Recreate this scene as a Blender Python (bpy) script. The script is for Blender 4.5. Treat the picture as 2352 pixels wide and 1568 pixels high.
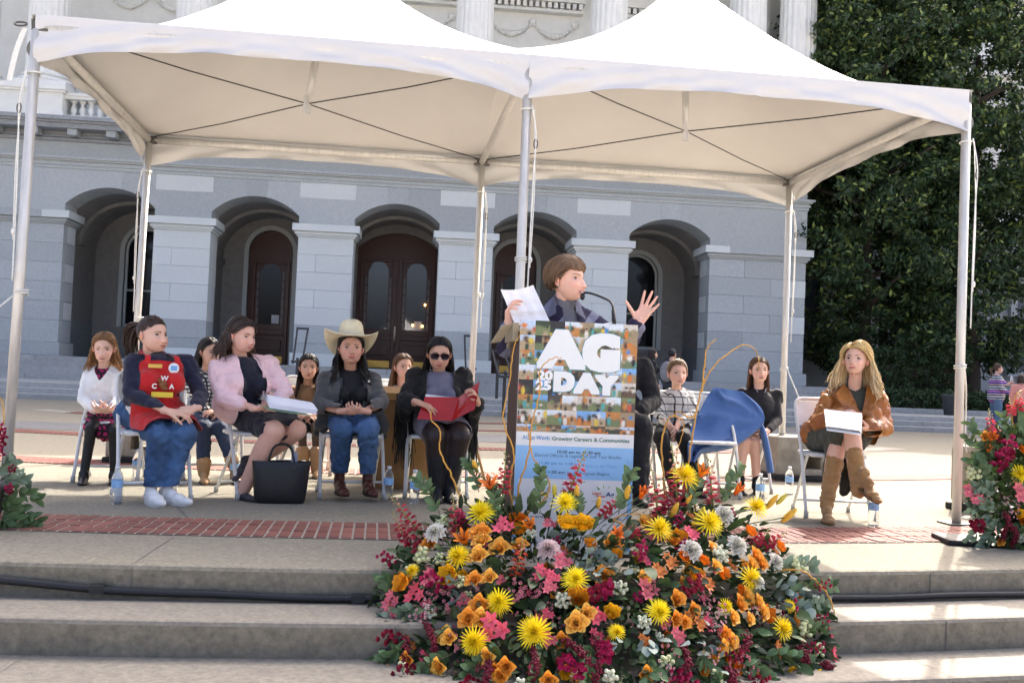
import bpy, bmesh, math, random
import numpy as np
from mathutils import Vector, Matrix, noise as mnoise
for o in list(bpy.data.objects): bpy.data.objects.remove(o, do_unlink=True)
SC = bpy.context.scene
COL = SC.collection
random.seed(7); RNG = np.random.default_rng(7)
# ------------------------------------------------------------------ camera
YAW, PITCH, ROLL, CAMH, FPX = .1265, .0359, .0405, .865, 2358.8
_f = Vector((math.sin(YAW)*math.cos(PITCH), math.cos(YAW)*math.cos(PITCH), math.sin(PITCH)))
_r = Vector((math.cos(YAW), -math.sin(YAW), 0)); _u = _r.cross(_f)
_r2 = _r*math.cos(ROLL)+_u*math.sin(ROLL); _u2 = -_r*math.sin(ROLL)+_u*math.cos(ROLL)
cam = bpy.data.cameras.new('camera'); cam.sensor_width = 36; cam.lens = 36*FPX/2352; cam.clip_end = 3000; cam.clip_start = .05
camo = bpy.data.objects.new('camera', cam); COL.objects.link(camo)
M3 = Matrix((_r2, _u2, -_f)).transposed()
camo.matrix_world = Matrix.Translation((0, 0, CAMH)) @ M3.to_4x4()
SC.camera = camo
# ------------------------------------------------------------------ world, sun, exposure
SUN_EL = math.radians(41); SUN_AZ = math.atan2(.535, .845)      # compass from +Y towards +X
w = bpy.data.worlds.new('World'); SC.world = w; w.use_nodes = True
nt = w.node_tree; bg = nt.nodes['Background']; sky = nt.nodes.new('ShaderNodeTexSky')
sky.sky_type = 'NISHITA'; sky.sun_disc = False; sky.sun_elevation = SUN_EL; sky.sun_rotation = SUN_AZ
sky.air_density = .55; sky.dust_density = 9.0; sky.ozone_density = .6
nt.links.new(sky.outputs[0], bg.inputs[0]); bg.inputs[1].default_value = .15
sl = bpy.data.lights.new('sun', 'SUN'); sl.energy = 2.0; sl.angle = math.radians(.5); sl.color = (1, .95, .87)
so = bpy.data.objects.new('sun', sl); COL.objects.link(so)
_sd = Vector((math.sin(SUN_AZ)*math.cos(SUN_EL), math.cos(SUN_AZ)*math.cos(SUN_EL), math.sin(SUN_EL)))
so.rotation_euler = _sd.to_track_quat('Z', 'Y').to_euler(); so.location = _sd*60
SC.view_settings.view_transform = 'Standard'; SC.view_settings.look = 'None'
SC.view_settings.exposure = 2.27; SC.view_settings.gamma = 1
# ------------------------------------------------------------------ helpers
def tag(o, label=None, cat=None, group=None, kind=None):
    if label: o['label'] = label
    if cat: o['category'] = cat
    if group: o['group'] = group
    if kind: o['kind'] = kind
    return o
def empty(name, loc=(0, 0, 0), rz=0, label=None, cat=None, group=None, scale=1):
    o = bpy.data.objects.new(name, None); COL.objects.link(o); o.location = loc; o.rotation_euler = (0, 0, rz)
    o.empty_display_size = .1; o.scale = (scale,)*3
    return tag(o, label, cat, group)
def copy_tree(o, parent=None):
    c = o.copy(); COL.objects.link(c); c.parent = parent
    for ch in list(o.children): copy_tree(ch, c)
    return c
MATS = {}
def mat(name, col, rough=.6, var=.12, scale=6, bump=.0, bscale=60, col2=None, metal=0, spec=.5, attr=False, trans=0,
        alpha=1, sheen=0, coat=0, detail=5, vary_obj=0, ior=1.45, translucent=0, stretch=None, bdist=.004):
    if name in MATS: return MATS[name]
    m = bpy.data.materials.new(name); m.use_nodes = True; n = m.node_tree; b = n.nodes['Principled BSDF']; L = n.links.new
    b.inputs['Roughness'].default_value = rough; b.inputs['Metallic'].default_value = metal
    b.inputs['Specular IOR Level'].default_value = spec; b.inputs['IOR'].default_value = ior
    b.inputs['Transmission Weight'].default_value = trans; b.inputs['Alpha'].default_value = alpha
    b.inputs['Sheen Weight'].default_value = sheen; b.inputs['Coat Weight'].default_value = coat
    tc = n.nodes.new('ShaderNodeTexCoord'); mp = n.nodes.new('ShaderNodeMapping'); L(tc.outputs['Object'], mp.inputs[0])
    if stretch: mp.inputs['Scale'].default_value = stretch
    no = n.nodes.new('ShaderNodeTexNoise'); no.inputs['Scale'].default_value = scale; no.inputs['Detail'].default_value = detail; no.inputs['Roughness'].default_value = .62
    L(mp.outputs[0], no.inputs['Vector'])
    mr = n.nodes.new('ShaderNodeMapRange'); mr.inputs[1].default_value = .3; mr.inputs[2].default_value = .7
    mr.inputs[3].default_value = 1-var; mr.inputs[4].default_value = 1+var; L(no.outputs[0], mr.inputs[0])
    if attr:
        at_ = n.nodes.new('ShaderNodeVertexColor'); at_.layer_name = 'Col'; src = at_.outputs[0]
    elif col2:
        mx = n.nodes.new('ShaderNodeMix'); mx.data_type = 'RGBA'; mx.inputs[6].default_value = (*col, 1); mx.inputs[7].default_value = (*col2, 1)
        n2 = n.nodes.new('ShaderNodeTexNoise'); n2.inputs['Scale'].default_value = scale*.37; n2.inputs['Detail'].default_value = 4; L(mp.outputs[0], n2.inputs['Vector'])
        r2 = n.nodes.new('ShaderNodeMapRange'); r2.inputs[1].default_value = .38; r2.inputs[2].default_value = .62; L(n2.outputs[0], r2.inputs[0]); L(r2.outputs[0], mx.inputs[0]); src = mx.outputs[2]
    else:
        rg = n.nodes.new('ShaderNodeRGB'); rg.outputs[0].default_value = (*col, 1); src = rg.outputs[0]
    hs = n.nodes.new('ShaderNodeHueSaturation'); L(src, hs.inputs['Color']); L(mr.outputs[0], hs.inputs['Value'])
    out = hs.outputs[0]
    if vary_obj:
        oi = n.nodes.new('ShaderNodeObjectInfo'); r3 = n.nodes.new('ShaderNodeMapRange'); r3.inputs[3].default_value = 1-vary_obj; r3.inputs[4].default_value = 1+vary_obj
        L(oi.outputs['Random'], r3.inputs[0]); h2 = n.nodes.new('ShaderNodeHueSaturation'); L(out, h2.inputs['Color']); L(r3.outputs[0], h2.inputs['Value']); out = h2.outputs[0]
    L(out, b.inputs['Base Color'])
    if bump:
        n3 = n.nodes.new('ShaderNodeTexNoise'); n3.inputs['Scale'].default_value = bscale; n3.inputs['Detail'].default_value = 4; L(mp.outputs[0], n3.inputs['Vector'])
        bp = n.nodes.new('ShaderNodeBump'); bp.inputs['Strength'].default_value = bump; bp.inputs['Distance'].default_value = bdist; L(n3.outputs[0], bp.inputs['Height']); L(bp.outputs[0], b.inputs['Normal'])
    if translucent:
        tr = n.nodes.new('ShaderNodeBsdfTranslucent'); L(out, tr.inputs[0]); ms = n.nodes.new('ShaderNodeMixShader'); ms.inputs[0].default_value = translucent
        L(b.outputs[0], ms.inputs[1]); L(tr.outputs[0], ms.inputs[2]); L(ms.outputs[0], n.nodes['Material Output'].inputs[0])
    MATS[name] = m; return m
def V(*a): return np.array(a, float)
class MB:
    """collects shapes; build() links them as one mesh object"""
    def __init__(s): s.v = []; s.f = []; s.c = []; s.n = 0
    def add(s, v, f, c=(1, 1, 1)):
        v = np.asarray(v, float).reshape(-1, 3); k = s.n
        s.v.append(v); s.f.extend([tuple(i+k for i in q) for q in f]); s.n += len(v)
        c = np.asarray(c, float)
        s.c.append(np.tile(c, (len(v), 1)) if c.ndim == 1 else c); return s
    def box(s, a, b, c=(1, 1, 1), M=None):
        x0, y0, z0 = a; x1, y1, z1 = b
        v = V((x0, y0, z0), (x1, y0, z0), (x1, y1, z0), (x0, y1, z0), (x0, y0, z1), (x1, y0, z1), (x1, y1, z1), (x0, y1, z1))
        if M is not None: v = M(v)
        return s.add(v, [(0, 3, 2, 1), (4, 5, 6, 7), (0, 1, 5, 4), (1, 2, 6, 5), (2, 3, 7, 6), (3, 0, 4, 7)], c)
    def rbox(s, a, b, r=.01, c=(1, 1, 1), M=None):
        a = np.array(a, float); b = np.array(b, float); bm = bmesh.new(); bmesh.ops.create_cube(bm, size=1)
        for q in bm.verts: q.co = Vector((a+b)/2+np.array(q.co)*(b-a))
        bmesh.ops.bevel(bm, geom=bm.edges[:], offset=r, segments=2, affect='EDGES', profile=.5)
        v = np.array([q.co[:] for q in bm.verts]); f = [[q.index for q in p.verts] for p in bm.faces]; bm.verts.index_update()
        f = [[q.index for q in p.verts] for p in bm.faces]; bm.free()
        if M is not None: v = M(v)
        return s.add(v, f, c)
    def tube(s, P, rad, n=8, c=(1, 1, 1), cap=True, flat=1.0, updir=None):
        P = np.asarray(P, float); m = len(P); rad = np.broadcast_to(np.asarray(rad, float), (m,))
        T = np.gradient(P, axis=0); T /= np.linalg.norm(T, axis=1)[:, None]+1e-12
        up = np.array(updir if updir is not None else ((0, 0, 1) if abs(T[0][2]) < .9 else (1, 0, 0)), float); vs = []
        for i in range(m):
            e1 = up-T[i]*(up@T[i]); e1 /= np.linalg.norm(e1)+1e-12; e2 = np.cross(T[i], e1); up = e1
            a = np.arange(n)*2*np.pi/n; vs.append(P[i]+rad[i]*(np.cos(a)[:, None]*e1*flat+np.sin(a)[:, None]*e2))
        f = [(i*n+j, i*n+(j+1) % n, (i+1)*n+(j+1) % n, (i+1)*n+j) for i in range(m-1) for j in range(n)]
        if cap: f += [tuple(range(n))[::-1], tuple((m-1)*n+j for j in range(n))]
        c = np.asarray(c, float)
        if c.ndim == 2: c = np.repeat(c, n, axis=0)
        return s.add(np.vstack(vs), f, c)
    def lathe(s, prof, n=20, c=(1, 1, 1), o=(0, 0, 0), cap=True, M=None):
        prof = np.asarray(prof, float); m = len(prof); a = np.arange(n)*2*np.pi/n
        v = np.stack([np.outer(prof[:, 0], np.cos(a)), np.outer(prof[:, 0], np.sin(a)), np.repeat(prof[:, 1:2], n, 1)], -1).reshape(-1, 3)+np.array(o)
        f = [(i*n+j, i*n+(j+1) % n, (i+1)*n+(j+1) % n, (i+1)*n+j) for i in range(m-1) for j in range(n)]
        if cap: f += [tuple(range(n))[::-1], tuple((m-1)*n+j for j in range(n))]
        if M is not None: v = M(v)
        return s.add(v, f, c)
    def ell(s, o, r, n=16, m=10, c=(1, 1, 1), R=None):
        a = np.arange(n)*2*np.pi/n; ph = np.linspace(-np.pi/2, np.pi/2, m)
        v = np.stack([np.outer(np.cos(ph), np.cos(a)), np.outer(np.cos(ph), np.sin(a)), np.repeat(np.sin(ph)[:, None], n, 1)], -1).reshape(-1, 3)*np.array(r, float)
        if R is not None: v = v@np.array(R).T
        f = [(i*n+j, i*n+(j+1) % n, (i+1)*n+(j+1) % n, (i+1)*n+j) for i in range(m-1) for j in range(n)]
        return s.add(v+np.array(o, float), f, c)
    def cap(s, a, b, ra, rb, n=14, m=10, c=(1, 1, 1)):
        """tapered capsule: closed, for remeshing"""
        a = np.array(a, float); b = np.array(b, float); L = np.linalg.norm(b-a)
        d = (b-a)/(L+1e-9) if L > 1e-6 else np.array((0, 0, 1.)); P = []; Rr = []
        for k in range(m//2): t = np.pi/2*k/(m//2); P.append(a-d*ra*np.cos(t)); Rr.append(max(ra*np.sin(t), 1e-4))
        P.append(a); Rr.append(ra); P.append(b); Rr.append(rb)
        for k in range(m//2-1, -1, -1): t = np.pi/2*k/(m//2); P.append(b+d*rb*np.cos(t)); Rr.append(max(rb*np.sin(t), 1e-4))
        P = np.array(P); e1 = np.cross(d, (0, 0, 1) if abs(d[2]) < .9 else (1, 0, 0)); e1 /= np.linalg.norm(e1); e2 = np.cross(d, e1)
        an = np.arange(n)*2*np.pi/n; v = np.vstack([p+q*(np.cos(an)[:, None]*e1+np.sin(an)[:, None]*e2) for p, q in zip(P, Rr)]); M = len(P)
        f = [(i*n+j, i*n+(j+1) % n, (i+1)*n+(j+1) % n, (i+1)*n+j) for i in range(M-1) for j in range(n)]+[tuple(range(n))[::-1], tuple((M-1)*n+j for j in range(n))]
        return s.add(v, f, c)
    def grid(s, P, c=(1, 1, 1), close=False):
        P = np.asarray(P, float); m, n = P.shape[:2]; k = n if close else n-1
        f = [(i*n+j, i*n+(j+1) % n, (i+1)*n+(j+1) % n, (i+1)*n+j) for i in range(m-1) for j in range(k)]
        c = np.asarray(c, float)
        if c.ndim == 3: c = c.reshape(-1, 3)
        return s.add(P.reshape(-1, 3), f, c)
    def poly(s, pts, d, c=(1, 1, 1)):
        """extrude polygon pts (n,3) by vector d"""
        p = np.asarray(pts, float); n = len(p); v = np.vstack([p, p+np.array(d, float)])
        return s.add(v, [tuple(range(n)), tuple(range(2*n-1, n-1, -1))]+[(i, i+n, (i+1) % n+n, (i+1) % n) for i in range(n)], c)
    def merge(s, o, M=None):
        v = np.vstack(o.v)
        if M is not None: v = M(v)
        return s.add(v, o.f, np.vstack(o.c))
    def mesh(s, name, m=None, smooth=False, fix=True):
        me = bpy.data.meshes.new(name); v = np.vstack(s.v); me.from_pydata(v.tolist(), [], s.f)
        ca = me.color_attributes.new('Col', 'FLOAT_COLOR', 'POINT'); c = np.vstack(s.c); ca.data.foreach_set('color', np.hstack([c, np.ones((len(c), 1))]).astype(np.float32).ravel())
        if fix:
            bm = bmesh.new(); bm.from_mesh(me); bmesh.ops.recalc_face_normals(bm, faces=bm.faces); bm.to_mesh(me); bm.free()
        if smooth: me.polygons.foreach_set('use_smooth', [True]*len(me.polygons))
        if m: me.materials.append(m)
        me.update(); return me
    def build(s, name, m=None, parent=None, smooth=False, fix=True, loc=None, rz=0):
        o = bpy.data.objects.new(name, s.mesh(name, m, smooth, fix)); COL.objects.link(o); o.parent = parent
        if loc is not None: o.location = loc; o.rotation_euler = (0, 0, rz)
        return o
def inst(me, name, parent=None, loc=(0, 0, 0), rot=(0, 0, 0), scale=(1, 1, 1)):
    o = bpy.data.objects.new(name, me); COL.objects.link(o); o.parent = parent; o.location = loc; o.rotation_euler = rot
    o.scale = scale if hasattr(scale, '__len__') else (scale,)*3; return o
def smooth_by_angle(o, deg=35):
    me = o.data; me.polygons.foreach_set('use_smooth', [True]*len(me.polygons))
    try: me.set_sharp_from_angle(angle=math.radians(deg))
    except Exception: pass
    return o
def ray(px, py): return _f+_r2*((px-1176)/FPX)-_u2*((py-784)/FPX)
def at(px, py, z=0):           # ground point seen at a position of the 2352-wide photograph
    D = ray(px, py); t = (z-CAMH)/D.z; return np.array((D.x*t, D.y*t, z))
def atY(px, py, Y):
    D = ray(px, py); t = Y/D.y; return np.array((D.x*t, Y, CAMH+D.z*t))
def spline(P, n=24):
    P = np.asarray(P, float); m = len(P); Q = np.vstack([2*P[0]-P[1], P, 2*P[-1]-P[-2]]); out = []
    for t in np.linspace(0, m-1, n):
        i = min(int(t), m-2); u = t-i; a, b, c, d = Q[i:i+4]
        out.append(.5*((2*b)+(-a+c)*u+(2*a-5*b+4*c-d)*u*u+(-a+3*b-3*c+d)*u**3))
    return np.array(out)
def rotz(a): c, s = math.cos(a), math.sin(a); return np.array(((c, -s, 0), (s, c, 0), (0, 0, 1.)))
def rotx(a): c, s = math.cos(a), math.sin(a); return np.array(((1, 0, 0), (0, c, -s), (0, s, c)))
def roty(a): c, s = math.cos(a), math.sin(a); return np.array(((c, 0, s), (0, 1, 0), (-s, 0, c)))
def fnoise(P, sc, seed=0): return np.array([mnoise.noise(Vector(p)*sc+Vector((seed*3.1, seed*1.7, seed))) for p in P])
# ================================================================== SETTING
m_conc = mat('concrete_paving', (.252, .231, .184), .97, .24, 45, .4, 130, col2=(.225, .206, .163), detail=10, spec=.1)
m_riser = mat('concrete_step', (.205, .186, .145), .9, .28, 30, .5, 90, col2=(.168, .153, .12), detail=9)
m_brick = mat('red_brick', (.225, .085, .062), .8, .16, 14, .3, 120, col2=(.185, .07, .055), vary_obj=.2)
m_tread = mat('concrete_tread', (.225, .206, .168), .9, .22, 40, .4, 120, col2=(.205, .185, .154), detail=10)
m_mortar = mat('mortar', (.33, .30, .25), .9, .1, 20, .2, 120)
m_gran = mat('grey_granite', (.405, .43, .428), .7, .12, 45, .12, 200, col2=(.365, .39, .395), vary_obj=.10, detail=8)
m_gran_d = mat('weathered_granite', (.27, .285, .30), .75, .16, 12, .12, 160, vary_obj=.07)
m_granw = mat('pale_granite', (.585, .615, .60), .65, .06, 25, .08, 160, vary_obj=.04)
m_step = mat('granite_step', (.36, .36, .345), .75, .14, 9, .2, 120, vary_obj=.08)
m_white = mat('white_painted_stone', (.72, .73, .70), .55, .05, 4, .05, 60)
m_wall = mat('portico_plaster', (.30, .29, .275), .8, .12, 5, .1, 60)
m_ground = mat('lower_pavement', (.42, .40, .36), .9, .15, 2, .2, 60)
# ---- ground sheets
g = MB(); g.add(V((-900, -900, -.735), (900, -900, -.735), (900, 900, -.735), (-900, 900, -.735)), [(0, 1, 2, 3)])
tag(g.build('ground', m_ground), kind='structure')
AC = V(-.2, 24.6)                                             # centre of the curved terrace edge
def arc(Rr, a): return V(AC[0]+Rr*math.sin(a), AC[1]-Rr*math.cos(a))
AN = np.linspace(-.62, .62, 61)
def slab(d0, d1, ztop, zbot, name, m, nose=.012):
    """one curved step: tread from distance d0 (front) to d1 (back)"""
    mb = MB(); prof = [(d0+.006, zbot), (d0, ztop-nose*1.6), (d0+nose*.5, ztop-nose*.4), (d0+nose*1.6, ztop), (d1, ztop)]
    P = np.array([[[*arc(20-d, a), z] for a in AN] for d, z in prof]); jit = RNG.normal(0, .0012, P.shape[1]); P[1:4, :, 1] += jit
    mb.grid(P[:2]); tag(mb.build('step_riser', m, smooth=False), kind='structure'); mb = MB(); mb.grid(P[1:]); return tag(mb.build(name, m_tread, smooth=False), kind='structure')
RISE, TREAD = .145, .38
edge = MB()
prof = [(.006, -RISE), (0, -.02), (.006, -.005), (.02, 0), (8, 0)]
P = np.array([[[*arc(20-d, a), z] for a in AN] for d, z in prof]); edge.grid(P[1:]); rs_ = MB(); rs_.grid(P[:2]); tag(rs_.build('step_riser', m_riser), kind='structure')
x0, x1 = P[-1][0], P[-1][-1]
edge.grid(np.array([P[-1], [[q[0], x0[1], 0] for q in P[-1]]]))
edge.add(V((-260, x0[1], 0), (260, x1[1], 0), (260, 250, 0), (-260, 250, 0)), [(0, 1, 2, 3)])
# side wings of the plaza sheet level with the arc
for sgn, pe in ((-1, P[3][0]), (1, P[3][-1])):
    pb = P[-1][0] if sgn < 0 else P[-1][-1]
    edge.add(V(pe, pb, (sgn*260, pb[1], 0), (sgn*260, pe[1], 0)), [(0, 1, 2, 3)])
plaza = tag(edge.build('plaza', m_conc), kind='structure')
for k in range(1, 5):
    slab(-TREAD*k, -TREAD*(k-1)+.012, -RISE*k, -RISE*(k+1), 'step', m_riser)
# ---- brick strips set in the plaza
bw, bl, gap = .052, .178, .012
mbk = MB(); mbk.rbox((-bw/2, -bl/2, -.03), (bw/2, bl/2, .009), .003); me_brick = mbk.mesh('brick', m_brick)
st = MB(); aa = np.linspace(-.3, .3, 50); st.grid(np.array([[[*arc(20-d, a), .004] for a in aa] for d in (.80, 1.385)]))
strip0 = tag(st.build('brick_strip', m_mortar), kind='structure')
cand = []
for row in range(3):
    d = .80+.01+bl/2+row*(bl+.012)
    for k in range(-84, 86):
        a = k*(bw+gap)/(20-d); cand.append((abs(k-6), a, d, row))
cand.sort(); rest = MB()
for i, (_, a, d, row) in enumerate(cand):
    p = arc(20-d, a); z = random.uniform(-.002, .001)
    if i < 290: inst(me_brick, 'brick', strip0, (p[0], p[1], z), (0, 0, a+random.uniform(-.01, .01)))
    else: rest.rbox((-bw/2, -bl/2, -.03), (bw/2, bl/2, .009+z), .003, M=lambda v, a=a, p=p: v@rotz(a).T+V(p[0], p[1], 0))
tag(rest.build('bricks_outer', m_brick, strip0), kind='stuff')
for d, w_, col in ((4.2, .5, m_brick), (7.45, .45, m_brick), (11.6, .4, m_brick), (14.0, .4, m_brick)):
    st = MB(); aa2 = np.linspace(-.75, .75, 60); st.grid(np.array([[[*arc(20-q, a), .004] for a in aa2] for q in (d, d+w_)]))
    s_ = tag(st.build('brick_strip', m_mortar), kind='structure'); rest = MB(); nr = 2
    n = int(.62*(20-d)/(bw+gap)); bl2 = w_/nr-.012
    for row in range(nr):
        for k in range(-n, n):
            q = d+.008+bl2/2+row*(bl2+.012); a = k*(bw+gap)/(20-q); p = arc(20-q, a)
            rest.box((-bw/2, -bl2/2, -.01), (bw/2, bl2/2, .008), M=lambda v, a=a, p=p: v@rotz(a).T+V(p[0], p[1], 0))
    tag(rest.build('bricks', col, s_, fix=False), kind='stuff')
# joints cut in the paving
m_joint = mat('paving_joint', (.16, .15, .135), .95, .1, 10)
for (x0, y0, x1, y1) in ((5, 6.2, 9, 10.9), (-1, 5.9, -3.5, 14), (1.6, 7, 3.8, 15), (2.4, 10.2, 10, 9.4)):
    d = V(x1-x0, y1-y0); d /= np.linalg.norm(d); nrm = V(-d[1], d[0])*.004
    j = MB(); j.add(V((x0-nrm[0], y0-nrm[1], .0035), (x1-nrm[0], y1-nrm[1], .0035), (x1+nrm[0], y1+nrm[1], .0035), (x0+nrm[0], y0+nrm[1], .0035)), [(0, 1, 2, 3)])
    tag(j.build('paving_joint', m_joint), kind='structure')
for k, xs__ in ((0, (-1.02, 2.75)), (1, (-2.2, .1, 2.55)), (2, (-1.3, 2.3)), (3, (-.6, 2.6))):
    for x in xs__:
        a = math.asin((x-AC[0])/20); r0 = 20+TREAD*k; p_ = arc(r0+.003, a); q_ = arc(r0-(TREAD if k else .75), a); z = -RISE*k
        j = MB(); j.box((p_[0]-.002, p_[1]-.001, z-RISE+.003), (p_[0]+.002, p_[1]+.004, z-.012)); j.add(V((p_[0]-.002, p_[1]+.02, z+.003), (p_[0]+.002, p_[1]+.02, z+.003), (q_[0]+.002, q_[1], z+.003), (q_[0]-.002, q_[1], z+.003)), [(0, 1, 2, 3)]); tag(j.build('step_joint', m_joint), kind='structure')
# grey granite ring inlaid in the plaza
rg = MB(); aa = np.linspace(math.pi*.98, math.pi*2.02, 70)
rg.grid(np.array([[[-2.5+q*1.55*math.cos(a), 21.2+q*math.sin(a), .0045] for a in aa] for q in (6.4, 7.9)]))
tag(rg.build('granite_band', mat('band_granite', (.15, .148, .148), .7, .18, 14, .1, 90)), kind='structure')

# ================================================================== CAPITOL BUILDING (local frame s, t, z)
FA, FY = -.0311, 29.3
_fs = V(math.cos(FA), math.sin(FA), 0); _fn = V(-math.sin(FA), math.cos(FA), 0); _f0 = FY*math.cos(FA)
def F(v):
    v = np.asarray(v, float).reshape(-1, 3); return v[:, :1]*_fs+(v[:, 1:2]+_f0)*_fn+v[:, 2:]*V(0, 0, 1)
def Fb(mb, s0, s1, t0, t1, z0, z1, c=(1, 1, 1)): return mb.box((s0, t0, z0), (s1, t1, z1), c, M=F)
bld = empty('capitol_building', F((-.63, 0, 0))[0], 0, 'grey granite arcade with white colonnade above, behind the tent', 'building')
BI = Matrix.Translation(bld.location).inverted()
def bp(mb, name, m, parent=None, smooth=False, kind=None):
    o = mb.build(name, m, smooth=smooth); par = parent or bld
    o.parent = par; o.matrix_parent_inverse = BI if par is bld else Matrix.Identity(4)
    if par is not bld: o.matrix_parent_inverse = Matrix.Identity(4)
    return tag(o, kind=kind) if kind else o
GZ = .98                                                       # portico floor
# stairs in front
def stone_row(name, s0, s1, t0, t1, z0, z1, mean, m):
    s = s0
    while s < s1-.1:
        e = min(s1, s+mean*random.uniform(.75, 1.3))
        if s1-e < .5: e = s1
        mb = MB(); mb.rbox((s+.004, t0, z0), (e-.004, t1, z1-.002), .008, M=F); bp(mb, name, m); s = e
lowT = [-6.2, -5.85, -5.5]; upT = [-1.55, -1.2, -.85, -.5]
for k, t in enumerate(lowT): stone_row('stair_block', -26, 34, t, t+.36 if k < 2 else t+.6, .12*k-.05, .12*(k+1), 2.6, m_step)
for k, t in enumerate(upT): stone_row('stair_block', -16, 12.2, t, t+.36 if k < 3 else t+.5, .36+.155*k-.05, .36+.155*(k+1), 1.9, m_step)
mb = MB(); Fb(mb, -26, 34, -4.9, 9, -.02, .357); bp(mb, 'landing', m_step)
mb = MB(); Fb(mb, -16, 12.2, 0, 5, .3, GZ); bp(mb, 'portico_floor', m_step)
# piers and wings
BAY, C0, OP, TH = 3.96, -.61, 1.205, 1.02                      # bay pitch, centre, half opening, wall thickness
CX = [C0+BAY*(k-2) for k in range(5)]
edges = [(-12.85, CX[0]-OP)]+[(CX[k]+OP, CX[k+1]-OP) for k in range(4)]+[(CX[4]+OP, 11.43)]
for i, (a, b) in enumerate(edges):
    wing = i in (0, 5)
    mb = MB(); mb.rbox((a-.08, -.10, GZ), (b+.08, TH+.08, GZ+.36), .015, M=F); bp(mb, 'pier_base', m_granw if not wing else m_gran)
    zs = [GZ+.36, 1.62, 2.12] if not wing else [GZ+.36, 1.95]
    for k in range(len(zs)-1):
        mb = MB(); mb.rbox((a, 0, zs[k]+.003), (b, TH, zs[k+1]), .012, M=F); bp(mb, 'stone_block', m_gran)
    z = zs[-1]; n = 5; hh = (4.62-z)/n
    for k in range(n):
        if not wing:
            if k % 2: cuts = [a, a+(b-a)*.33, b]
            else: cuts = [a, b]
            for q in range(len(cuts)-1):
                mb = MB(); mb.rbox((cuts[q]+.002, 0, z+.003), (cuts[q+1]-.002, TH, z+hh), .011, M=F); bp(mb, 'stone_block', m_granw)
        else:
            inner = a if i == 5 else b; sg = 1 if i == 5 else -1
            mid = [a, (a+b)/2+(.4 if k % 2 else -.4), b]
            for q in range(2):
                mb = MB(); mb.rbox((mid[q]+.002, 0, z+.003), (mid[q+1]-.002, TH, z+hh), .011, M=F); bp(mb, 'stone_block', m_gran)
            # pale quoins let into the reveal and, on the right wing, the outer corner
            if k % 2 == 0:
                mb = MB(); lo, hi = sorted((inner-.004*sg, inner+.1*sg)); mb.rbox((lo, .35, z+.05), (hi, TH-.05, z+hh-.02), .004, M=F); bp(mb, 'quoin', m_granw)
            if i == 5 and k in (1, 3):
                mb = MB(); mb.rbox((b-.62, -.004, z+.02), (b+.004, .5, z+hh-.02), .004, M=F); bp(mb, 'quoin', m_granw)
        z += hh
    # impost cap
    mb = MB()
    for (e, z0, z1) in ((.04, 4.62, 4.68), (.09, 4.68, 4.75), (.06, 4.75, 4.77), (.16, 4.77, 4.97)):
        Fb(mb, a-e if i else a, b+e, -e, TH+e, z0+.001, z1)
    bp(mb, 'impost_cap', m_granw if not wing else m_gran)
    if wing:
        ca = [(a-.17, a+.55), (b-.5, b+.17)] if i == 5 else [(b-.55, b+.17)]
        for q0, q1 in ca:
            mb = MB(); Fb(mb, q0, q1, -.17, TH+.17, 4.772, 4.975); bp(mb, 'cap_stone', m_granw)
# arch band (spandrels, keystones) 4.97 .. 6.16
ZS, ZA, ZT = 5.19, 5.69, 6.16
Rr = ((ZA-ZS)**2+OP**2)/(2*(ZA-ZS)); zc = ZA-Rr; amax = math.asin(OP/Rr)
def arch_pts(cx, a0, a1, n=12): return [(cx+Rr*math.sin(a), zc+Rr*math.cos(a)) for a in np.linspace(a0, a1, n)]
KA = .16
for i, (a, b) in enumerate(edges):
    pts = [(a, 4.972), (b, 4.972)]
    if i < 5:
        c = CX[i]; pts += [(b, ZS)]+arch_pts(c, -amax, -KA)[1:]+[(c+(Rr*math.sin(-KA))*1.16, ZT)]
    else: pts += [(b, ZT)]
    if i > 0:
        c = CX[i-1]; pts += [(c+(Rr*math.sin(KA))*1.16, ZT)]+arch_pts(c, KA, amax)[:-1]+[(a, ZS)]
    else: pts += [(a, ZT)]
    mb = MB(); mb.poly(F([(p[0], 0, p[1]) for p in pts]), _fn*TH); bp(mb, 'spandrel', m_gran)
    if 0 < i < 5:
        mb = MB(); mb.rbox(((a+b)/2-.78, -.004, ZT-.44), ((a+b)/2+.78, .3, ZT-.004), .004, M=F); bp(mb, 'pale_panel', m_granw)
for c in CX:
    pts = [(c+Rr*math.sin(-KA)*1.16, ZT)]+arch_pts(c, -KA, KA, 7)+[(c+Rr*math.sin(KA)*1.16, ZT)]
    pts = [(c+(x-c)*.985, z) for x, z in pts]
    mb = MB(); mb.poly(F([(p[0], -.004, p[1]) for p in pts]), _fn*(TH+.004)); bp(mb, 'keystone', m_gran)
# string course, frieze, cornice with modillions
mb = MB()
for e, z0, z1 in ((.03, 6.162, 6.25), (.07, 6.251, 6.31), (.04, 6.311, 6.36), (.11, 6.361, 6.41), (.17, 6.411, 6.47)): Fb(mb, -12.85-e, 11.43+e, -e, TH, z0, z1)
bp(mb, 'string_course', m_gran)
mb = MB(); Fb(mb, -12.83, 11.41, -.005, TH, 6.472, 6.90); bp(mb, 'frieze', m_gran)
mb = MB()
for e, z0, z1 in ((.08, 6.902, 6.99), (.16, 7.0, 7.03)): Fb(mb, -12.85-e, 11.43+e, -e, TH, z0, z1)
for e, z0, z1 in ((.55, 7.17, 7.30), (.62, 7.302, 7.36), (.70, 7.362, 7.47)): Fb(mb, -12.85-e, 11.43+e, -e, TH+.5, z0, z1)
Fb(mb, -12.85, 11.43, -.05, TH, 7.03, 7.17)
bp(mb, 'cornice', m_gran_d)
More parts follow.
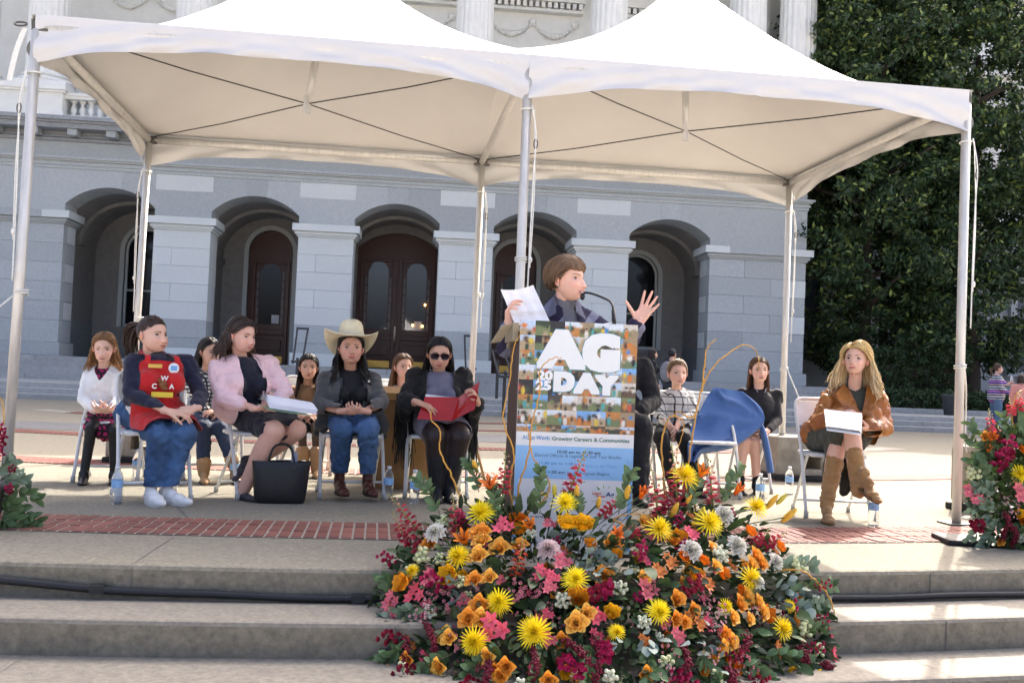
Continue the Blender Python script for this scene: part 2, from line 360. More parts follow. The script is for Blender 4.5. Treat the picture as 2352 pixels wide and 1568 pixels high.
for k in range(24):
    s = -12.6+k*1.03; mb = MB(); mb.rbox((s-.13, -.48, 7.0), (s+.13, -.06, 7.168), .01, M=F); bp(mb, 'modillion', m_gran)
# portico interior: back wall with doors and windows, soffit vaults
TB = 4.3
mdark = mat('dark_glass', (.012, .013, .015), .06, 0, 5, spec=.6)
mwood = mat('mahogany', (.075, .020, .011), .35, .3, 10, .1, 60, stretch=(8, 8, 1))
mbrass = mat('brass', (.55, .36, .10), .35, .1, 10, metal=.9)
mframe = mat('painted_frame', (.33, .33, .32), .5, .05, 8)
mbw = MB(); Fb(mbw, -13, 11.3, TB+.35, TB+.6, GZ, 7.1)           # solid behind the openings
bp(mbw, 'back_wall_core', mat('deep_interior', (.03, .03, .032), .9, .05))
holes = [(CX[0]-.0, .72, 2.0, 4.45), (CX[1]-.12, .70, GZ, 4.62), (CX[2], 1.32, GZ, 4.95), (CX[3]-.12, .70, GZ, 4.62), (CX[4], .72, 2.0, 4.45)]
def hole_top(cx, hw, zspring, n=14, big=False):
    if big: return [(cx-hw+2*hw*q/(n-1), zspring+.5*(1-((2*q/(n-1)-1)**2))) for q in range(n)]
    return [(cx-hw*math.cos(math.pi*q/(n-1)), zspring+hw*math.sin(math.pi*q/(n-1))) for q in range(n)]
prev = -13
wallsegs = []
for i, (cx, hw, z0, zs) in enumerate(holes):
    top = hole_top(cx, hw, zs, big=(i == 2)); nxt = 11.3 if i == 4 else (cx+holes[i+1][0])/2
    # left jamb + left half above, right likewise, sill block
    mid = len(top)//2
    ptsL = [(prev, GZ), (cx-hw, GZ), (cx-hw, zs)]+top[1:mid]+[(top[mid-1][0], 7.1), (prev, 7.1)]
    ptsR = [(nxt, GZ), (nxt, 7.1), (top[mid-1][0], 7.1)]+top[mid-1:-1]+[(cx+hw, zs), (cx+hw, GZ)]
    for pts in (ptsL, ptsR):
        mb = MB(); mb.poly(F([(p[0], TB, p[1]) for p in pts]), _fn*.3); bp(mb, 'back_wall', m_wall)
    if z0 > GZ:
        mb = MB(); Fb(mb, cx-hw, cx+hw, TB+.01, TB+.3, GZ, z0); Fb(mb, cx-hw-.12, cx+hw+.12, TB-.1, TB+.3, z0-.12, z0); bp(mb, 'window_sill', m_wall)
    # surround
    mb = MB(); inner = [(cx-hw, z0 if z0 > GZ else GZ)]+top+[(cx+hw, z0 if z0 > GZ else GZ)]
    wsur = .14
    outer = [(cx-hw-wsur, inner[0][1])]+[(cx+(x-cx)*(hw+wsur)/hw, zs+(z-zs)*(hw+wsur)/hw if i != 2 else z+.14) for x, z in top]+[(cx+hw+wsur, inner[0][1])]
    for q in range(len(inner)-1):
        pp = [inner[q], inner[q+1], outer[q+1], outer[q]]
        mb.poly(F([(p[0], TB-.06, p[1]) for p in pp]), _fn*.06)
    bp(mb, 'door_surround' if z0 == GZ else 'window_surround', m_granw if i != 2 else m_wall)
    prev = nxt
    if z0 > GZ:      # sash window
        wdo = MB(); wdo.poly(F([(p[0], TB+.2, p[1]) for p in [(cx-hw, z0)]+top+[(cx+hw, z0)]]), _fn*.02); bp(wdo, 'window_pane', mdark)
        fr = MB(); Fb(fr, cx-hw, cx-hw+.07, TB+.12, TB+.2, z0, zs); Fb(fr, cx+hw-.07, cx+hw, TB+.12, TB+.2, z0, zs); Fb(fr, cx-hw, cx+hw, TB+.12, TB+.2, z0, z0+.1); Fb(fr, cx-hw+.07, cx+hw-.07, TB+.13, TB+.2, 3.15, 3.21)
        for q in range(len(top)-1):
            pp = [top[q], top[q+1], (cx+(top[q+1][0]-cx)*.9, zs+(top[q+1][1]-zs)*.9), (cx+(top[q][0]-cx)*.9, zs+(top[q][1]-zs)*.9)]
            fr.poly(F([(p[0], TB+.12, p[1]) for p in pp]), _fn*.08)
        bp(fr, 'window_frame', m_granw)
    else:
        dr = MB(); dr.poly(F([(p[0], TB+.24, p[1]) for p in [(cx-hw, GZ)]+top+[(cx+hw, GZ)]]), _fn*.05); door = bp(dr, 'door', mwood)
        leaves = [(cx-hw+.1, cx+hw-.1)] if i != 2 else [(cx-hw+.10, cx-.03), (cx+.03, cx+hw-.10)]
        for a, b in leaves:
            zt = 4.35 if i != 2 else 4.6
            mb = MB()
            for q0, q1, r0, r1 in ((a, a+.12, GZ+.05, zt), (b-.12, b, GZ+.05, zt), (a+.12, b-.12, GZ+.30, GZ+.36), (a+.12, b-.12, 1.95, 2.12), (a+.12, b-.12, zt-.1, zt), (a+.2, b-.2, 1.45, 1.8)):
                mb.rbox((q0, TB+.15, r0), (q1, TB+.235, r1), .012, M=F)
            bp(mb, 'door_leaf', mwood, door)
            mb = MB(); gz1 = zt-.35
            gp = [(a+.27, 2.3), (b-.27, 2.3), (b-.27, gz1)]+[(x_, gz1+.28*math.sin(math.pi*u_)**.7) for u_, x_ in [(q/8, b-.27+(a-b+.54)*q/8) for q in range(1, 8)]]+[(a+.27, gz1)]
            mb.poly(F([(p[0], TB+.2, p[1]) for p in gp]), _fn*.03)
            bp(mb, 'door_glass', mdark if i != 2 else mat('door_glass_sky', (.05, .06, .075), .04, 0, 5, spec=1.0, coat=.5), door)
            for e_ in (a+.2, b-.2):                                # narrow side lights beside the glass
                for q in range(6):
                    mb = MB(); Fb(mb, e_-.028, e_+.028, TB+.19, TB+.215, 2.3+q*.29, 2.54+q*.29); bp(mb, 'pane', mat('side_light', (.16, .15, .16), .2, .1), door)
            mb = MB(); Fb(mb, a+.13, b-.13, TB+.145, TB+.16, GZ+.06, GZ+.29); bp(mb, 'kick_plate', mbrass, door)
        if i == 2:
            mb = MB(); Fb(mb, cx-.05, cx+.0, TB+.1, TB+.15, 1.75, 2.4); bp(mb, 'door_handle', mdark, door)
            mb = MB(); Fb(mb, cx-.03, cx+.03, TB+.13, TB+.24, GZ+.05, 4.6); bp(mb, 'door_stile', mwood, door)
        mb = MB(); q = cx+.2 if i != 2 else cx+.72; Fb(mb, q-.12, q+.12, TB+.185, TB+.19, 2.32, 2.6); bp(mb, 'door_notice', mat('paper_white', (.8, .8, .8), .6, .03), door)
# small lights glowing inside the central door
mglow = bpy.data.materials.new('lamp_glow'); mglow.use_nodes = True; _b = mglow.node_tree.nodes['Principled BSDF']; _b.inputs['Emission Color'].default_value = (1, .5, .12, 1); _b.inputs['Emission Strength'].default_value = 4; _b.inputs['Base Color'].default_value = (1, .6, .2, 1)
for ds, z in ((.93, 3.15), (.55, 2.47), (.87, 2.45)):
    mb = MB(); mb.ell(F((CX[2]+ds, TB+.17, z))[0], (.03, .03, .04), 10, 6); bp(mb, 'hall_lamp', mglow)
# transverse arches and soffit
mb = MB(); Fb(mb, -12.8, 11.3, TH, TB+.3, 6.6, 6.9); bp(mb, 'portico_ceiling', m_wall)
for k, c in enumerate(CX):
    mb = MB(); n = 18
    for q in range(n):
        a0, a1 = -math.pi/2+math.pi*q/n, -math.pi/2+math.pi*(q+1)/n
        for t0, t1, R0 in ((TH+.01, TB, 1.62), (2.5, 3.0, 1.50)):
            pp = [(c+R0*math.sin(a), 4.35+R0*.85*math.cos(a)) for a in (a0, a1)]; po = [(c+1.98*math.sin(a)*1.0, 4.35+2.0*math.cos(a)) for a in (a1, a0)]
            mb.poly(F([(p[0], t0, p[1]) for p in pp+po]), _fn*(t1-t0))
    bp(mb, 'vault', m_wall)
    if k < 4:
        s = c+BAY/2
        mb = MB(); Fb(mb, s-.36, s+.36, TH+.005, TB-.005, GZ, 4.35); bp(mb, 'cross_wall', m_wall)
        mb = MB(); Fb(mb, s-.42, s+.42, TH+.1, TB-.01, 4.1, 4.3); bp(mb, 'cross_impost', m_wall)
        mb = MB(); Fb(mb, s-.37, s+.37, TH+.1, TB-.02, GZ, 2.05); bp(mb, 'dado', m_gran_d)
for s0, s1 in ((-12.8, CX[0]-1.62), (CX[4]+1.62, 11.3)):
    mb = MB(); Fb(mb, s0, s1, TH+.005, TB-.005, GZ, 6.6); bp(mb, 'end_wall', m_wall)
    mb = MB(); Fb(mb, s0-.01, s1+.01, TH+.1, TB-.02, GZ, 2.05); bp(mb, 'dado', m_gran_d)
# ---- upper storey, white
cols = [-12.45, -10.55]+[C0+BAY*(k-1.5) for k in range(4)]+[9.55, 11.1]
groups_ = [(-13.4, -9.75)]+[(c-.85, c+.85) for c in cols[2:6]]+[(8.6, 11.95)]
for a, b in groups_:
    mb = MB(); Fb(mb, a, b, -.55, 1.2, 7.475, 7.6); Fb(mb, a+.05, b-.05, -.5, 1.2, 7.601, 8.12); Fb(mb, a-.02, b+.02, -.57, 1.22, 8.121, 8.18); Fb(mb, a-.07, b+.07, -.62, 1.25, 8.181, 8.25); Fb(mb, a-.04, b+.04, -.59, 1.22, 8.251, 8.34)
    bp(mb, 'pedestal', m_white)
for i in range(len(groups_)-1):
    a, b = groups_[i][1], groups_[i+1][0]
    mb = MB(); Fb(mb, a-.1, b+.1, -.3, .2, 7.475, 7.58); bp(mb, 'balustrade_base', m_white)
    mb = MB(); Fb(mb, a-.1, b+.1, -.32, .22, 8.02, 8.1); Fb(mb, a-.1, b+.1, -.37, .27, 8.101, 8.18); bp(mb, 'balustrade_rail', m_white)
    n = int((b-a)/.235)
    for k in range(n):
        s = a+(k+.5)*(b-a)/n; o = F((s, -.05, 7.58))[0]
        mb = MB(); mb.lathe([(.085, 0), (.085, .05), (.05, .07), (.085, .15), (.09, .19), (.05, .30), (.04, .36), (.06, .38), (.085, .40), (.085, .44)], 10, o=o); bp(mb, 'baluster', m_white, smooth=True)
for s in cols:
    o = F((s, .35, 8.34))[0]; n = 80; H = 7.2; mb = MB()
    a = np.arange(n)*2*np.pi/n; fl = np.where(np.cos(a*20) < .55, 1-.045*np.clip(.55-np.cos(a*20), 0, 1.2), 1.0)
    zz = [0.42, 2.5, 5, H]; rr = [.56, .555, .53, .48]
    P = np.array([[(o[0]+r*f_*math.cos(q), o[1]+r*f_*math.sin(q), o[2]+z) for q, f_ in zip(a, fl)] for z, r in zip(zz, rr)])
    mb.grid(P, close=True); col_ = bp(mb, 'column_shaft', m_white)
    mb = MB(); mb.box((-.75, -.75, 0), (.75, .75, .14), M=lambda v: v+o); mb.lathe([(.74, .141), (.78, .2), (.74, .27), (.62, .28), (.60, .31), (.67, .34), (.68, .37), (.64, .41), (.57, .43)], 32, o=o); bp(mb, 'column_base', m_white, smooth=False)
# wall behind the columns
TW = 3.2
mb = MB(); Fb(mb, -13, 11.2, TW, TW+.4, 7.475, 15.2); bp(mb, 'upper_wall', m_white)
mb = MB(); Fb(mb, -14, 12.2, -.6, 8, 15.55, 17.6); bp(mb, 'entablature', m_white)
mb = MB(); mb.poly(F([(-14, -.6, 17.61), (12.2, -.6, 17.61), (-.9, -.6, 22.5)]), _fn*9); bp(mb, 'pediment', m_white)
for c in CX:                                        # arched window, pilaster capitals, garland panel, dentil cornice
    mb = MB(); R0 = .95; n = 16; z0 = 9.9
    for q in range(n):
        a0, a1 = math.pi*q/n, math.pi*(q+1)/n
        for r0, r1, dp in ((R0, R0+.14, .14), (R0+.14, R0+.3, .2)):
            mb.poly(F([(c+r0*math.cos(a0), TW-dp, z0+r0*math.sin(a0)), (c+r0*math.cos(a1), TW-dp, z0+r0*math.sin(a1)), (c+r1*math.cos(a1), TW-dp, z0+r1*math.sin(a1)), (c+r1*math.cos(a0), TW-dp, z0+r1*math.sin(a0))]), _fn*dp)
    bp(mb, 'window_arch', m_white)
    mb = MB(); mb.poly(F([(c+R0*math.cos(math.pi*q/n), TW-.03, z0+R0*math.sin(math.pi*q/n)) for q in range(n+1)]+[(c-R0, TW-.03, 7.5), (c+R0, TW-.03, 7.5)]), _fn*.03); bp(mb, 'upper_pane', mat('upper_glass', (.05, .055, .06), .1, .1))
    for sg in (-1, 1):
        s = c+sg*1.42
        mb = MB(); Fb(mb, s-.2, s+.2, TW-.12, TW, 7.5, 9.45); bp(mb, 'pilaster', m_white)
        o = F((s, TW-.08, 9.45))[0]; mb = MB()
        for L_, (zz_, w_) in enumerate(((0, .2), (.16, .24), (.32, .29))):
            for q in range(-2, 3): mb.ell(o+V(q*.1*w_/.2, -.08-.04*L_, zz_+.1), (.06, .06, .11), 8, 6)
        mb.ell(o+V(-.3, -.16, .5), (.09, .06, .09), 10, 6); mb.ell(o+V(.3, -.16, .5), (.09, .06, .09), 10, 6)
        Fb(mb, s-.36, s+.36, TW-.28, TW, 10.02, 10.12); bp(mb, 'capital', m_white, smooth=True)
    mb = MB(); Fb(mb, c-1.5, c+1.5, TW-.1, TW, 11.35, 11.5); Fb(mb, c-1.6, c+1.6, TW-.3, TW, 12.6, 12.7); Fb(mb, c-1.65, c+1.65, TW-.42, TW, 12.9, 13.2); bp(mb, 'window_cornice', m_white)
    for q in range(16):
        mb = MB(); s = c-1.5+q*.2; Fb(mb, s-.06, s+.06, TW-.38, TW, 12.71, 12.88); bp(mb, 'dentil', m_white)
    mb = MB()
    for hh in (-.7, .7):
        for q in range(15):
            u_ = q/14*2-1; p = F((c+hh+u_*.62, TW-.06, 12.2-.32*(1-u_*u_)))[0]; r_ = .05+.05*(1-abs(u_)); mb.ell(p, (r_, r_, r_*1.1), 8, 6)
    for e_ in (-1.38, 0, 1.38): mb.ell(F((c+e_, TW-.06, 12.3))[0], (.13, .09, .13), 10, 6)
    bp(mb, 'garland', m_white, smooth=True)
# recessed wings either side with their windows
wt = 8.0
for s0, s1 in ((12, 60), (-60, -13)):
    mb = MB(); Fb(mb, s0, s1, wt, wt+20, .3, 7.2); bp(mb, 'wing_base', m_gran)
    mb = MB(); Fb(mb, s0, s1, wt-.02, wt+20, 7.2, 20.5); Fb(mb, s0, s1, wt-.5, wt+.1, 7.2, 7.6); Fb(mb, s0, s1, wt-.3, wt+.1, 13.2, 13.8); Fb(mb, s0, s1, wt-.9, wt+.1, 19.6, 20.5); bp(mb, 'wing_wall', m_white)
    n = int((s1-s0)/4.6)
    for k in range(n):
        c = s0+2.4+k*4.6
        for z0, z1 in ((2.0, 5.2), (8.6, 12.2), (14.4, 18.0)):
            mb = MB(); Fb(mb, c-.75, c+.75, wt-.05, wt, z0, z1); p_ = bp(mb, 'wing_pane', mat('wing_glass', (.10, .11, .13), .08, .1, spec=.8))
            mb = MB(); Fb(mb, c-1.0, c-.75, wt-.22, wt, z0-.1, z1); Fb(mb, c+.75, c+1.0, wt-.22, wt, z0-.1, z1); Fb(mb, c-1.15, c+1.15, wt-.3, wt, z0-.3, z0-.101); Fb(mb, c-.74, c+.74, wt-.12, wt-.05, (z0+z1)/2-.04, (z0+z1)/2+.04)
            for q in range(10):
                a0, a1 = math.pi*q/10, math.pi*(q+1)/10
                mb.poly(F([(c+r_*math.cos(a_), wt-.22, z1+r_*.6*math.sin(a_)) for r_, a_ in ((.75, a0), (.75, a1), (1.0, a1), (1.0, a0))]), _fn*.22)
            bp(mb, 'wing_frame', m_white if z0 > 7 else m_gran, p_)
mb = MB(); Fb(mb, -13, 12, TW+.4, wt+20, 7.4, 20.5); bp(mb, 'core_block', m_white)
# ================================================================== TENT
TX, TY, TWD, TD, TE = -2.18, 6.56, 3.05, 3.08, 2.93
m_alu = mat('aluminium_pole', (.62, .61, .58), .4, .12, 30, .1, 200, metal=.35, stretch=(1, 1, .15))
m_vin = mat('white_vinyl', (.60, .60, .615), .5, .03, 2.5, .35, 7, translucent=.03, bdist=.02)
m_under = mat('darkened_underside', (.57, .565, .55), .6, .05, 1.2, .15, 9, bdist=.01)  # for added under-sheets; the shade of the tent's inner side is in this colour
m_rope = mat('white_rope', (.72, .72, .68), .8, .1, 60)
m_wire = mat('steel_cable', (.02, .02, .02), .5, .1, 60)
m_dsteel = mat('dark_fitting', (.09, .085, .075), .6, .3, 30)
tent = empty('canopy_tent', (TX+TWD, TY, 0), 0, 'white twin-peak frame tent over the stage', 'tent')
TI = Matrix.Translation(tent.location).inverted()
def tp(mb, name, m, smooth=False, parent=None):
    o = mb.build(name, m, smooth=smooth)
    if parent is None: o.parent = tent; o.matrix_parent_inverse = TI
    else: o.parent = parent
    return o
PEAK = 1.27
PX = (.17, -.06)                       # the peaks pull slightly towards each other
def canopy_h(u, v, bay):               # u, v in -1..1 inside one bay
    c = PX[bay]/(TWD/2); inner = (u-c) if bay == 0 else (c-u)      # >0 towards the seam
    ui = (u-c)/((1-c) if u > c else (1+c)); a = abs(ui); b = abs(v)
    if inner > 0: a = a*(1-.40*a)
    ch = (a**6+b**6)**(1/6); eu = (a*a+b*b)**.5
    m_ = min(1, .8*ch+.2*min(1, eu)); e_ = 1-b**8
    if inner <= 0: m_ = max(m_, max(a, b) if max(a, b) > .985 else m_)
    if b > .999 or (inner <= 0 and a > .999): return 0
    return PEAK*max(0, 1-m_)**1.38
for bay in range(2):
    n = 48; cx = TX+TWD*(bay+.5); cy = TY+TD/2; P = np.zeros((n+1, n+1, 3)); pk = V(cx+PX[bay], cy, TE+PEAK)
    for i in range(n+1):
        for j in range(n+1):
            u_, v_ = 2*i/n-1, 2*j/n-1
            P[i, j] = (cx+u_*(TWD/2+(.03 if (u_ < 0) == (bay == 0) else 0)), cy+v_*(TD/2+.03), TE+.035+canopy_h(u_, v_, bay))
    mb = MB(); mb.grid(P); tp(mb, 'canopy', m_vin, True)
    mb = MB(); mb.grid(P-V(0, 0, .008)); tp(mb, 'canopy_darkened_underside', m_under, True)  # second sheet added below the vinyl to darken the underside
    f_ = V(cx, cy, 2.93); mb = MB(); mb.tube([f_, f_+(pk-f_)*.2, pk], [.024, .03, .03], 12); mast = tp(mb, 'centre_mast', m_alu, True)
    mb = MB(); mb.tube([(cx, cy, 2.86), (cx, cy, 2.95)], [.028, .024], 12); mb.box((cx-.03, cy-.032, 2.86), (cx-.005, cy-.026, 3.0)); tp(mb, 'mast_foot', m_vin, False)
    for sx in (-1, 1):
        for sy in (-1, 1):
            mb = MB(); q = V(cx+sx*TWD/2, cy+sy*TD/2, TE-.01); c_ = V(cx, cy, 2.94); mb.tube([c_, (c_+q)/2-V(0, 0, .015), q], .005, 6); tp(mb, 'brace_cable', m_wire)
def valance(p0, p1, out, name='valance'):
    p0 = V(*p0); p1 = V(*p1); n = 60; m = 12; L = np.linalg.norm(p1-p0); P = np.zeros((m+1, n+1, 3)); o = V(*out); d_ = (p1-p0)/L
    ph = random.random()*6
    for j in range(n+1):
        u_ = j/n; x = 2*u_-1; hgt = .155+.14*abs(x)**3.2; bx = p0+(p1-p0)*u_
        for i in range(m+1):
            v_ = i/m; fold = .016*math.sin(9*(u_*L/3.05*3-v_*1.1*np.sign(x))+ph)*v_*(.3+abs(x))+.007*math.sin(31*u_+9*v_*np.sign(x)+ph)*v_+.02*mnoise.noise(Vector((u_*9-v_*1.6*np.sign(x), v_*1.2, ph)))*v_
            P[i, j] = bx+V(0, 0, .035-hgt*v_)+o*(.035+fold*1.2)
    mb = MB(); mb.grid(P-o*.006); tp(mb, 'valance_darkened_underside', m_under, True)
    mb = MB(); mb.grid(P); return tp(mb, name, m_vin, True)
xs = [TX, TX+TWD, TX+2*TWD]
for k in range(2):
    valance((xs[k], TY, TE), (xs[k+1], TY, TE), (0, -1, 0)); valance((xs[k], TY+TD, TE), (xs[k+1], TY+TD, TE), (0, 1, 0))
valance((xs[0], TY, TE), (xs[0], TY+TD, TE), (-1, 0, 0)); valance((xs[2], TY, TE), (xs[2], TY+TD, TE), (1, 0, 0))
def beam(a, b, r=.03): mb = MB(); mb.tube([a, b], [r, r], 14); return tp(mb, 'eave_tube', m_alu, True)
zt = TE-.03
for y in (TY, TY+TD):
    for k in range(2): beam((xs[k]+.05, y, zt), (xs[k+1]-.05, y, zt))
for x in xs: beam((x, TY+.04, zt), (x, TY+TD-.04, zt))
lean = {(0, 0): (-.03, 0), (2, 0): (.0, 0), (0, 1): (-.03, 0), (1, 0): (0, .0), (1, 1): (-.02, 0), (2, 1): (0, 0)}
for (i, j), (lx, ly) in lean.items():
    x, y = xs[i], TY+TD*j
    mb = MB(); mb.tube([(x+lx, y+ly, .012), (x, y, TE-.05)], [.031, .031], 16); p_ = tp(mb, 'leg_pole', m_alu, True)
    mb = MB(); mb.tube([(x, y, TE-.28), (x, y, TE-.02)], [.025, .025], 12); mb.rbox((x-.075 if i else x-.026, y-.026, zt-.034), (x+.075 if i < 2 else x+.026, y+.026, zt+.03), .008); tp(mb, 'corner_fitting', m_dsteel)
    mb = MB(); mb.box((x+lx-.09, y+ly-.09, 0.001), (x+lx+.09, y+ly+.09, .012)); tp(mb, 'foot_plate', m_dsteel)
def rope(P, r=.006, name='rope', n=30): mb = MB(); mb.tube(spline(P, n), r, 6); return tp(mb, name, m_rope, True)
def wrap(x, y, z, r=.036, turns=2.2, nm='rope_wrap'):
    t = np.linspace(0, turns*2*np.pi, 40); mb = MB(); mb.tube(np.stack([x+r*np.cos(t), y+r*np.sin(t), z+t*.0025], 1), .0055, 6); tp(mb, nm, m_rope, True)
for (i, j) in lean:
    x, y = xs[i], TY+TD*j; sg = -1 if i == 0 else 1
    rope([(x+sg*.03, y-.04, TE-.30), (x+sg*.06, y-.05, TE-.5), (x+sg*.055, y-.045, TE-.75), (x+sg*.05, y-.04, TE-1.1), (x+sg*.045, y-.04, TE-1.6)], .005)
    rope([(x+sg*.045, y-.03, TE-.32), (x+sg*.065, y-.035, TE-.8), (x+sg*.055, y-.04, TE-1.35)], .004)
    mb = MB(); mb.tube([(x+sg*.06+.012*math.cos(q), y-.05, TE-.55+.03*math.sin(q)) for q in np.linspace(0, 6.28, 16)], .004, 6); tp(mb, 'carabiner', m_dsteel, True)
    mb = MB(); mb.ell((x+sg*.055, y-.045, TE-1.3), (.014, .014, .022), 8, 6); tp(mb, 'rope_knot', m_rope, True)
    wrap(x, y, TE-.33, .038, 1.3); wrap(x, y, 1.25 if i == 0 else (1.05 if i == 2 else 1.62), .037, 2.2)
# ring bolt and loose strap on the front-left corner
mb = MB(); mb.tube([(xs[0]-.085+.035*math.cos(q), TY-.03+.02*math.sin(q), TE-.03+.018*math.sin(q)) for q in np.linspace(0, 6.283, 20)], .006, 6); tp(mb, 'ring_bolt', m_dsteel, True)
mb = MB(); P_ = spline([(xs[0]-.06, TY-.03, TE-.05), (xs[0]-.1, TY-.04, TE-.2), (xs[0]-.13, TY-.04, TE-.38)], 10); mb.grid(np.stack([P_+V(-.015, 0, 0), P_+V(.015, .006, 0)], 1)); tp(mb, 'loose_strap', m_rope)
# guy lines down to the ballast blocks
rope([(xs[2]+.03, TY, 1.08), (4.12, TY+.25, .9), (4.35, TY+.62, .5), (4.5, TY+.8, .42)], .006, 'guy_line', 12)
rope([(xs[2]+.02, TY+TD-.02, 1.07), (4.25, TY+TD-.02, .42)], .006, 'guy_line', 6)
rope([(xs[0]-.02, TY, 1.27), (xs[0]-.75, TY+.08, .62), (xs[0]-1.5, TY+.15, .004)], .006, 'guy_line', 8)
# ---- ballast blocks
m_blk = mat('ballast_concrete', (.30, .275, .225), .9, .25, 9, .5, 60, col2=(.25, .225, .185))
m_rub = mat('black_rubber', (.012, .012, .012), .7, .2, 20, .2, 80)
def block(x, y, L, D, H, rz, lab, slot=True):
    o = empty('ballast_block', (x, y, 0), rz, lab, 'concrete block', 'concrete ballast blocks at the tent legs')
    mb = MB()
    if slot:
        a, b, c, d = -L/2, -L*.16, L*.10, L/2
        mb.rbox((a, -D/2, .055), (b, D/2, H), .02); mb.rbox((c, -D/2, .055), (d, D/2, H), .02); mb.rbox((b-.03, -D/2, H*.58), (c+.03, D/2, H-.002), .01); mb.rbox((b-.03, -D/2+.002, .056), (c+.03, D/2, H*.28), .01)
    else: mb.rbox((-L/2, -D/2, .055), (L/2, D/2, H), .035)
    mb.build('concrete_body', m_blk, o)
    mb = MB(); mb.rbox((-L/2-.02, -D/2-.02, .001), (L/2+.02, D/2+.02, .054), .01); mb.build('rubber_mat', m_rub, o)
    mb = MB(); mb.tube([(.03*math.cos(q)+L*.05, 0, H+.012+.022*abs(math.sin(q))) for q in np.linspace(0, math.pi, 9)], .007, 6); mb.build('lifting_eye', m_dsteel, o)
    return o
block(-2.0, 9.45, .62, .5, .44, .02, 'concrete ballast block with a slot, behind the girl in white cardigan')
block(4.12, 9.62, .75, .55, .42, .02, 'concrete ballast block with a slot, behind the woman in brown leather jacket')
block(4.72, 7.25, .60, .5, .50, .12, 'upright concrete ballast block beside the right-hand flower arrangement', False)
# ================================================================== HANDRAILS
m_iron = mat('bronze_rail', (.055, .052, .05), .55, .15, 20)
def rail(base, top, lab, kind):
    o = empty('handrail', base, FA, lab, 'handrail', 'handrails on the building stairs')
    if kind:      # long rail down the lower flight
        mb = MB(); mb.rbox((-.035, -.035, 0), (.035, .035, .92), .008); mb.build('post', m_iron, o)
        mb = MB(); mb.rbox((-.035, 2.0-.035, .36), (.035, 2.0+.035, 1.3), .008); mb.build('post', m_iron, o)
        for sx in (-.13, .13):
            mb = MB(); mb.tube([(sx, -.25, .9), (sx*1.15, .9, 1.2), (sx, 2.2, 1.52)], .026, 8); mb.build('rail', m_iron, o)
        for y, z in ((-.25, .9), (2.2, 1.52)): mb = MB(); mb.rbox((-.17, y-.03, z-.03), (.17, y+.03, z+.03), .01); mb.build('cross_bar', m_iron, o)
        mb = MB(); mb.ell((0, -.2, .98), (.05, .05, .06), 10, 8); mb.build('finial', m_iron, o, True)
    else:
        for sx in (-.13, .13): mb = MB(); mb.tube([(sx*.9, 0, .05), (sx, .5, .5), (sx*1.1, .95, 1.02)], .026, 8); mb.build('rail', m_iron, o)
        for y, z in ((.02, .1), (.95, 1.02)): mb = MB(); mb.rbox((-.17, y-.03, z-.03), (.17, y+.03, z+.03), .01); mb.build('cross_bar', m_iron, o)
        mb = MB(); mb.rbox((-.035, 0, -.62), (.035, .07, .2), .008); mb.build('post', m_iron, o)
    return o
rail(F((2.05, -6.5, 0))[0], 0, 'dark bronze handrail with round finial on the lower stairs', 1)
rail(F((-3.05, -1.6, .98))[0], 0, 'dark bronze handrail on the upper stairs behind the cowboy hat', 0)
rail(F((1.55, -1.6, .98))[0], 0, 'dark bronze handrail on the upper stairs beside the back tent pole', 0)
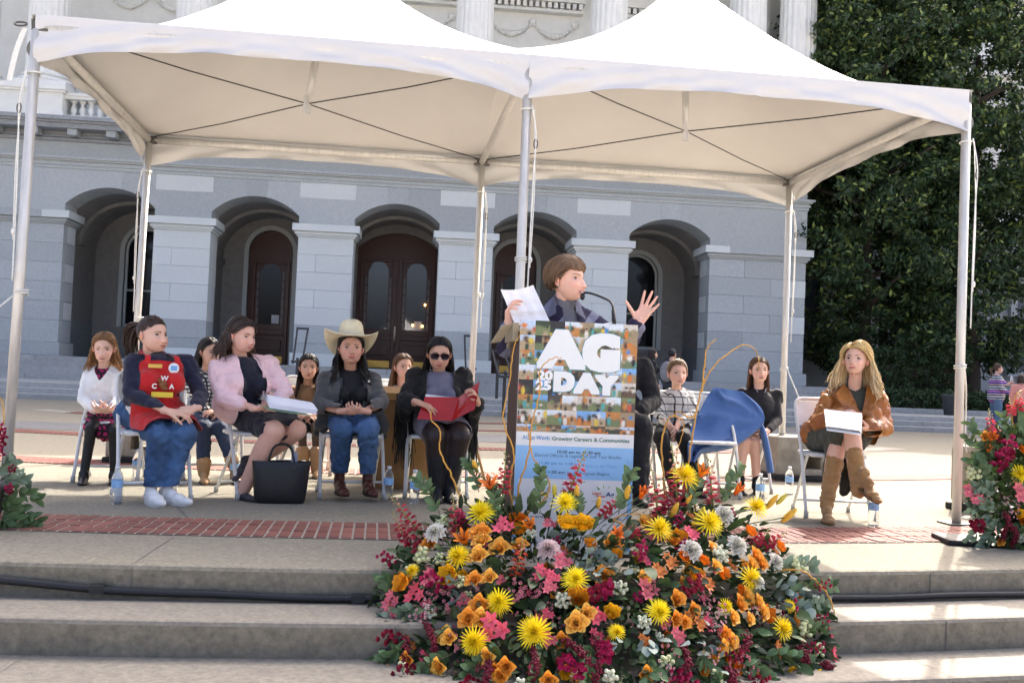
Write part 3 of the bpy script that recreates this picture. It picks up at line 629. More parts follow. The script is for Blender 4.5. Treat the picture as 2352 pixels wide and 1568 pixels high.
# ================================================================== PEOPLE: tools
def remesh(mb, vox=.01, it=5, lam=.5, cut=None, fold=0, fsc=9, fdir=None, seed=0):
    """voxel-merge the collected shapes into one continuous skin; returns verts, faces, normals"""
    me = mb.mesh('tmp', fix=False); o = bpy.data.objects.new('tmp', me); COL.objects.link(o)
    r = o.modifiers.new('r', 'REMESH'); r.mode = 'VOXEL'; r.voxel_size = vox
    dg = bpy.context.evaluated_depsgraph_get(); ev = o.evaluated_get(dg); m2 = bpy.data.meshes.new_from_object(ev)
    n = len(m2.vertices); v = np.empty(n*3); m2.vertices.foreach_get('co', v); v = v.reshape(-1, 3)
    f = [tuple(p.vertices) for p in m2.polygons]; ed = np.empty(len(m2.edges)*2, int); m2.edges.foreach_get('vertices', ed); ed = ed.reshape(-1, 2)
    bpy.data.objects.remove(o); bpy.data.meshes.remove(me)
    deg = np.bincount(ed.ravel(), minlength=n)[:, None]+1e-9
    def lap(x):
        s = np.zeros_like(x); np.add.at(s, ed[:, 0], x[ed[:, 1]]); np.add.at(s, ed[:, 1], x[ed[:, 0]]); return s/deg
    for k in range(it): v = v+lam*(lap(v)-v)
    m2.vertices.foreach_set('co', v.ravel()); m2.update()
    nr = np.empty(n*3); m2.vertices.foreach_get('normal', nr); nr = nr.reshape(-1, 3); bpy.data.meshes.remove(m2)
    if fold:
        q = v.copy()
        if fdir is not None: d = np.array(fdir, float); d /= np.linalg.norm(d); q = q-np.outer(q@d, d)*.75
        d1 = fnoise(q, fsc*1.15, seed); d2 = fnoise(q, fsc*2.6, seed+5); d3 = fnoise(q+d1[:, None]*.03, fsc*1.9, seed+9)
        dis = fold*(np.minimum(np.abs(d1)*2.4, 1)*.75+np.minimum(np.abs(d3)*2.6, 1)*.75+np.abs(d2)*.7-1.15); v = v+nr*dis[:, None]; v = v+.25*(lap(v)-v)
    if cut is not None:
        k = cut(v, nr); f = [q for q in f if not all(k[i] for i in q)]
        used = np.zeros(n, bool)
        for q in f:
            for i in q: used[i] = True
        mp = np.cumsum(used)-1; f = [tuple(int(mp[i]) for i in q) for q in f]; v = v[used]; nr = nr[used]
        ec = {}
        for q in f:
            for a, b in zip(q, q[1:]+q[:1]): ec[(min(a, b), max(a, b))] = ec.get((min(a, b), max(a, b)), 0)+1
        be = np.array([e for e, c_ in ec.items() if c_ == 1])
        if len(be):
            bd = np.bincount(be.ravel(), minlength=len(v)); bi = np.where(bd > 0)[0]
            for _ in range(9):
                s_ = np.zeros_like(v); np.add.at(s_, be[:, 0], v[be[:, 1]]); np.add.at(s_, be[:, 1], v[be[:, 0]]); v[bi] = v[bi]*.4+.6*s_[bi]/bd[bi][:, None]
    return v, f, nr
def rm_part(name, mb, m, parent, vox=.011, it=5, c=(1, 1, 1), colf=None, **k):
    v, f, nr = remesh(mb, vox, it, **k); o = MB()
    o.add(v, f, colf(v, nr) if colf else c); return o.build(name, m, parent, smooth=True, fix=False)
def gz(x, z, x0, z0, sx, sz): return np.exp(-((x-x0)/sx)**2-((z-z0)/sz)**2)
def raye(d, o, c, r):
    d = d/r; q = (o-c)/r; A = (d*d).sum(-1); B = (d*q).sum(-1); C = (q*q).sum(-1)-1
    return (-B+np.sqrt(np.maximum(B*B-A*C, 0)))/A
CR_C, CR_R = V(0, .014, .022), V(.0735, .094, .097)
def head_mesh(skin, lip, hairc, eye=(.05, .03, .02), jaw=1.0, smile=.5, mouth=0., nose=1.0, cheek=1.0, full=1.0, n=92, m=84, brow=1.0, child=False, lid=0.):
    u = np.linspace(-1, 1, n, endpoint=False); th = np.pi*(.42*u+.58*u**3)
    w_ = np.linspace(0, 1, m); zz = w_*2-1; ph = np.pi/2*(.62*zz+.38*zz**3); ph = np.clip(ph-.10*np.cos(ph)**2, -np.pi/2, np.pi/2)
    TH, PH = np.meshgrid(th, ph); d = np.stack([np.sin(TH)*np.cos(PH), -np.cos(TH)*np.cos(PH), np.sin(PH)], -1)
    o = V(0, -.01, -.015); r1 = raye(d, o, CR_C, CR_R); jr = V(.056*jaw, .062, .066+.002*(jaw-1)); r2 = raye(d, o, V(0, -.034, -.05), jr)
    k = 55; r = np.log(np.exp(k*r1)+np.exp(k*r2)-1)/k
    P = o+d*r[..., None]; x, y, z = P[..., 0], P[..., 1], P[..., 2]; fr = np.clip((-d[..., 1]-.15)/.45, 0, 1)
    x *= full
    dy = np.zeros_like(x)
    dy -= .005*gz(x, z, 0, .024, .05, .011)
    for s in (-1, 1):
        dy += .0115*gz(x, z, s*.031, .0, .0165, .0115); dy -= .0045*cheek*gz(x, z, s*.042, -.034, .02, .02); dy -= .003*gz(x, z, s*.031, -.001, .009, .006)
    t = np.clip((.016-z)/.058, 0, 1); wn = .0080+.0075*t; pr = nose*(.0035+.0165*t**1.15)*np.where(z < -.042, np.exp(-((z+.042)/.0075)**2), 1)*np.where(z > .016, np.exp(-((z-.016)/.012)**2), 1)
    dy -= pr*np.exp(-(x/wn)**2)
    for s in (-1, 1): dy -= .0075*nose*gz(x, z, s*.0125, -.043, .0065, .007)
    zm = -.0715+smile*(x/.022)**2*.006; wl = .021+smile*.004
    dy -= .0055*np.exp(-((x)/wl)**2-((z-zm-.0055)/.0052)**2)+.0065*np.exp(-((x)/(wl*.85))**2-((z-zm+.0055+mouth*.008)/.0056)**2)
    dy += .0045*np.exp(-(x/(wl*1.05))**4-((z-zm+mouth*.004)/(.0021+mouth*.005))**2)
    dy -= .0085*gz(x, z, 0, -.104, .020, .013); dy += .0035*gz(x, z, 0, -.0905, .022, .006); dy -= .006*gz(x, z, 0, -.072, .03, .02); dy -= .004*gz(x, z, 0, .055, .05, .025)
    for s in (-1, 1): dy += .002*np.exp(-((x-s*(.027+.15*np.maximum(0, -z-.05)))/.005)**2)*np.exp(-((z+.06)/.02)**2)*(1+smile)
    P[..., 1] += dy*fr
    c = np.tile(np.array(skin, float), (*x.shape, 1))
    def blend(mask, col): 
        nonlocal c
        mask = np.clip(mask*fr, 0, 1)[..., None]; c = c*(1-mask)+np.array(col)*mask
    red = np.array(skin)*np.array((1.08, .80, .78))
    for s in (-1, 1): blend(.55*gz(x, z, s*.042, -.038, .02, .018), red)
    blend(.5*gz(x, z, 0, -.043, .014, .012), red); dk = np.array(skin)*.62
    for s in (-1, 1): blend(.5*gz(x, z, s*.031, .008, .020, .008), dk); blend(.3*gz(x, z, s*.033, -.013, .016, .006), np.array(skin)*.8); blend(.9*gz(x, z, s*.0065, -.0505, .0035, .0028), np.array(skin)*.25)
    lm = np.exp(-(x/wl)**4-((z-zm+mouth*.002)/(.0088+mouth*.006))**4); blend(.95*lm, np.array(lip)*V(.9, .75, .75))
    blend(np.exp(-(x/(wl*.95))**4-((z-zm+mouth*.003)/(.0016+mouth*.0045))**2)*.65, np.array(lip)*.3 if mouth < .3 else (.10, .03, .03))
    mb = MB(); mb.grid(P[:, list(range(n))+[0]], c[:, list(range(n))+[0]])
    pts = P.reshape(-1, 3); front = pts[pts[:, 1] < -.03]
    def sy(x_, z_): i = np.argsort((front[:, 0]-x_)**2+(front[:, 2]-z_)**2)[:3]; return front[i, 1].min()
    if mouth >= .3:
        T = [(q, -.0715+smile*(q/.022)**2*.006) for q in np.linspace(-.015, .015, 7)]
        mb.grid(np.array([[(a, sy(a, b)-.0015, b+.0015) for a, b in T], [(a, sy(a, b)-.001, b-.0035) for a, b in T]]), (.75, .72, .68))
    for s in (-1, 1):
        ex, ez = s*.0315*full, -.0005; open_ = 1-lid
        A = np.linspace(0, 2*np.pi, 20, endpoint=False); xx = .0138*np.cos(A); zz2 = np.where(np.sin(A) > 0, .0068*open_, .0046*(1-lid*.5))*np.abs(np.sin(A))**.8*np.sign(np.sin(A))*(1-.15*np.cos(A)**2)
        yc = sy(ex, ez)
        def ey(px_): return yc-.0012+((px_-ex)/.0138)**2*.0045
        E_ = np.array([(ex+a, ey(ex+a), ez+b) for a, b in zip(xx, zz2)]); mb.add(np.vstack([E_, [(ex, yc-.0022, ez)]]), [(i, (i+1) % 20, 20) for i in range(20)], (.40, .36, .34))
        I = np.array([(ex+.0070*a, ey(ex+.0070*a)-.0012, np.clip(ez+.0070*b+.0006, ez-.004, ez+.0058*open_)) for a, b in zip(np.cos(A), np.sin(A))]); mb.add(np.vstack([I, [(ex, yc-.0032, ez)]]), [(i, (i+1) % 20, 20) for i in range(20)], eye)
        I = np.array([(ex+.0028*a, ey(ex)-.0032, np.clip(ez+.0028*b+.0006, ez-.004, ez+.0055*open_)) for a, b in zip(np.cos(A), np.sin(A))]); mb.add(I, [tuple(range(20))], (.006, .005, .005))
        up = [i for i in range(20) if np.sin(A[i]) >= -.01]; up.sort(key=lambda i: -A[i]); L = E_[up]; th_ = .0026
        mb.grid(np.array([L+V(0, -.0012, -.0004), L+V(0, -.0018, th_)]), (.02, .012, .01))
        B = np.linspace(0, 1, 9); bx = s*(.0135+.036*B)*full; bz = .0168+.0055*np.sin(np.pi*(B*.7+.12))+.0015*B; tk = .0035*brow*(1-.65*B)*np.minimum(1, .5+B*4)
        mb.grid(np.array([[(a, sy(a, b)-.0014, b-q) for a, b, q in zip(bx, bz, tk)], [(a, sy(a, b)-.0014, b+q) for a, b, q in zip(bx, bz, tk)]]), np.minimum(np.array(hairc)*.7, .09))
        e = MB(); e.ell((0, 0, 0), (.010, .020, .031), 14, 10, np.array(skin)*V(1.05, .86, .82)); mb.merge(e, lambda q: q@rotz(s*.45).T@roty(s*.15).T+V(s*.0755*full, .012, -.014))
    return mb
def scalp_ok(v):
    th = np.arctan2(v[:, 0], -v[:, 1]); a = np.abs(th); z = v[:, 2]
    line = np.interp(a, [0, .5, .9, 1.15, 1.45, 1.75, 2.2, 3.2], [.074, .070, .052, .020, -.012, -.045, -.075, -.085]); return z > line
def cap_mesh(mb, hairc, off=.007, n=64, m=44, rough=.003, line=0.):
    th = np.linspace(-np.pi, np.pi, n+1); ph = np.linspace(-.75, np.pi/2, m); TH, PH = np.meshgrid(th, ph)
    d = np.stack([np.sin(TH)*np.cos(PH), -np.cos(TH)*np.cos(PH), np.sin(PH)], -1); r = raye(d, V(0, 0, 0), CR_C, CR_R+off); P = d*r[..., None]
    ok = scalp_ok((P-V(0, 0, line)).reshape(-1, 3)).reshape(P.shape[:2]); P *= (1+RNG.normal(0, rough/.09, P.shape[:2]))[..., None]
    idx = np.arange(P.shape[0]*P.shape[1]).reshape(P.shape[:2]); f = []
    for i in range(m-1):
        for j in range(n):
            if ok[i:i+2, j:j+2].sum() >= 3: f.append((idx[i, j], idx[i, j+1], idx[i+1, j+1], idx[i+1, j]))
    cc = np.clip(np.array(hairc)*RNG.uniform(.75, 1.15, (P.shape[0]*P.shape[1], 1)), 0, 1); mb.add(P.reshape(-1, 3), f, cc)
def slerp(a, b, t):
    om = math.acos(max(-1, min(1, float(a@b)))); 
    return a if om < 1e-4 else (math.sin((1-t)*om)*a+math.sin(t*om)*b)/math.sin(om)
def lock(mb, P, r, c, flat=.5, tipc=None):
    m = len(P); t = np.linspace(0, 1, m); rad = r*(1-.75*t**3)*np.minimum(1, .45+t*3); jc = random.uniform(.7, 1.25)
    cc = np.array([np.array(c)*jc*(1-q)+np.array(tipc if tipc is not None else c)*jc*q for q in t]); mb.tube(P, rad, 5, np.clip(cc, 0, 1), True, flat)
def hair_long(mb, c, length=.25, part=0.0, n=240, vol=.012, wave=.008, wf=14, spread=.25, front=-.2, fwd=.0, tipc=None, back_only=0, ends_in=0, r=.0075, len_jit=.12, sidebias=None, tuck=0):
    cap_mesh(mb, c, .006)
    for i in range(n):
        s = 1 if random.random() < .5 else -1
        if sidebias and random.random() < abs(sidebias): s = 1 if sidebias > 0 else -1
        q = random.random(); py = -.060+.147*q; a0 = V(part+s*random.uniform(.0, .012), py, 0); a0[2] = .022+.097*math.sqrt(max(.05, 1-((py-.014)/.094)**2-(part/.0735)**2)); a0 -= CR_C; e0 = a0/(CR_R); e0 /= np.linalg.norm(e0)
        be = front+(1.62-front)*min(1, q*1.0+random.uniform(-.06, .10)); ze = random.uniform(-.35, .05)
        b0 = V(s*math.cos(be), math.sin(be), ze); b0 /= np.linalg.norm(b0); k = 1+random.uniform(.4, 1)*vol/.08; P = []
        for t in np.linspace(0, 1, 8): P.append(CR_C+slerp(e0, b0, t)*CR_R*(1+(k-1)*math.sin(min(1, t*1.4+.25)*math.pi/2)))
        p = P[-1]; L = length*(1+random.uniform(-len_jit, len_jit)); h = V(p[0], p[1]-.014, 0); hn = h/np.linalg.norm(h); ph = random.random()*6.3; tang = V(-hn[1], hn[0], 0)
        m = 9; amp = wave*random.uniform(.6, 1.3)
        for j in range(1, m+1):
            t = j/m; P.append(p+V(0, -fwd*t*(1 if be < .7 else 0), -L*t)+hn*(spread*.08*t-ends_in*t*t*.08)+(tang*math.sin(wf*t*L/.25*.35+ph)+hn*math.cos(wf*t*L/.25*.35+ph))*amp*t**.7)
        lock(mb, np.array(P), r*random.uniform(.7, 1.25), c, .55, tipc)
def hair_bangs(mb, c, n=40, to=.035, x0=-.05, x1=.055, part=.02, drop=.05, vol=.012):
    for i in range(n):
        q = random.random(); a = V(part+random.uniform(-.03, .03), .0+random.uniform(-.03, .03), .118)-CR_C; e0 = a/CR_R; e0 /= np.linalg.norm(e0)
        xe = x0+(x1-x0)*q; b0 = V(xe/.075, -math.sqrt(max(.1, 1-(xe/.075)**2)), (to-.022)/.097+random.uniform(-.06, .06)); b0 /= np.linalg.norm(b0)
        P = [CR_C+slerp(e0, b0, t)*CR_R*(1+vol/.08*math.sin(t*2.2+.3)) for t in np.linspace(0, 1, 9)]; lock(mb, np.array(P), .007, c, .55)
def hair_pony(mb, c, knot, tail, n=120, rt=.03):
    cap_mesh(mb, c, .005); knot = V(*knot)
    for i in range(n):
        th = random.uniform(-1.45, 1.45); z = np.interp(abs(th), [0, .6, 1.2, 1.6], [.078, .07, .015, -.02]); d = V(math.sin(th), -math.cos(th), 0); o = V(d[0]*.0735, .014+d[1]*.092*.97, z)
        e0 = (o-CR_C)/CR_R; e0 /= np.linalg.norm(e0); k_ = (knot-CR_C)/CR_R; k_ /= np.linalg.norm(k_)
        P = [CR_C+slerp(e0, k_, t)*CR_R*(1.03+.03*math.sin(3*t)) for t in np.linspace(0, .96, 10)]; lock(mb, np.array(P), .0065, c, .5)
    T = spline([knot]+[V(*t) for t in tail], 12)
    for i in range(60):
        a = random.random()*6.3; q = rt*random.random()**.5; d = V(math.cos(a), math.sin(a)*.6, math.sin(a)*.6); tt = np.linspace(0, 1, 12)
        P = T*1.0+np.outer(np.sin(np.clip(tt*1.3+.1, 0, 1)*2.2), d*q)+np.outer(tt, RNG.normal(0, .012, 3)); lock(mb, P[:random.randint(9, 12)], .008, c, .6)
def hand_mesh(wrist, dirn, palm, side, curl=(.5, .5, .5, .5), thumb=(.5, .4), spread=.12, s=1.0, skin=(.5, .3, .2), vox=.0036, bend=None):
    """side=+1: thumb on the +(palm x dir) side. fingers along dirn, palm faces `palm`"""
    d = np.array(dirn, float); d /= np.linalg.norm(d); p = np.array(palm, float); p -= d*(p@d); p /= np.linalg.norm(p); l = np.cross(p, d)*side; w = np.array(wrist, float); mb = MB()
    C = lambda a, b, ra, rb: mb.cap(w+(d*a[0]+l*a[1]+p*a[2])*s, w+(d*b[0]+l*b[1]+p*b[2])*s, ra*s, rb*s, 10, 8)
    C((-.03, 0, 0), (.02, 0, 0), .024, .024)
    for y in (-.027, -.009, .009, .027): C((.01, y*.65, 0), (.082, y, 0), .0145, .0125)
    C((.012, .018, .006), (.045, .030, .008), .016, .013)
    base = [(.088, .030, .0), (.094, .010, 0), (.089, -.010, 0), (.080, -.029, 0)]; ln = [(.040, .025, .019), (.045, .028, .020), (.041, .026, .019), (.032, .020, .017)]
    for i in range(4):
        q = np.array(base[i]); ang = 0; sp = (1.5-i)*spread
        for j, L in enumerate(ln[i]):
            ang += curl[i]*(1.0, 1.15, .7)[j]; dv = np.array((math.cos(ang)*math.cos(sp), math.sin(sp)*max(.2, math.cos(ang)), math.sin(ang))); dv /= np.linalg.norm(dv); e = q+dv*L
            C(q, e, (.0098, .0088, .0080)[j], (.0090, .0080, .0068)[j]); q = e
    q = np.array((.022, .026, .006)); a, b = thumb
    for j, (L, r0, r1) in enumerate(((.042, .013, .011), (.032, .0108, .0098), (.026, .0096, .0075))):
        an = a+j*.02-.25*j*b; dv = np.array((math.cos(an), math.sin(an), .35+b*.5*j)); dv /= np.linalg.norm(dv); e = q+dv*L; C(q, e, r0, r1); q = e
    v, f, nr = remesh(mb, vox, 3); c = np.tile(np.array(skin, float), (len(v), 1))
    tipm = np.clip(((v-w)@d/s-.12)/.05, 0, 1)[:, None]; c = c*(1-tipm*.25)+np.array(skin)*V(1.1, .75, .72)*tipm*.25
    o = MB(); o.add(v, f, np.clip(c, 0, 1)); return o
m_skin = mat('skin', (1, 1, 1), .48, .05, 30, .08, 220, attr=True, spec=.4, bdist=.002)
m_hair = mat('hair', (1, 1, 1), .42, .25, 14, 0, attr=True, spec=.5, stretch=(6, 6, .6))
m_cloth = {}
def cloth(name, col, rough=.85, var=.08, bump=.25, bscale=180, sheen=.15, **k): return mat('cloth_'+name, col, rough, var, k.pop('scale', 14), bump, bscale, sheen=sheen, **k)
def pattern(name, base, line, sx, sz, wx, wz, line2=None, rough=.85, rot=0, yw=0, off=(0., 0.)):
    m = mat('cloth_'+name, base, rough, .05, 20, .2, 200); n = m.node_tree; L = n.links.new; b = n.nodes['Principled BSDF']
    tc = n.nodes.new('ShaderNodeTexCoord'); mp = n.nodes.new('ShaderNodeMapping'); mp.inputs['Rotation'].default_value = (0, rot, 0); L(tc.outputs['Object'], mp.inputs[0]); sp = n.nodes.new('ShaderNodeSeparateXYZ'); L(mp.outputs[0], sp.inputs[0])
    def stripe(sock, sc, w, o):
        mu = n.nodes.new('ShaderNodeMath'); mu.operation = 'MULTIPLY_ADD'; mu.inputs[1].default_value = sc; mu.inputs[2].default_value = o+50; L(sock, mu.inputs[0])
        fr = n.nodes.new('ShaderNodeMath'); fr.operation = 'FRACT'; L(mu.outputs[0], fr.inputs[0]); lt = n.nodes.new('ShaderNodeMath'); lt.operation = 'LESS_THAN'; lt.inputs[1].default_value = w; L(fr.outputs[0], lt.inputs[0]); return lt.outputs[0]
    src = b.inputs['Base Color'].links[0].from_socket
    ss = []
    xs_ = sp.outputs[0]
    if yw:
        ad = n.nodes.new('ShaderNodeMath'); ad.operation = 'MULTIPLY_ADD'; ad.inputs[1].default_value = yw; L(sp.outputs[1], ad.inputs[0]); L(sp.outputs[0], ad.inputs[2]); xs_ = ad.outputs[0]
    if wx: ss.append((stripe(xs_, sx, wx, off[0]), line))
    if wz: ss.append((stripe(sp.outputs[2], sz, wz, off[1]), line2 or line))
    for sk, cl in ss:
        mx = n.nodes.new('ShaderNodeMix'); mx.data_type = 'RGBA'; L(sk, mx.inputs[0]); L(src, mx.inputs[6]); mx.inputs[7].default_value = (*cl, 1); src = mx.outputs[2]
    L(src, b.inputs['Base Color']); return m
class Person:
    """one figure; local frame faces -Y, x to the viewer's right, z up from the ground"""
    def __init__(s, name_label, x, y, phi, skin, hairc, group=None, k=1.0, w=1.0, seat=.45, z0=0., cat='person'):
        s.o = empty('person', (x, y, z0), phi, name_label, cat, group); s.skin = np.clip(np.array(skin)*V(1.25, 1.27, 1.25), 0, .8); s.hairc = np.array(hairc); s.k = k; s.w = w; s.seat = seat
        s.body = MB(); s.extra = MB(); S = s.S
        s.j = dict(pel=S(0, .07, .55), wai=S(0, .085, .70), che=S(0, .06, .885), nb=S(0, .055, 1.055), hd=S(0, .005, 1.185),
                   sa=S(-.165, .06, 1.0), sb=S(.165, .06, 1.0), ea=S(-.235, .0, .745), eb=S(.235, .0, .745), wa=S(-.10, -.24, .66), wb=S(.10, -.24, .66),
                   ha=S(-.085, .05, .535), hb=S(.085, .05, .535), ka=S(-.10, -.36, .545), kb=S(.10, -.36, .545), aa=V(-.1, -.40*k, .095), ab=V(.1, -.40*k, .095))
    def S(s, x, y, z): return V(x*s.k, y*s.k, s.seat+(z-.45)*s.k)
    def set(s, **k):
        for a, b in k.items(): s.j[a] = s.S(*b) if not isinstance(b, np.ndarray) else b
        return s
    def nk(s, v, r=.068, dz=.035):
        c = s.j['nb']; return (np.hypot(v[:, 0]-c[0], v[:, 1]-c[1]-.0) < r*s.k) & (v[:, 2] > c[2]-dz*s.k)
    def lapels(s, m, par, w=.07, drop=.26, spread=.045, up=.02, yo=-.0, name='lapel', nw=.06):
        """turned-back lapels lying on the jacket front"""
        q = s.j['nb']; c = s.j['che']; k = s.k
        for sx in (-1, 1):
            mb = MB(); yf = c[1]-(.135+yo)*k; P = [V(q[0]+sx*nw*k, q[1]-.02*k, q[2]+up*k), V(q[0]+sx*(nw+w*.75)*k, yf+.055*k, q[2]-.055*k), V(q[0]+sx*(nw+w)*k, yf+.01*k, q[2]-.115*k), V(q[0]+sx*spread*k, yf-.035*k, q[2]-drop*k), V(q[0]+sx*(spread+.005)*k, yf+.0*k, q[2]-.10*k)]
            mb.add(np.vstack([P, np.array(P)+V(0, .010, 0)]), [(0, 1, 2, 4), (2, 3, 4), (5, 6, 7, 9), (7, 8, 9), (0, 1, 6, 5), (1, 2, 7, 6), (2, 3, 8, 7), (3, 4, 9, 8), (4, 0, 5, 9)]); mb.build(name, m, par)
    def lean(s, dx=0, dy=0):
        """shift the upper body"""
        for a, q in (('wai', .3), ('che', .65), ('nb', .95), ('hd', 1.15), ('sa', .9), ('sb', .9)): s.j[a] = s.j[a]+V(dx*q, dy*q, 0)*s.k
        return s
    def torso(s, mb, e=0., bust=0., belly=0., hips=True, low=True):
        j, k, w = s.j, s.k, s.w
        if low: mb.ell(j['pel'], V(.165*w+e, .13+e, .115+e)*k, 20, 12)
        mb.ell(j['wai']+V(0, -.01, 0)*k-V(0, belly*.4, 0), V(.128*w+e+belly*.3, .108+e+belly, .135+e)*k, 20, 12)
        mb.ell(j['che'], V(.142*w+e, .100+e, .150+e)*k, 20, 12); mb.cap(j['wai'], j['che'], (.105*w+e)*k, (.108*w+e)*k)
        if low: mb.cap(j['pel'], j['wai'], (.13*w+e)*k, (.115*w+e)*k)
        mb.cap(j['sa']+V(.035, 0, -.028)*k, j['sb']+V(-.035, 0, -.028)*k, (.048+e*.8)*k, (.048+e*.8)*k)
        for q in ('sa', 'sb'): mb.cap(j['nb']+V(0, .012, -.03)*k, j[q]+V(0, .0, -.015)*k, (.042+e*.6)*k, (.040+e*.6)*k)
        if bust:
            for sx in (-1, 1): mb.ell(j['che']+V(sx*.07*w, -.085, -.035)*k, V(.062+e, .05+bust+e, .062+e)*k, 14, 10)
        return mb
    def arm(s, mb, side, e=0., to=1.0, r=(.05, .043, .034), start=0.):
        j, k = s.j, s.k; e = e*.55; r = tuple(q*.93 for q in r); S_, E_, W_ = j['s'+side]-V(0, 0, .022)*k, j['e'+side], j['w'+side]
        mb.cap(S_+(E_-S_)*start, E_, (r[0]*s.w**.5+e)*k, (r[1]+e)*k)
        if to > 0: mb.cap(E_, E_+(W_-E_)*to, (r[1]+e)*k, (r[1]+(r[2]-r[1])*to+e)*k)
        return mb
    def leg(s, mb, side, e=0., to=1.0, r=(.088, .062, .058, .04), thigh=1.0):
        j, k = s.j, s.k; w = s.w**.6; H_, K_, A_ = j['h'+side], j['k'+side], j['a'+side]
        mb.cap(H_, H_+(K_-H_)*thigh, (r[0]*w+e)*k, (r[1]*w+(r[0]-r[1])*(1-thigh)*w+e)*k)
        if to > 0:
            c_ = K_+(A_-K_)*.32+V(0, .012, 0)*k; E_ = K_+(A_-K_)*to
            mb.cap(K_, c_, (r[1]*w*.93+e)*k, (r[2]*w+e)*k)
            if to > .33: mb.cap(c_, E_, (r[2]*w+e)*k, (r[2]*w+(r[3]-r[2]*w)*(to-.32)/.68+e)*k)
        return mb
    def head(s, yaw=0, pitch=0, roll=0, sc=1.0, **kw):
        lip = kw.pop('lip', s.skin*V(.95, .55, .55)); s.Rh = rotz(yaw)@rotx(pitch)@roty(roll); s.hs = sc*(.93+.07*s.k)
        hm = head_mesh(s.skin, lip, s.hairc, **kw); s.body.merge(hm, s.H); s.headv = s.H(np.vstack(hm.v)); return s
    def H(s, v): return (np.asarray(v)*V(1.025, 1, .955)*s.hs)@s.Rh.T+s.j['hd']
    def hairs(s, fn, *a, name='hair', **k):
        mb = MB(); fn(mb, s.hairc, *a, **k); o = MB(); o.merge(mb, s.H); return o.build(name, m_hair, s.o, True, fix=False)
    def neck(s, mb, r=.046):
        j, k = s.j, s.k; up = j['hd']+s.Rh@(V(0, .018, -.075)*s.hs); mb.cap(j['nb']-V(0, -.005, .05)*k, up, (r+.004)*k, r*k); return mb
    def skin_base(s, arms='ab', legs='', bust=.0, armto=1.0, legto=1.0, neck=True, legcol=None, thigh=1.0, vox=.0115, r_arm=(.04, .034, .026), r_leg=(.08, .056, .052, .036), belly=0., low=True):
        mb = MB(); s.torso(mb, -.02, bust*.7, belly*.6)
        if neck: s.neck(mb)
        for a in arms: s.arm(mb, a, 0, armto, r_arm)
        for a in legs: s.leg(mb, a, 0, legto, r_leg, thigh)
        v, f, nr = remesh(mb, vox, 4); c = np.tile(s.skin, (len(v), 1)).astype(float)
        if legcol is not None:
            mk = (v[:, 2] < s.seat+.16*s.k) & ((v[:, 1] < -.12*s.k) | (v[:, 2] < s.seat-.05)); c[mk] = np.array(legcol)
        s.body.add(v, f, c); return s
    def hand(s, side, dirn, palm, th=1, hs=.92, **k): s.body.merge(hand_mesh(s.j['w'+side], dirn, palm, th, s=hs*(.9+.1*s.k), skin=s.skin*k.pop('tint', 1), **k)); return s
    def done(s): return s.body.build('body', m_skin, s.o, True, fix=False)
    def shoe(s, side, m, L=.25, wd=.044, h=.07, toe=None, lift=0., heel=.0, shaft=0., name='shoe', sr=.05, slouch=0, tilt=0., sole=None, laces=False):
        """foot of length L under the ankle pointing along toe (local xy)"""
        A_ = s.j['a'+side]; t = np.array(toe if toe is not None else (0, -1), float); t /= np.linalg.norm(t); t3 = V(t[0], t[1], 0); up = V(0, 0, 1)
        if tilt: t3 = t3*math.cos(tilt)+up*math.sin(tilt); up = np.cross(np.cross(t3, up), t3); up /= np.linalg.norm(up)
        l3 = np.cross(up, t3); g_ = A_-up*(.095-lift) if tilt else V(A_[0], A_[1], lift); mb = MB()
        B = g_-t3*.055
        def pt(a, b, c): return B+t3*a+l3*b+up*c
        for (a, b, ww, hh, z_) in ((.03, .03, wd*.72, h*.62, h*.5+heel), (.10, .0, wd*.8, h*.55, h*.45+heel*.6), (.165, .0, wd, h*.42, h*.36), (L-.03, -.004, wd*.75, h*.32, h*.28)):
            R_ = np.stack([l3, t3, up], 1); mb.ell(pt(a, 0, z_), (ww, .055, hh), 14, 10, R=R_)
        if heel: mb.cap(pt(.012, 0, .02), pt(.018, 0, heel+.02), .018, .026)
        mb.cap(pt(.05, 0, h*.7+heel), A_+up*.02, sr*.8, sr*.75)
        if shaft: mb.cap(A_-V(0, 0, .0), A_+(s.j['k'+side]-A_)*shaft, sr, sr*1.25)
        o = rm_part(name, mb, m, s.o, .007, 5, fold=.003 if not slouch else .009, fsc=13, seed=3, fdir=(1, 0, 0) if slouch else None)
        if sole is not None or heel or not tilt:
            so_ = MB(); a_ = np.linspace(0, 2*np.pi, 25)[:-1]; ring = [(L*.5-.012+(L*.5+.012)*math.cos(t), wd*(1.0+.12*math.cos(t))*math.sin(t)*(.86 if math.cos(t) < 0 else 1.0)) for t in a_]
            so_.add(np.array([pt(x_, y_, .001+heel*(x_ < .07)*0) for x_, y_ in ring]+[pt(x_, y_, .017) for x_, y_ in ring]), [tuple(range(24)), tuple(range(47, 23, -1))]+[(i, (i+1) % 24, 24+(i+1) % 24, 24+i) for i in range(24)])
            so_.build('sole', mat('sole_%d' % int(1000*(sole[0] if sole else .02)), sole or (.02, .018, .016), .7, .1, 20), o)
        if laces:
            lc = MB()
            for q in range(5): c_ = pt(.085+.02*q, 0, h*.93-.008*q); lc.tube(spline([c_-l3*.026-up*.012, c_+up*.002, c_+l3*.026-up*.012], 6), .0035, 5)
            lc.build('laces', mat('lace_grey', (.55, .55, .54), .8, .05), o)
        return o
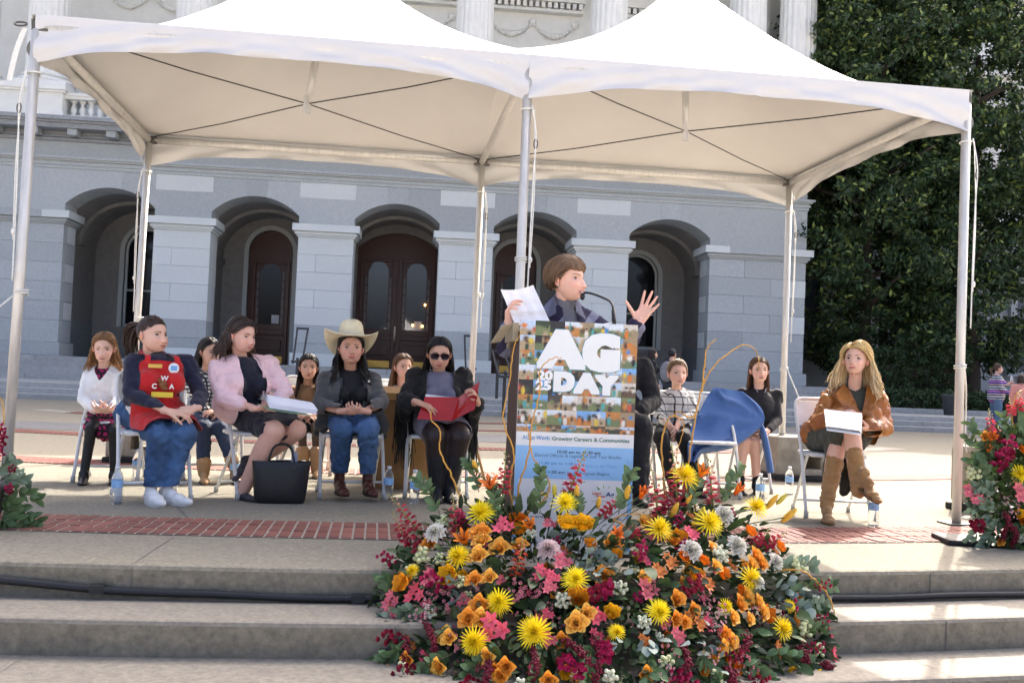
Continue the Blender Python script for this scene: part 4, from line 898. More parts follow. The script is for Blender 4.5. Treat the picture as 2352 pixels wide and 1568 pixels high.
# ================================================================== FOLDING CHAIRS
m_chair = mat('white_enamel', (.74, .74, .72), .4, .05, 20, .05, 100, spec=.5)
m_cap = mat('grey_rubber', (.45, .44, .42), .8, .1, 20)
def make_chair(label):
    o = empty('folding_chair', (0, 0, 0), 0, label, 'chair', 'white folding chairs on the stage')
    Q = []
    for sx in (-1, 1): Q.append([(sx*.218, -.225, .02), (sx*.212, -.03, .42), (sx*.205, .13, .60), (sx*.200, .235, .755)])
    P = Q[0]+[(-.175, .262, .795), (-.12, .272, .805), (.12, .272, .805), (.175, .262, .795)]+Q[1][::-1]
    mb = MB(); mb.tube(spline(P, 60), .0125, 10); mb.build('main_frame', m_chair, o, True)
    for sx in (-1, 1):
        mb = MB(); mb.tube(spline([(sx*.193, -.13, .425), (sx*.193, -.06, .36), (sx*.195, .10, .17), (sx*.198, .225, .02)], 16), .011, 8); mb.build('leg', m_chair, o, True)
        mb = MB(); mb.tube([(sx*.2185, -.227, 0), (sx*.218, -.224, .045)], .0165, 10); mb.build('foot_cap', m_cap, o, True)
        mb = MB(); mb.tube([(sx*.1985, .227, 0), (sx*.198, .222, .04)], .0155, 10); mb.build('foot_cap', m_cap, o, True)
        mb = MB(); mb.box((sx*.201-.002, -.15, .412), (sx*.201+.002, .09, .428)); mb.build('seat_bracket', m_chair, o)
    mb = MB(); mb.tube([(-.215, -.17, .115), (.215, -.17, .115)], .009, 8); mb.build('cross_bar', m_chair, o, True)
    mb = MB(); mb.tube([(-.196, .175, .08), (.196, .175, .08)], .009, 8); mb.build('cross_bar', m_chair, o, True)
    a = np.linspace(-1, 1, 13); P = []
    for z in np.linspace(0, 1, 6): P.append([(x*.188, .15+.125*z-.03*(1-x*x)*0+.022*(1-x*x), .615+.175*z) for x in a])
    P = np.array(P); mb = MB(); mb.grid(P); mb.grid(P+V(0, .012, 0)); mb.grid(np.stack([P[0], P[0]+V(0, .012, 0)])); mb.grid(np.stack([P[-1], P[-1]+V(0, .012, 0)])); mb.build('backrest', m_chair, o, True)
    mb = MB(); mb.rbox((-.19, -.205, .412), (.19, .195, .437), .011); s = mb.build('seat', m_chair, o); smooth_by_angle(s)
    return o
chair0 = make_chair('x'); CHAIRS = []
def chair(x, y, phi, label):
    o = chair0 if not CHAIRS else copy_tree(chair0)
    o.location = (x, y, 0); o.rotation_euler = (0, 0, phi); o['label'] = label; CHAIRS.append(o); return o
def text_mb(txt, size, bold=0., align='CENTER', sx=1.0):
    cu = bpy.data.curves.new('t', 'FONT'); cu.body = txt; cu.size = size; cu.align_x = align; cu.offset = bold; cu.resolution_u = 3
    o = bpy.data.objects.new('t', cu); COL.objects.link(o); dg = bpy.context.evaluated_depsgraph_get(); me = bpy.data.meshes.new_from_object(o.evaluated_get(dg))
    v = np.empty(len(me.vertices)*3); me.vertices.foreach_get('co', v); v = v.reshape(-1, 3)*V(sx, 1, 1); f = [tuple(p.vertices) for p in me.polygons]
    bpy.data.objects.remove(o); bpy.data.meshes.remove(me); return v, f
def place_text(mb, txt, size, o, ex, ey, bold=0., align='CENTER', c=(1, 1, 1), sx=1.0, off=None):
    v, f = text_mb(txt, size, bold, align, sx)
    if len(v) == 0: return mb
    q = np.array(o)+np.outer(v[:, 0], np.array(ex))+np.outer(v[:, 1], np.array(ey)); return mb.add(q, f, c)
def pxl(p, x, y, Y):
    w = atY(x, y, Y)-np.array(p.o.location); return rotz(-p.o.rotation_euler[2])@w
GP = 'seated guests on the stage'
navy, red, pinkc = (.010, .012, .035), (.50, .010, .012), (.86, .60, .62)
m_jean = mat('denim', (.035, .085, .19), .8, .35, 7, .3, 220, col2=(.055, .12, .25), stretch=(1, 1, .5))
m_jeand = mat('dark_denim', (.022, .035, .07), .8, .3, 7, .3, 220, col2=(.03, .05, .10))
m_black = cloth('black', (.012, .012, .014), sheen=.05)
m_paper = mat('paper', (.82, .82, .86), .6, .02, 5)
# ------------------------------------------------------------------ woman in red apron
chair(-1.44, 6.9, .36, 'white folding chair under the woman in red apron')
p = Person('woman in navy sweater, red apron and jeans, hands clasped, looking aside', -1.44, 6.93, .36, (.56, .34, .26), (.045, .022, .014), GP, 1.0, 1.06)
X = lambda *a: pxl(p, *a)
p.set(hd=X(351, 768, 6.85), sa=X(304, 822, 6.82), sb=X(430, 824, 7.00), ea=X(298, 905, 6.68), eb=X(462, 908, 6.86), wa=X(385, 944, 6.56), wb=X(446, 938, 6.62), ka=X(366, 1000, 6.58), kb=X(424, 998, 6.62), aa=X(347, 1128, 6.62), ab=X(384, 1128, 6.66), nb=X(350, 815, 6.9), che=X(362, 865, 6.86), wai=X(345, 920, 6.88))
p.head(.62, .05, 0, 1.01, jaw=1.16, full=1.07, lip=(.42, .17, .14), cheek=1.3)
p.skin_base('ab', '', .03); p.hand('a', (1, -.15, -.12), (.1, .35, -.8), 1, curl=(.35,)*4, thumb=(.5, .3)); p.hand('b', (-1, .1, -.22), (.1, .5, -.6), -1, curl=(.55,)*4, thumb=(.4, .3)); p.done()
p.hairs(hair_pony, (0.02, .112, .045), [(0, .165, .045), (0, .20, -.03), (0.0, .19, -.12), (0, .17, -.2)], rt=.055, n=190)
mb = MB(); p.torso(mb, .018, .045, .05); 
for s in 'ab': p.arm(mb, s, .022, .78)
rm_part('sweater', mb, cloth('navy_knit', navy), p.o, .011, 6, fold=.012, fsc=8, seed=1, cut=lambda v, n: (v[:, 2] < .60) | p.nk(v))
mb = MB(); p.torso(mb, .012, 0, .04); rm_part('white_shirt_tail', mb, cloth('white_cotton', (.75, .75, .76)), p.o, .012, 4, fold=.01, cut=lambda v, n: (v[:, 2] > .655) | (v[:, 2] < .5))
mb = MB(); mb.ell(p.j['pel']+V(-.02, .01, -.01), (.225, .17, .14), 20, 12)
for s in 'ab': p.leg(mb, s, .008, 1.0, (.098, .072, .062, .046))
rm_part('jeans', mb, m_jean, p.o, .0115, 5, fold=.012, fsc=10, seed=4, cut=lambda v, n: v[:, 2] < .115)
mb = MB(); p.torso(mb, .028, .05, .054)
for s in 'ab': p.leg(mb, s, .034, 0, (.098, .078, .062, .046))
mb.cap((p.j['ha']+p.j['hb'])/2, (p.j['ka']+p.j['kb'])/2, .12, .10)
jc = p.j['che']
def acut(v, n):
    x = v[:, 0]-jc[0]-.015; bib = (v[:, 2] > .70) & (v[:, 2] < jc[2]+.10) & (np.abs(x) < .138-.42*np.clip(v[:, 2]-.86, 0, 1)+.05*np.clip(.8-v[:, 2], 0, .1)) & (n[:, 1] < .15)
    skirt = (v[:, 2] <= .70) & (v[:, 2] > .46) & (v[:, 1] < -.02) & (v[:, 1] > -.39) & (v[:, 0] > -.17) & (v[:, 0] < .33) & ((n[:, 2] > -.35) | (n[:, 1] < -.5)); return ~(bib | skirt)
apr = rm_part('apron', mb, cloth('red_apron', red, bump=.15), p.o, .010, 5, fold=.008, fsc=7, seed=2, cut=acut)
for sx, q in ((-1, -.095), (1, .095)):
    mb = MB(); P = spline([V(jc[0]+q, jc[1]-.15, jc[2]+.085), V(jc[0]+q*.9, jc[1]-.115, jc[2]+.135), p.j['nb']+V(sx*.075, -.05, .005), p.j['nb']+V(sx*.06, .03, .03)], 14); mb.grid(np.stack([P+V(-.017, -.012, 0), P+V(.017, -.012, 0)], 1)); mb.build('apron_strap', cloth('red_apron', red), apr)
yb = jc[1]-.195; jx = jc[0]-.01
mb = MB(); mb.rbox((jx-.075, yb+.035, jc[2]+.055), (jx+.01, yb+.043, jc[2]+.082), .003); mb.build('name_badge', mbrass, p.o)
mb = MB(); mb.lathe([(.001, 0), (.031, 0), (.033, .004), (.001, .006)], 24, M=lambda v: v@rotx(math.pi/2).T+V(jx+.08, yb+.035, jc[2]+.06)); bt = mb.build('round_button', mat('button_white', (.78, .8, .82), .3, .02), p.o)
mb = MB(); mb.box((jx+.061, yb+.026, jc[2]+.045), (jx+.099, yb+.0285, jc[2]+.075)); mb.build('button_print', mat('button_blue', (.15, .38, .72), .4, .02), bt)
mb = MB(); mb.box((jx-.055, yb-.018, jc[2]-.125), (jx+.075, yb-.010, jc[2]-.092)); mb.build('apron_band', mat('yellow_band', (.75, .55, .05), .6, .05), apr)
mb = MB(); place_text(mb, 'W', .042, (jx+.02, yb-.012, jc[2]-.02), (1, 0, 0), (0, 0, 1), .0015); place_text(mb, 'C', .042, (jx-.04, yb-.014, jc[2]-.07), (1, 0, 0), (0, 0, 1), .0015); place_text(mb, 'A', .042, (jx+.065, yb-.014, jc[2]-.07), (1, 0, 0), (0, 0, 1), .0015); tag(mb.build('apron_letters', mat('print_white', (.8, .8, .8), .6, .02), apr), kind='stuff')
mb = MB(); mb.ell((jx+.012, yb-.01, jc[2]-.045), (.026, .008, .022), 14, 8); mb.ell((jx-.008, yb-.01, jc[2]-.02), (.014, .006, .012), 10, 6); mb.ell((jx+.022, yb-.01, jc[2]-.068), (.024, .006, .014), 10, 6, (.6, .4, .2)); mb.build('apron_emblem', mat('emblem_brown', (.20, .075, .02), .6, .3, 60), apr, True)
for s in 'ab': p.shoe(s, mat('white_sneaker', (.8, .79, .77), .5, .04, 20), .265, .050, .095, toe=(.55, -1) if s == 'b' else (.15, -1), name='sneaker', sole=(.55, .54, .52), laces=True)
mb = MB(); mb.ell(p.H(V((-.076, -.004, -.042)))[0], (.005,)*3, 10, 8); mb.build('earring', mat('pearl', (.8, .78, .74), .25, .02), p.o, True)
# ------------------------------------------------------------------ woman in pink blazer
chair(-.80, 7.2, .5, 'white folding chair under the woman in pink blazer')
p = Person('woman in pale pink blazer and navy dress, legs crossed, holding papers', -.80, 7.22, .5, (.60, .345, .27), (.03, .022, .02), GP, 1.0, 1.14)
p.set(hd=X(556, 770, 7.12), sa=X(498, 836, 7.08), sb=X(620, 828, 7.27), ea=X(510, 914, 6.94), eb=X(654, 900, 7.10), wa=X(588, 938, 6.84), wb=X(630, 938, 6.92), ka=X(630, 990, 6.82), kb=X(680, 988, 6.93), aa=X(558, 1128, 6.93), ab=X(567, 1072, 7.10), nb=X(556, 818, 7.2), che=X(558, 870, 7.14), wai=X(545, 925, 7.18))
p.head(.42, .16, .03, .99, jaw=1.1, full=1.05, lip=(.50, .16, .15), smile=.9, lid=.3, cheek=1.3)
p.skin_base('ab', 'ab', .03, r_leg=(.085, .066, .066, .042)); p.hand('a', (1, -.25, .05), (.0, .2, 1), -1, curl=(.3,)*4); p.hand('b', (-.6, -.5, -.1), (0, .2, 1), 1, curl=(.4,)*4); p.done()
p.hairs(hair_long, .17, .02, 300, .022, .018, 24, .6, -.02, tipc=(.07, .035, .022), len_jit=.25, fwd=.03)
mb = MB(); p.torso(mb, .006, .04, .02); rm_part('dress_top', mb, cloth('navy_crepe', (.008, .010, .024)), p.o, .011, 5, fold=.004, cut=lambda v, n: ((np.abs(v[:, 0]-p.j['nb'][0]) < .09*np.clip((v[:, 2]-.93)/.12, 0, 1)*.9) & (n[:, 1] < 0) & (v[:, 2] > .93)) | p.nk(v))
mb = MB(); mb.ell(p.j['pel'], (.205, .16, .13), 20, 12); mb.cap(p.j['ha'], p.j['ka']+V(0, .03, 0), .108, .082); mb.cap(p.j['hb'], p.j['kb']+V(0, .03, 0), .108, .082); mb.cap((p.j['ha']+p.j['hb'])/2, (p.j['ka']+p.j['kb'])/2+V(0, .06, .0), .1, .075)
rm_part('dress_skirt', mb, cloth('navy_crepe', (.008, .010, .024)), p.o, .011, 6, fold=.008, fsc=8, cut=lambda v, n: v[:, 1] < p.j['ka'][1]+.015)
mb = MB(); p.torso(mb, .026, .045, .03); mb.cap(p.j['pel']+V(-.10, -.02, .05), p.j['pel']+V(-.14, -.04, -.02), .11, .10); mb.cap(p.j['pel']+V(.10, -.02, .05), p.j['pel']+V(.13, -.02, .0), .10, .09)
for s in 'ab': p.arm(mb, s, .026, .52, (.052, .046, .042))
c0 = p.j['nb'][0]
bz = rm_part('blazer', mb, cloth('pink_wool', pinkc, bump=.12, sheen=.1), p.o, .0105, 6, fold=.010, fsc=7, seed=6, cut=lambda v, n: ((np.abs(v[:, 0]-c0-.005) < .085-.04*np.clip((v[:, 2]-.92)/.12, 0, 1)) & (n[:, 1] < .1)) | p.nk(v) | (v[:, 2] < .47))
p.lapels(cloth('pink_wool', pinkc), bz, .06, .27, .07)
for s in 'ab': p.shoe(s, cloth('charcoal_flat', (.05, .042, .05)), .25, .040, .05, toe=(.25, -1) if s == 'a' else (-.5, -.5), lift=0 if s == 'a' else p.j['ab'][2]-.09, name='flat_shoe', tilt=-.5 if s == 'b' else 0)
mb = MB(); mb.ell(p.H(V((-.077, -.002, -.042)))[0], (.006,)*3, 10, 8); mb.build('earring', mat('pearl', (.8, .78, .74), .25, .02), p.o, True)
# papers she holds
o = empty('paper_sheaf', p.o.location, p.o.rotation_euler[2], 'sheaf of white printed pages held by the woman in pink blazer', 'papers')
mb = MB(); A_, B_ = X(612, 935, 6.80), X(712, 950, 6.78); A_ = A_+V(-.02, 0, .0)
for k in range(3):
    P = np.array([[A_+(B_-A_)*u+V(0, -.10+.2*v, .012*k+.0+.035*math.sin(math.pi*min(1, v*1.1))*(1-.3*u)+.05*v) for u in np.linspace(0, 1, 9)] for v in np.linspace(0, 1, 9)]); mb.grid(P+V(.006*k, .004*k, 0))
mb.build('pages', m_paper, o, True)
mb = MB(); P = np.array([[A_+(B_-A_)*u*.92+V(-.01, -.11+.2*v, -.012+.03*v) for u in (0, .5, 1)] for v in (0, .5, 1)]); mb.grid(P); mb.build('folder_edge', mat('paper_green', (.45, .68, .45), .6, .15, 12), o)
# ------------------------------------------------------------------ woman in cowboy hat
chair(-.18, 7.3, .14, 'white folding chair under the woman in cowboy hat')
p = Person('woman in straw cowboy hat, grey blazer, jeans and brown boots, hands folded', -.18, 7.33, .14, (.50, .275, .20), (.012, .009, .008), GP, 1.0, 1.06)
p.set(hd=X(806, 800, 7.25), sa=X(748, 864, 7.36), sb=X(858, 866, 7.34), ea=X(735, 930, 7.18), eb=X(876, 926, 7.16), wa=X(786, 944, 6.95), wb=X(838, 944, 6.94), ka=X(786, 988, 6.92), kb=X(846, 988, 6.90), aa=X(780, 1092, 7.12), ab=X(845, 1090, 7.12), nb=X(806, 850, 7.36), che=X(804, 893, 7.32), wai=X(804, 940, 7.36))
p.head(-.02, -.06, 0, 1.0, jaw=1.05, full=1.03, lip=(.52, .15, .14), smile=.8, cheek=1.3)
p.skin_base('ab', '', .03); p.hand('a', (1, -.2, .05), (-.1, .6, .5), 1, curl=(.6,)*4, hs=.88); p.hand('b', (-1, -.2, .08), (.1, .6, .5), -1, curl=(.65,)*4, hs=.88); p.done()
p.hairs(hair_long, .27, .0, 260, .014, .020, 26, .5, -.02, fwd=.06, len_jit=.25, r=.009)
mb = MB(); p.torso(mb, .004, .045, .02); cx_ = p.j['nb'][0]
rm_part('black_top', mb, m_black, p.o, .011, 5, fold=.004, cut=lambda v, n: ((np.abs(v[:, 0]-cx_) < .075*np.clip((v[:, 2]-.86)/.16, 0, 1)) & (n[:, 1] < .1) & (v[:, 2] > .86)) | p.nk(v))
mb = MB(); p.torso(mb, .028, .045, .03)
for s in 'ab': p.arm(mb, s, .026, .86, (.052, .045, .038))
for sx in (-1, 1): mb.cap(p.j['pel']+V(sx*.13, -.02, .08), p.j['pel']+V(sx*.21, -.12, -.06), .09, .055); mb.cap(p.j['pel']+V(sx*.16, .0, .0), p.j['pel']+V(sx*.23, -.05, -.12), .07, .04)
bz = rm_part('blazer', mb, cloth('grey_wool', (.075, .075, .075), bump=.3), p.o, .0105, 6, fold=.010, fsc=7, seed=8, cut=lambda v, n: ((np.abs(v[:, 0]-cx_) < .095-.05*np.clip((v[:, 2]-.92)/.12, 0, 1)+.05*np.clip(.8-v[:, 2], 0, .3)) & (n[:, 1] < .15) & (v[:, 2] > .5)) | p.nk(v) | ((np.abs(v[:, 0]-cx_) < .2) & (v[:, 1] < -.1) & (v[:, 2] < .63) & (n[:, 1] < .1)))
p.lapels(cloth('grey_wool', (.075,)*3), bz, .055, .27, .07)
mb = MB(); mb.ell(p.j['pel'], (.18, .15, .12), 20, 12)
for s in 'ab': p.leg(mb, s, .006, 1.0, (.088, .070, .064, .056))
rm_part('jeans', mb, m_jean, p.o, .0115, 5, fold=.012, fsc=10, seed=14, cut=lambda v, n: v[:, 2] < p.j['aa'][2]+.03)
for s in 'ab': p.shoe(s, mat('brown_boot_leather', (.085, .024, .016), .35, .25, 18, .2, 60), .26, .045, .08, toe=(.12, -1), lift=.035, heel=.03, name='boot')
mb = MB(); mb.ell((.085, p.j['che'][1]-.155, p.j['che'][2]+.06), (.008, .004, .008), 10, 6); mb.build('lapel_pin', mat('pearl', (.8, .78, .74), .25, .02), p.o, True)
# straw cowboy hat
m_straw = mat('cream_straw', (.74, .66, .45), .75, .10, 30, .5, 160)
o = empty('cowboy_hat', p.o.location, p.o.rotation_euler[2], 'cream straw cowboy hat with upturned brim', 'hat')
hc = p.H(V((0, .012, .078)))[0]; mb = MB(); n = 64; P = []
def tilt_(mb):
    mb.v = [(q-hc)@rotx(-.12).T+hc for q in mb.v]
a = np.linspace(0, 2*np.pi, n+1)
for q in np.linspace(0, 1, 12):
    rx, ry = .088+.100*q, .105+.105*q
    P.append([hc+V(rx*math.sin(t), -ry*math.cos(t), -.004+.055*q**2*abs(math.sin(t))**3-.115*q**1.3*max(0, -math.cos(t))**.8-.010*q*max(0, math.cos(t))) for t in a])
P = np.array(P); mb.grid(P); mb.grid(P+V(0, 0, .006)); mb.grid(np.stack([P[-1], P[-1]+V(0, 0, .006)])); tilt_(mb); mb.build('brim', m_straw, o, True)
mb = MB(); P = []
for h_, sx, sy in ((0, 1, 1), (.03, .99, .985), (.06, .95, .95), (.09, .88, .90), (.108, .78, .82), (.118, .62, .70), (.114, .4, .5), (.105, .2, .3), (.10, .01, .01)):
    P.append([hc+V(.088*sx*math.sin(t)*(1-.25*max(0, (h_-.05)/.07)*max(0, math.cos(t))**2), -.105*sy*math.cos(t), h_+(.012*math.cos(t)**2 if h_ > .1 else 0)-(.014*math.exp(-((abs(math.sin(t))-.0)/.5)**2) if h_ > .112 else 0)) for t in a])
mb.grid(np.array(P)); tilt_(mb); mb.build('crown', m_straw, o, True)
mb = MB(); mb.grid(np.array([[hc+V(.0905*math.sin(t), -.1075*math.cos(t), h_) for t in a] for h_ in (.004, .034)])); tilt_(mb); mb.build('hat_band', mat('woven_band', (.70, .64, .47), .7, .25, 60, .5, 160, stretch=(1, 1, 8)), o, True)
# ------------------------------------------------------------------ woman with red folder
chair(.43, 7.5, .0, 'white folding chair under the woman with red folder')
p = Person('woman in sunglasses, black fringed shawl and grey dress reading a red folder', .43, 7.52, .0, (.48, .27, .195), (.008, .007, .008), GP, 1.0, 1.1)
p.set(hd=X(1009, 812, 7.42), sa=X(955, 866, 7.52), sb=X(1064, 866, 7.52), ea=X(932, 926, 7.34), eb=X(1085, 938, 7.32), wa=X(960, 924, 7.10), wb=X(1096, 920, 7.06), ka=X(1000, 1003, 7.08), kb=X(1057, 1003, 7.08), aa=X(1003, 1132, 7.14), ab=X(1030, 1128, 7.16), nb=X(1010, 856, 7.5), che=X(1010, 900, 7.47), wai=X(1008, 950, 7.5))
p.head(.0, .20, 0, .99, jaw=1.06, full=1.03, lip=(.45, .09, .10))
tights = (.030, .020, .019)
p.skin_base('ab', 'ab', .04, legcol=tights, r_leg=(.10, .076, .068, .046)); p.hand('a', (.8, -.35, -.25), (.1, .2, -1), -1, curl=(.15, .25, .3, .35)); p.hand('b', (-.2, -.5, .5), (-.9, -.2, -.2), -1, curl=(.6,)*4); p.done()
p.hairs(hair_long, .15, .0, 280, .016, .004, 8, .35, -.02, r=.009, len_jit=.08)
mb = MB(); p.torso(mb, .012, .055, .03); mb.ell(p.j['pel'], (.205, .17, .13), 20, 12); mb.cap(p.j['ha'], p.j['ka']+V(0, .08, .015), .118, .095); mb.cap(p.j['hb'], p.j['kb']+V(0, .08, .015), .118, .095); mb.cap((p.j['ha']+p.j['hb'])/2, (p.j['ka']+p.j['kb'])/2+V(0, .09, 0), .1, .085)
rm_part('dress', mb, cloth('mauve_grey_knit', (.155, .15, .215), bump=.5, bscale=220), p.o, .011, 5, fold=.005, fsc=8, cut=lambda v, n: (v[:, 1] < p.j['ka'][1]+.075) | p.nk(v))
mb = MB(); p.torso(mb, .032, .03, .0)
for s, sx in (('a', -1), ('b', 1)):
    p.arm(mb, s, .034, .45, (.06, .06, .06)); E_ = p.j['e'+s]; mb.cap(E_, E_+V(sx*.0, .02, -.10), .07, .05); mb.cap(p.j['s'+s], E_+V(0, .05, -.1), .08, .05)
rm_part('shawl', mb, cloth('black_knit', (.008, .008, .009), sheen=.05), p.o, .0115, 5, fold=.014, fsc=7, seed=9, cut=lambda v, n: ((np.abs(v[:, 0]-p.j['nb'][0]) < .105) & (n[:, 1] < .3)) | p.nk(v) | ((v[:, 2] < .62) & (np.abs(v[:, 0]) < .21)))
fr_ = MB()
for sx in (-1, 1):
    for i in range(80):
        x = sx*random.uniform(.17, .30); y = random.uniform(-.12, .16); z1 = random.uniform(.16, .34); fr_.tube([(x, y, .72), (x+random.uniform(-.02, .02), y+.01, .5), (x+random.uniform(-.03, .03), y+.01, z1)], [.006, .005, .002], 4)
tag(fr_.build('shawl_fringe', m_black, p.o), kind='stuff')
for s in 'ab': p.shoe(s, mat('black_suede', (.012, .012, .014), .7, .15, 20, .2, 90), .26, .043, .075, toe=(.0 if s == 'a' else .1, -1), heel=.03, shaft=.62, sr=.052, name='knee_boot')
gl = MB()
for sx in (-1, 1):
    A2 = np.linspace(0, 2*np.pi, 24, endpoint=False); L = np.array([(sx*.034+.029*np.sign(np.cos(t))*abs(np.cos(t))**.7, -.101+.006*abs(math.cos(t)), -.004+.0215*np.sign(np.sin(t))*abs(np.sin(t))**.7) for t in A2]); gl.add(L, [tuple(range(24))]); gl.tube(np.vstack([L, L[:1]]), .0028, 6); gl.tube([(sx*.062, -.097, .006), (sx*.078, -.04, .004), (sx*.080, .01, -.005)], .003, 6)
gl.tube([(-.008, -.104, .004), (.008, -.104, .004)], .003, 6); g2 = MB(); g2.merge(gl, p.H); sg = g2.build('sunglasses', mat('dark_lens', (.012, .006, .010), .12, .05, 20, spec=.7), None, False)
sg.location = p.o.location; sg.rotation_euler = (0, 0, p.o.rotation_euler[2]); tag(sg, 'large dark sunglasses worn by the woman with red folder', 'sunglasses')
# red folder
o = empty('red_folder', p.o.location, 0, 'glossy red pocket folder held open by the woman in sunglasses', 'folder')
m_redf = mat('red_card', (.42, .012, .012), .22, .05, 8, spec=.6)
A_, B_, C_, D_ = X(958, 962, 7.05), X(976, 911, 7.12), X(1054, 912, 7.12), X(1037, 966, 7.02)
def quad(a, b, c, d, n=8, bow=0.):
    return np.array([[(a*(1-u)+d*u)*(1-v)+(b*(1-u)+c*u)*v+V(0, -bow*math.sin(math.pi*u)*math.sin(math.pi*v), 0) for u in np.linspace(0, 1, n)] for v in np.linspace(0, 1, n)])
mb = MB(); P = quad(A_, B_, C_, D_, bow=.01); mb.grid(P); mb.grid(P+V(0, .003, 0)); mb.build('front_cover', m_redf, o, True)
E_, F_ = X(1137, 880, 7.05), X(1128, 945, 6.92)
E_, F_ = X(1101, 876, 7.02), X(1090, 940, 6.94); mb = MB(); P = quad(D_, C_, E_, F_, bow=.015); mb.grid(P); mb.grid(P+V(.002, .003, 0)); mb.build('back_cover', m_redf, o, True)
mb = MB(); P = quad(X(972, 935, 7.15), X(978, 905, 7.16), X(1040, 912, 7.17), X(1040, 935, 7.16)); mb.grid(P); mb.build('sheet', m_paper, o)
# ------------------------------------------------------------------ woman in brown leather jacket
chair(3.17, 6.9, -.16, 'white folding chair under the woman in brown leather jacket')
p = Person('blonde woman in brown leather jacket and tan suede boots, legs crossed, with binder', 3.17, 6.92, -.16, (.62, .37, .28), (.70, .49, .20), GP, 1.0, 1.06)
p.set(hd=X(1966, 826, 6.86), sa=X(1906, 906, 6.98), sb=X(2018, 910, 6.90), ea=X(1882, 972, 6.83), eb=X(2030, 980, 6.88), wa=X(1926, 952, 6.72), wb=X(1992, 982, 6.66), ka=X(1926, 1010, 6.62), kb=X(1957, 988, 6.50), aa=X(1898, 1160, 6.52), ab=X(1972, 1128, 6.40), nb=X(1962, 890, 6.94), che=X(1961, 940, 6.93), wai=X(1960, 990, 6.96), ha=V(-.085, .05, .53), hb=V(.085, .05, .545))
p.head(-.52, -.10, .0, 1.0, jaw=.98, full=.99, lip=(.55, .20, .19), smile=.4)
p.skin_base('ab', 'ab', .03, r_leg=(.078, .058, .058, .04)); p.hand('a', (.9, -.15, .15), (.3, .6, -.5), 1, curl=(.4,)*4); p.hand('b', (-.6, -.4, -.1), (-.2, .3, 1), 1, curl=(.5,)*4); p.done()
p.hairs(hair_long, .25, -.02, 380, .036, .024, 17, .9, -.02, tipc=(.80, .62, .36), len_jit=.25, r=.0085, fwd=.03)
m_olive = cloth('olive_jersey', (.060, .062, .045))
mb = MB(); p.torso(mb, .004, .04, .01); mb.cap(p.j['nb']+V(0, 0, -.02), p.j['nb']+V(0, -.01, .05), .062, .058); rm_part('olive_top', mb, m_olive, p.o, .011, 4, fold=.008, fsc=14)
mb = MB(); mb.ell(p.j['pel'], (.185, .15, .12), 20, 12); mb.cap(p.j['ha'], p.j['ka']+V(0, .0, .01), .10, .085); mb.cap(p.j['hb'], p.j['kb']+V(0, .03, 0), .10, .08); mb.cap(p.j['ka']+V(0, .03, -.02), p.j['ka']+V(-.03, -.0, -.24), .085, .075); mb.cap(p.j['ka']+V(.09, .06, -.05), p.j['ka']+V(.07, .05, -.34), .07, .045); mb.cap(p.j['hb'], p.j['pel']+V(.16, -.2, -.03), .1, .06)
rm_part('olive_skirt', mb, m_olive, p.o, .010, 5, fold=.014, fsc=11, fdir=(0, .3, 1), seed=12, cut=lambda v, n: ((v[:, 0] > p.j['kb'][0]-.052) & (v[:, 0] < p.j['kb'][0]+.05) & (n[:, 1] < .1) & (v[:, 1] < -.25) & (v[:, 2] < p.j['kb'][2]+.05)))
m_leath = mat('brown_leather', (.33, .105, .026), .38, .35, 6, .45, 22, col2=(.42, .17, .035), spec=.5, coat=.1)
mb = MB(); p.torso(mb, .036, .03, .02)
for s in 'ab': p.arm(mb, s, .034, .92, (.056, .054, .05))
cx_ = p.j['nb'][0]
lj = rm_part('leather_jacket', mb, m_leath, p.o, .0105, 6, fold=.016, fsc=8, seed=21, cut=lambda v, n: ((np.abs(v[:, 0]-cx_) < .02+.085*np.clip((v[:, 2]-.74)/.28, 0, 1)) & (n[:, 1] < .25) & (v[:, 2] > .72)) | p.nk(v) | (v[:, 2] < .50) | ((v[:, 2] < .62) & (n[:, 1] < -.2) & (np.abs(v[:, 0]-cx_) < .15)))
for sx in (-1, 1):
    q = p.j['nb']; y_ = p.j['che'][1]-.165; mb = MB(); P = [V(cx_+sx*.075, q[1]-.03, q[2]+.025), V(cx_+sx*.165, y_+.035, q[2]-.045), V(cx_+sx*.16, y_+.01, q[2]-.085), V(cx_+sx*.03, y_-.03, q[2]-.26), V(cx_+sx*.055, y_+.0, q[2]-.12)]
    mb.add(np.vstack([P, np.array(P)+V(0, .012, 0)]), [(0, 1, 2, 4), (2, 3, 4), (5, 6, 7, 9), (7, 8, 9), (0, 1, 6, 5), (1, 2, 7, 6), (2, 3, 8, 7), (3, 4, 9, 8), (4, 0, 5, 9)]); mb.build('lapel', m_leath, lj)
m_sued = mat('tan_suede', (.36, .20, .075), .85, .15, 14, .3, 90, sheen=.3)
p.shoe('a', m_sued, .25, .043, .08, toe=(-.12, -1), heel=.05, shaft=.66, sr=.049, name='suede_boot', slouch=1, sole=(.16, .09, .04))
p.shoe('b', m_sued, .25, .043, .08, toe=(.45, -1), heel=.05, shaft=.62, sr=.049, name='suede_boot', slouch=1, lift=p.j['ab'][2]-.10, tilt=-.45, sole=(.16, .09, .04))
o = empty('white_binder', p.o.location, p.o.rotation_euler[2], 'white ring binder resting on the lap of the blonde woman', 'binder')
A_, B_, C_, D_ = X(1895, 948, 6.50), X(1899, 988, 6.30), X(1978, 999, 6.28), X(1981, 957, 6.48)
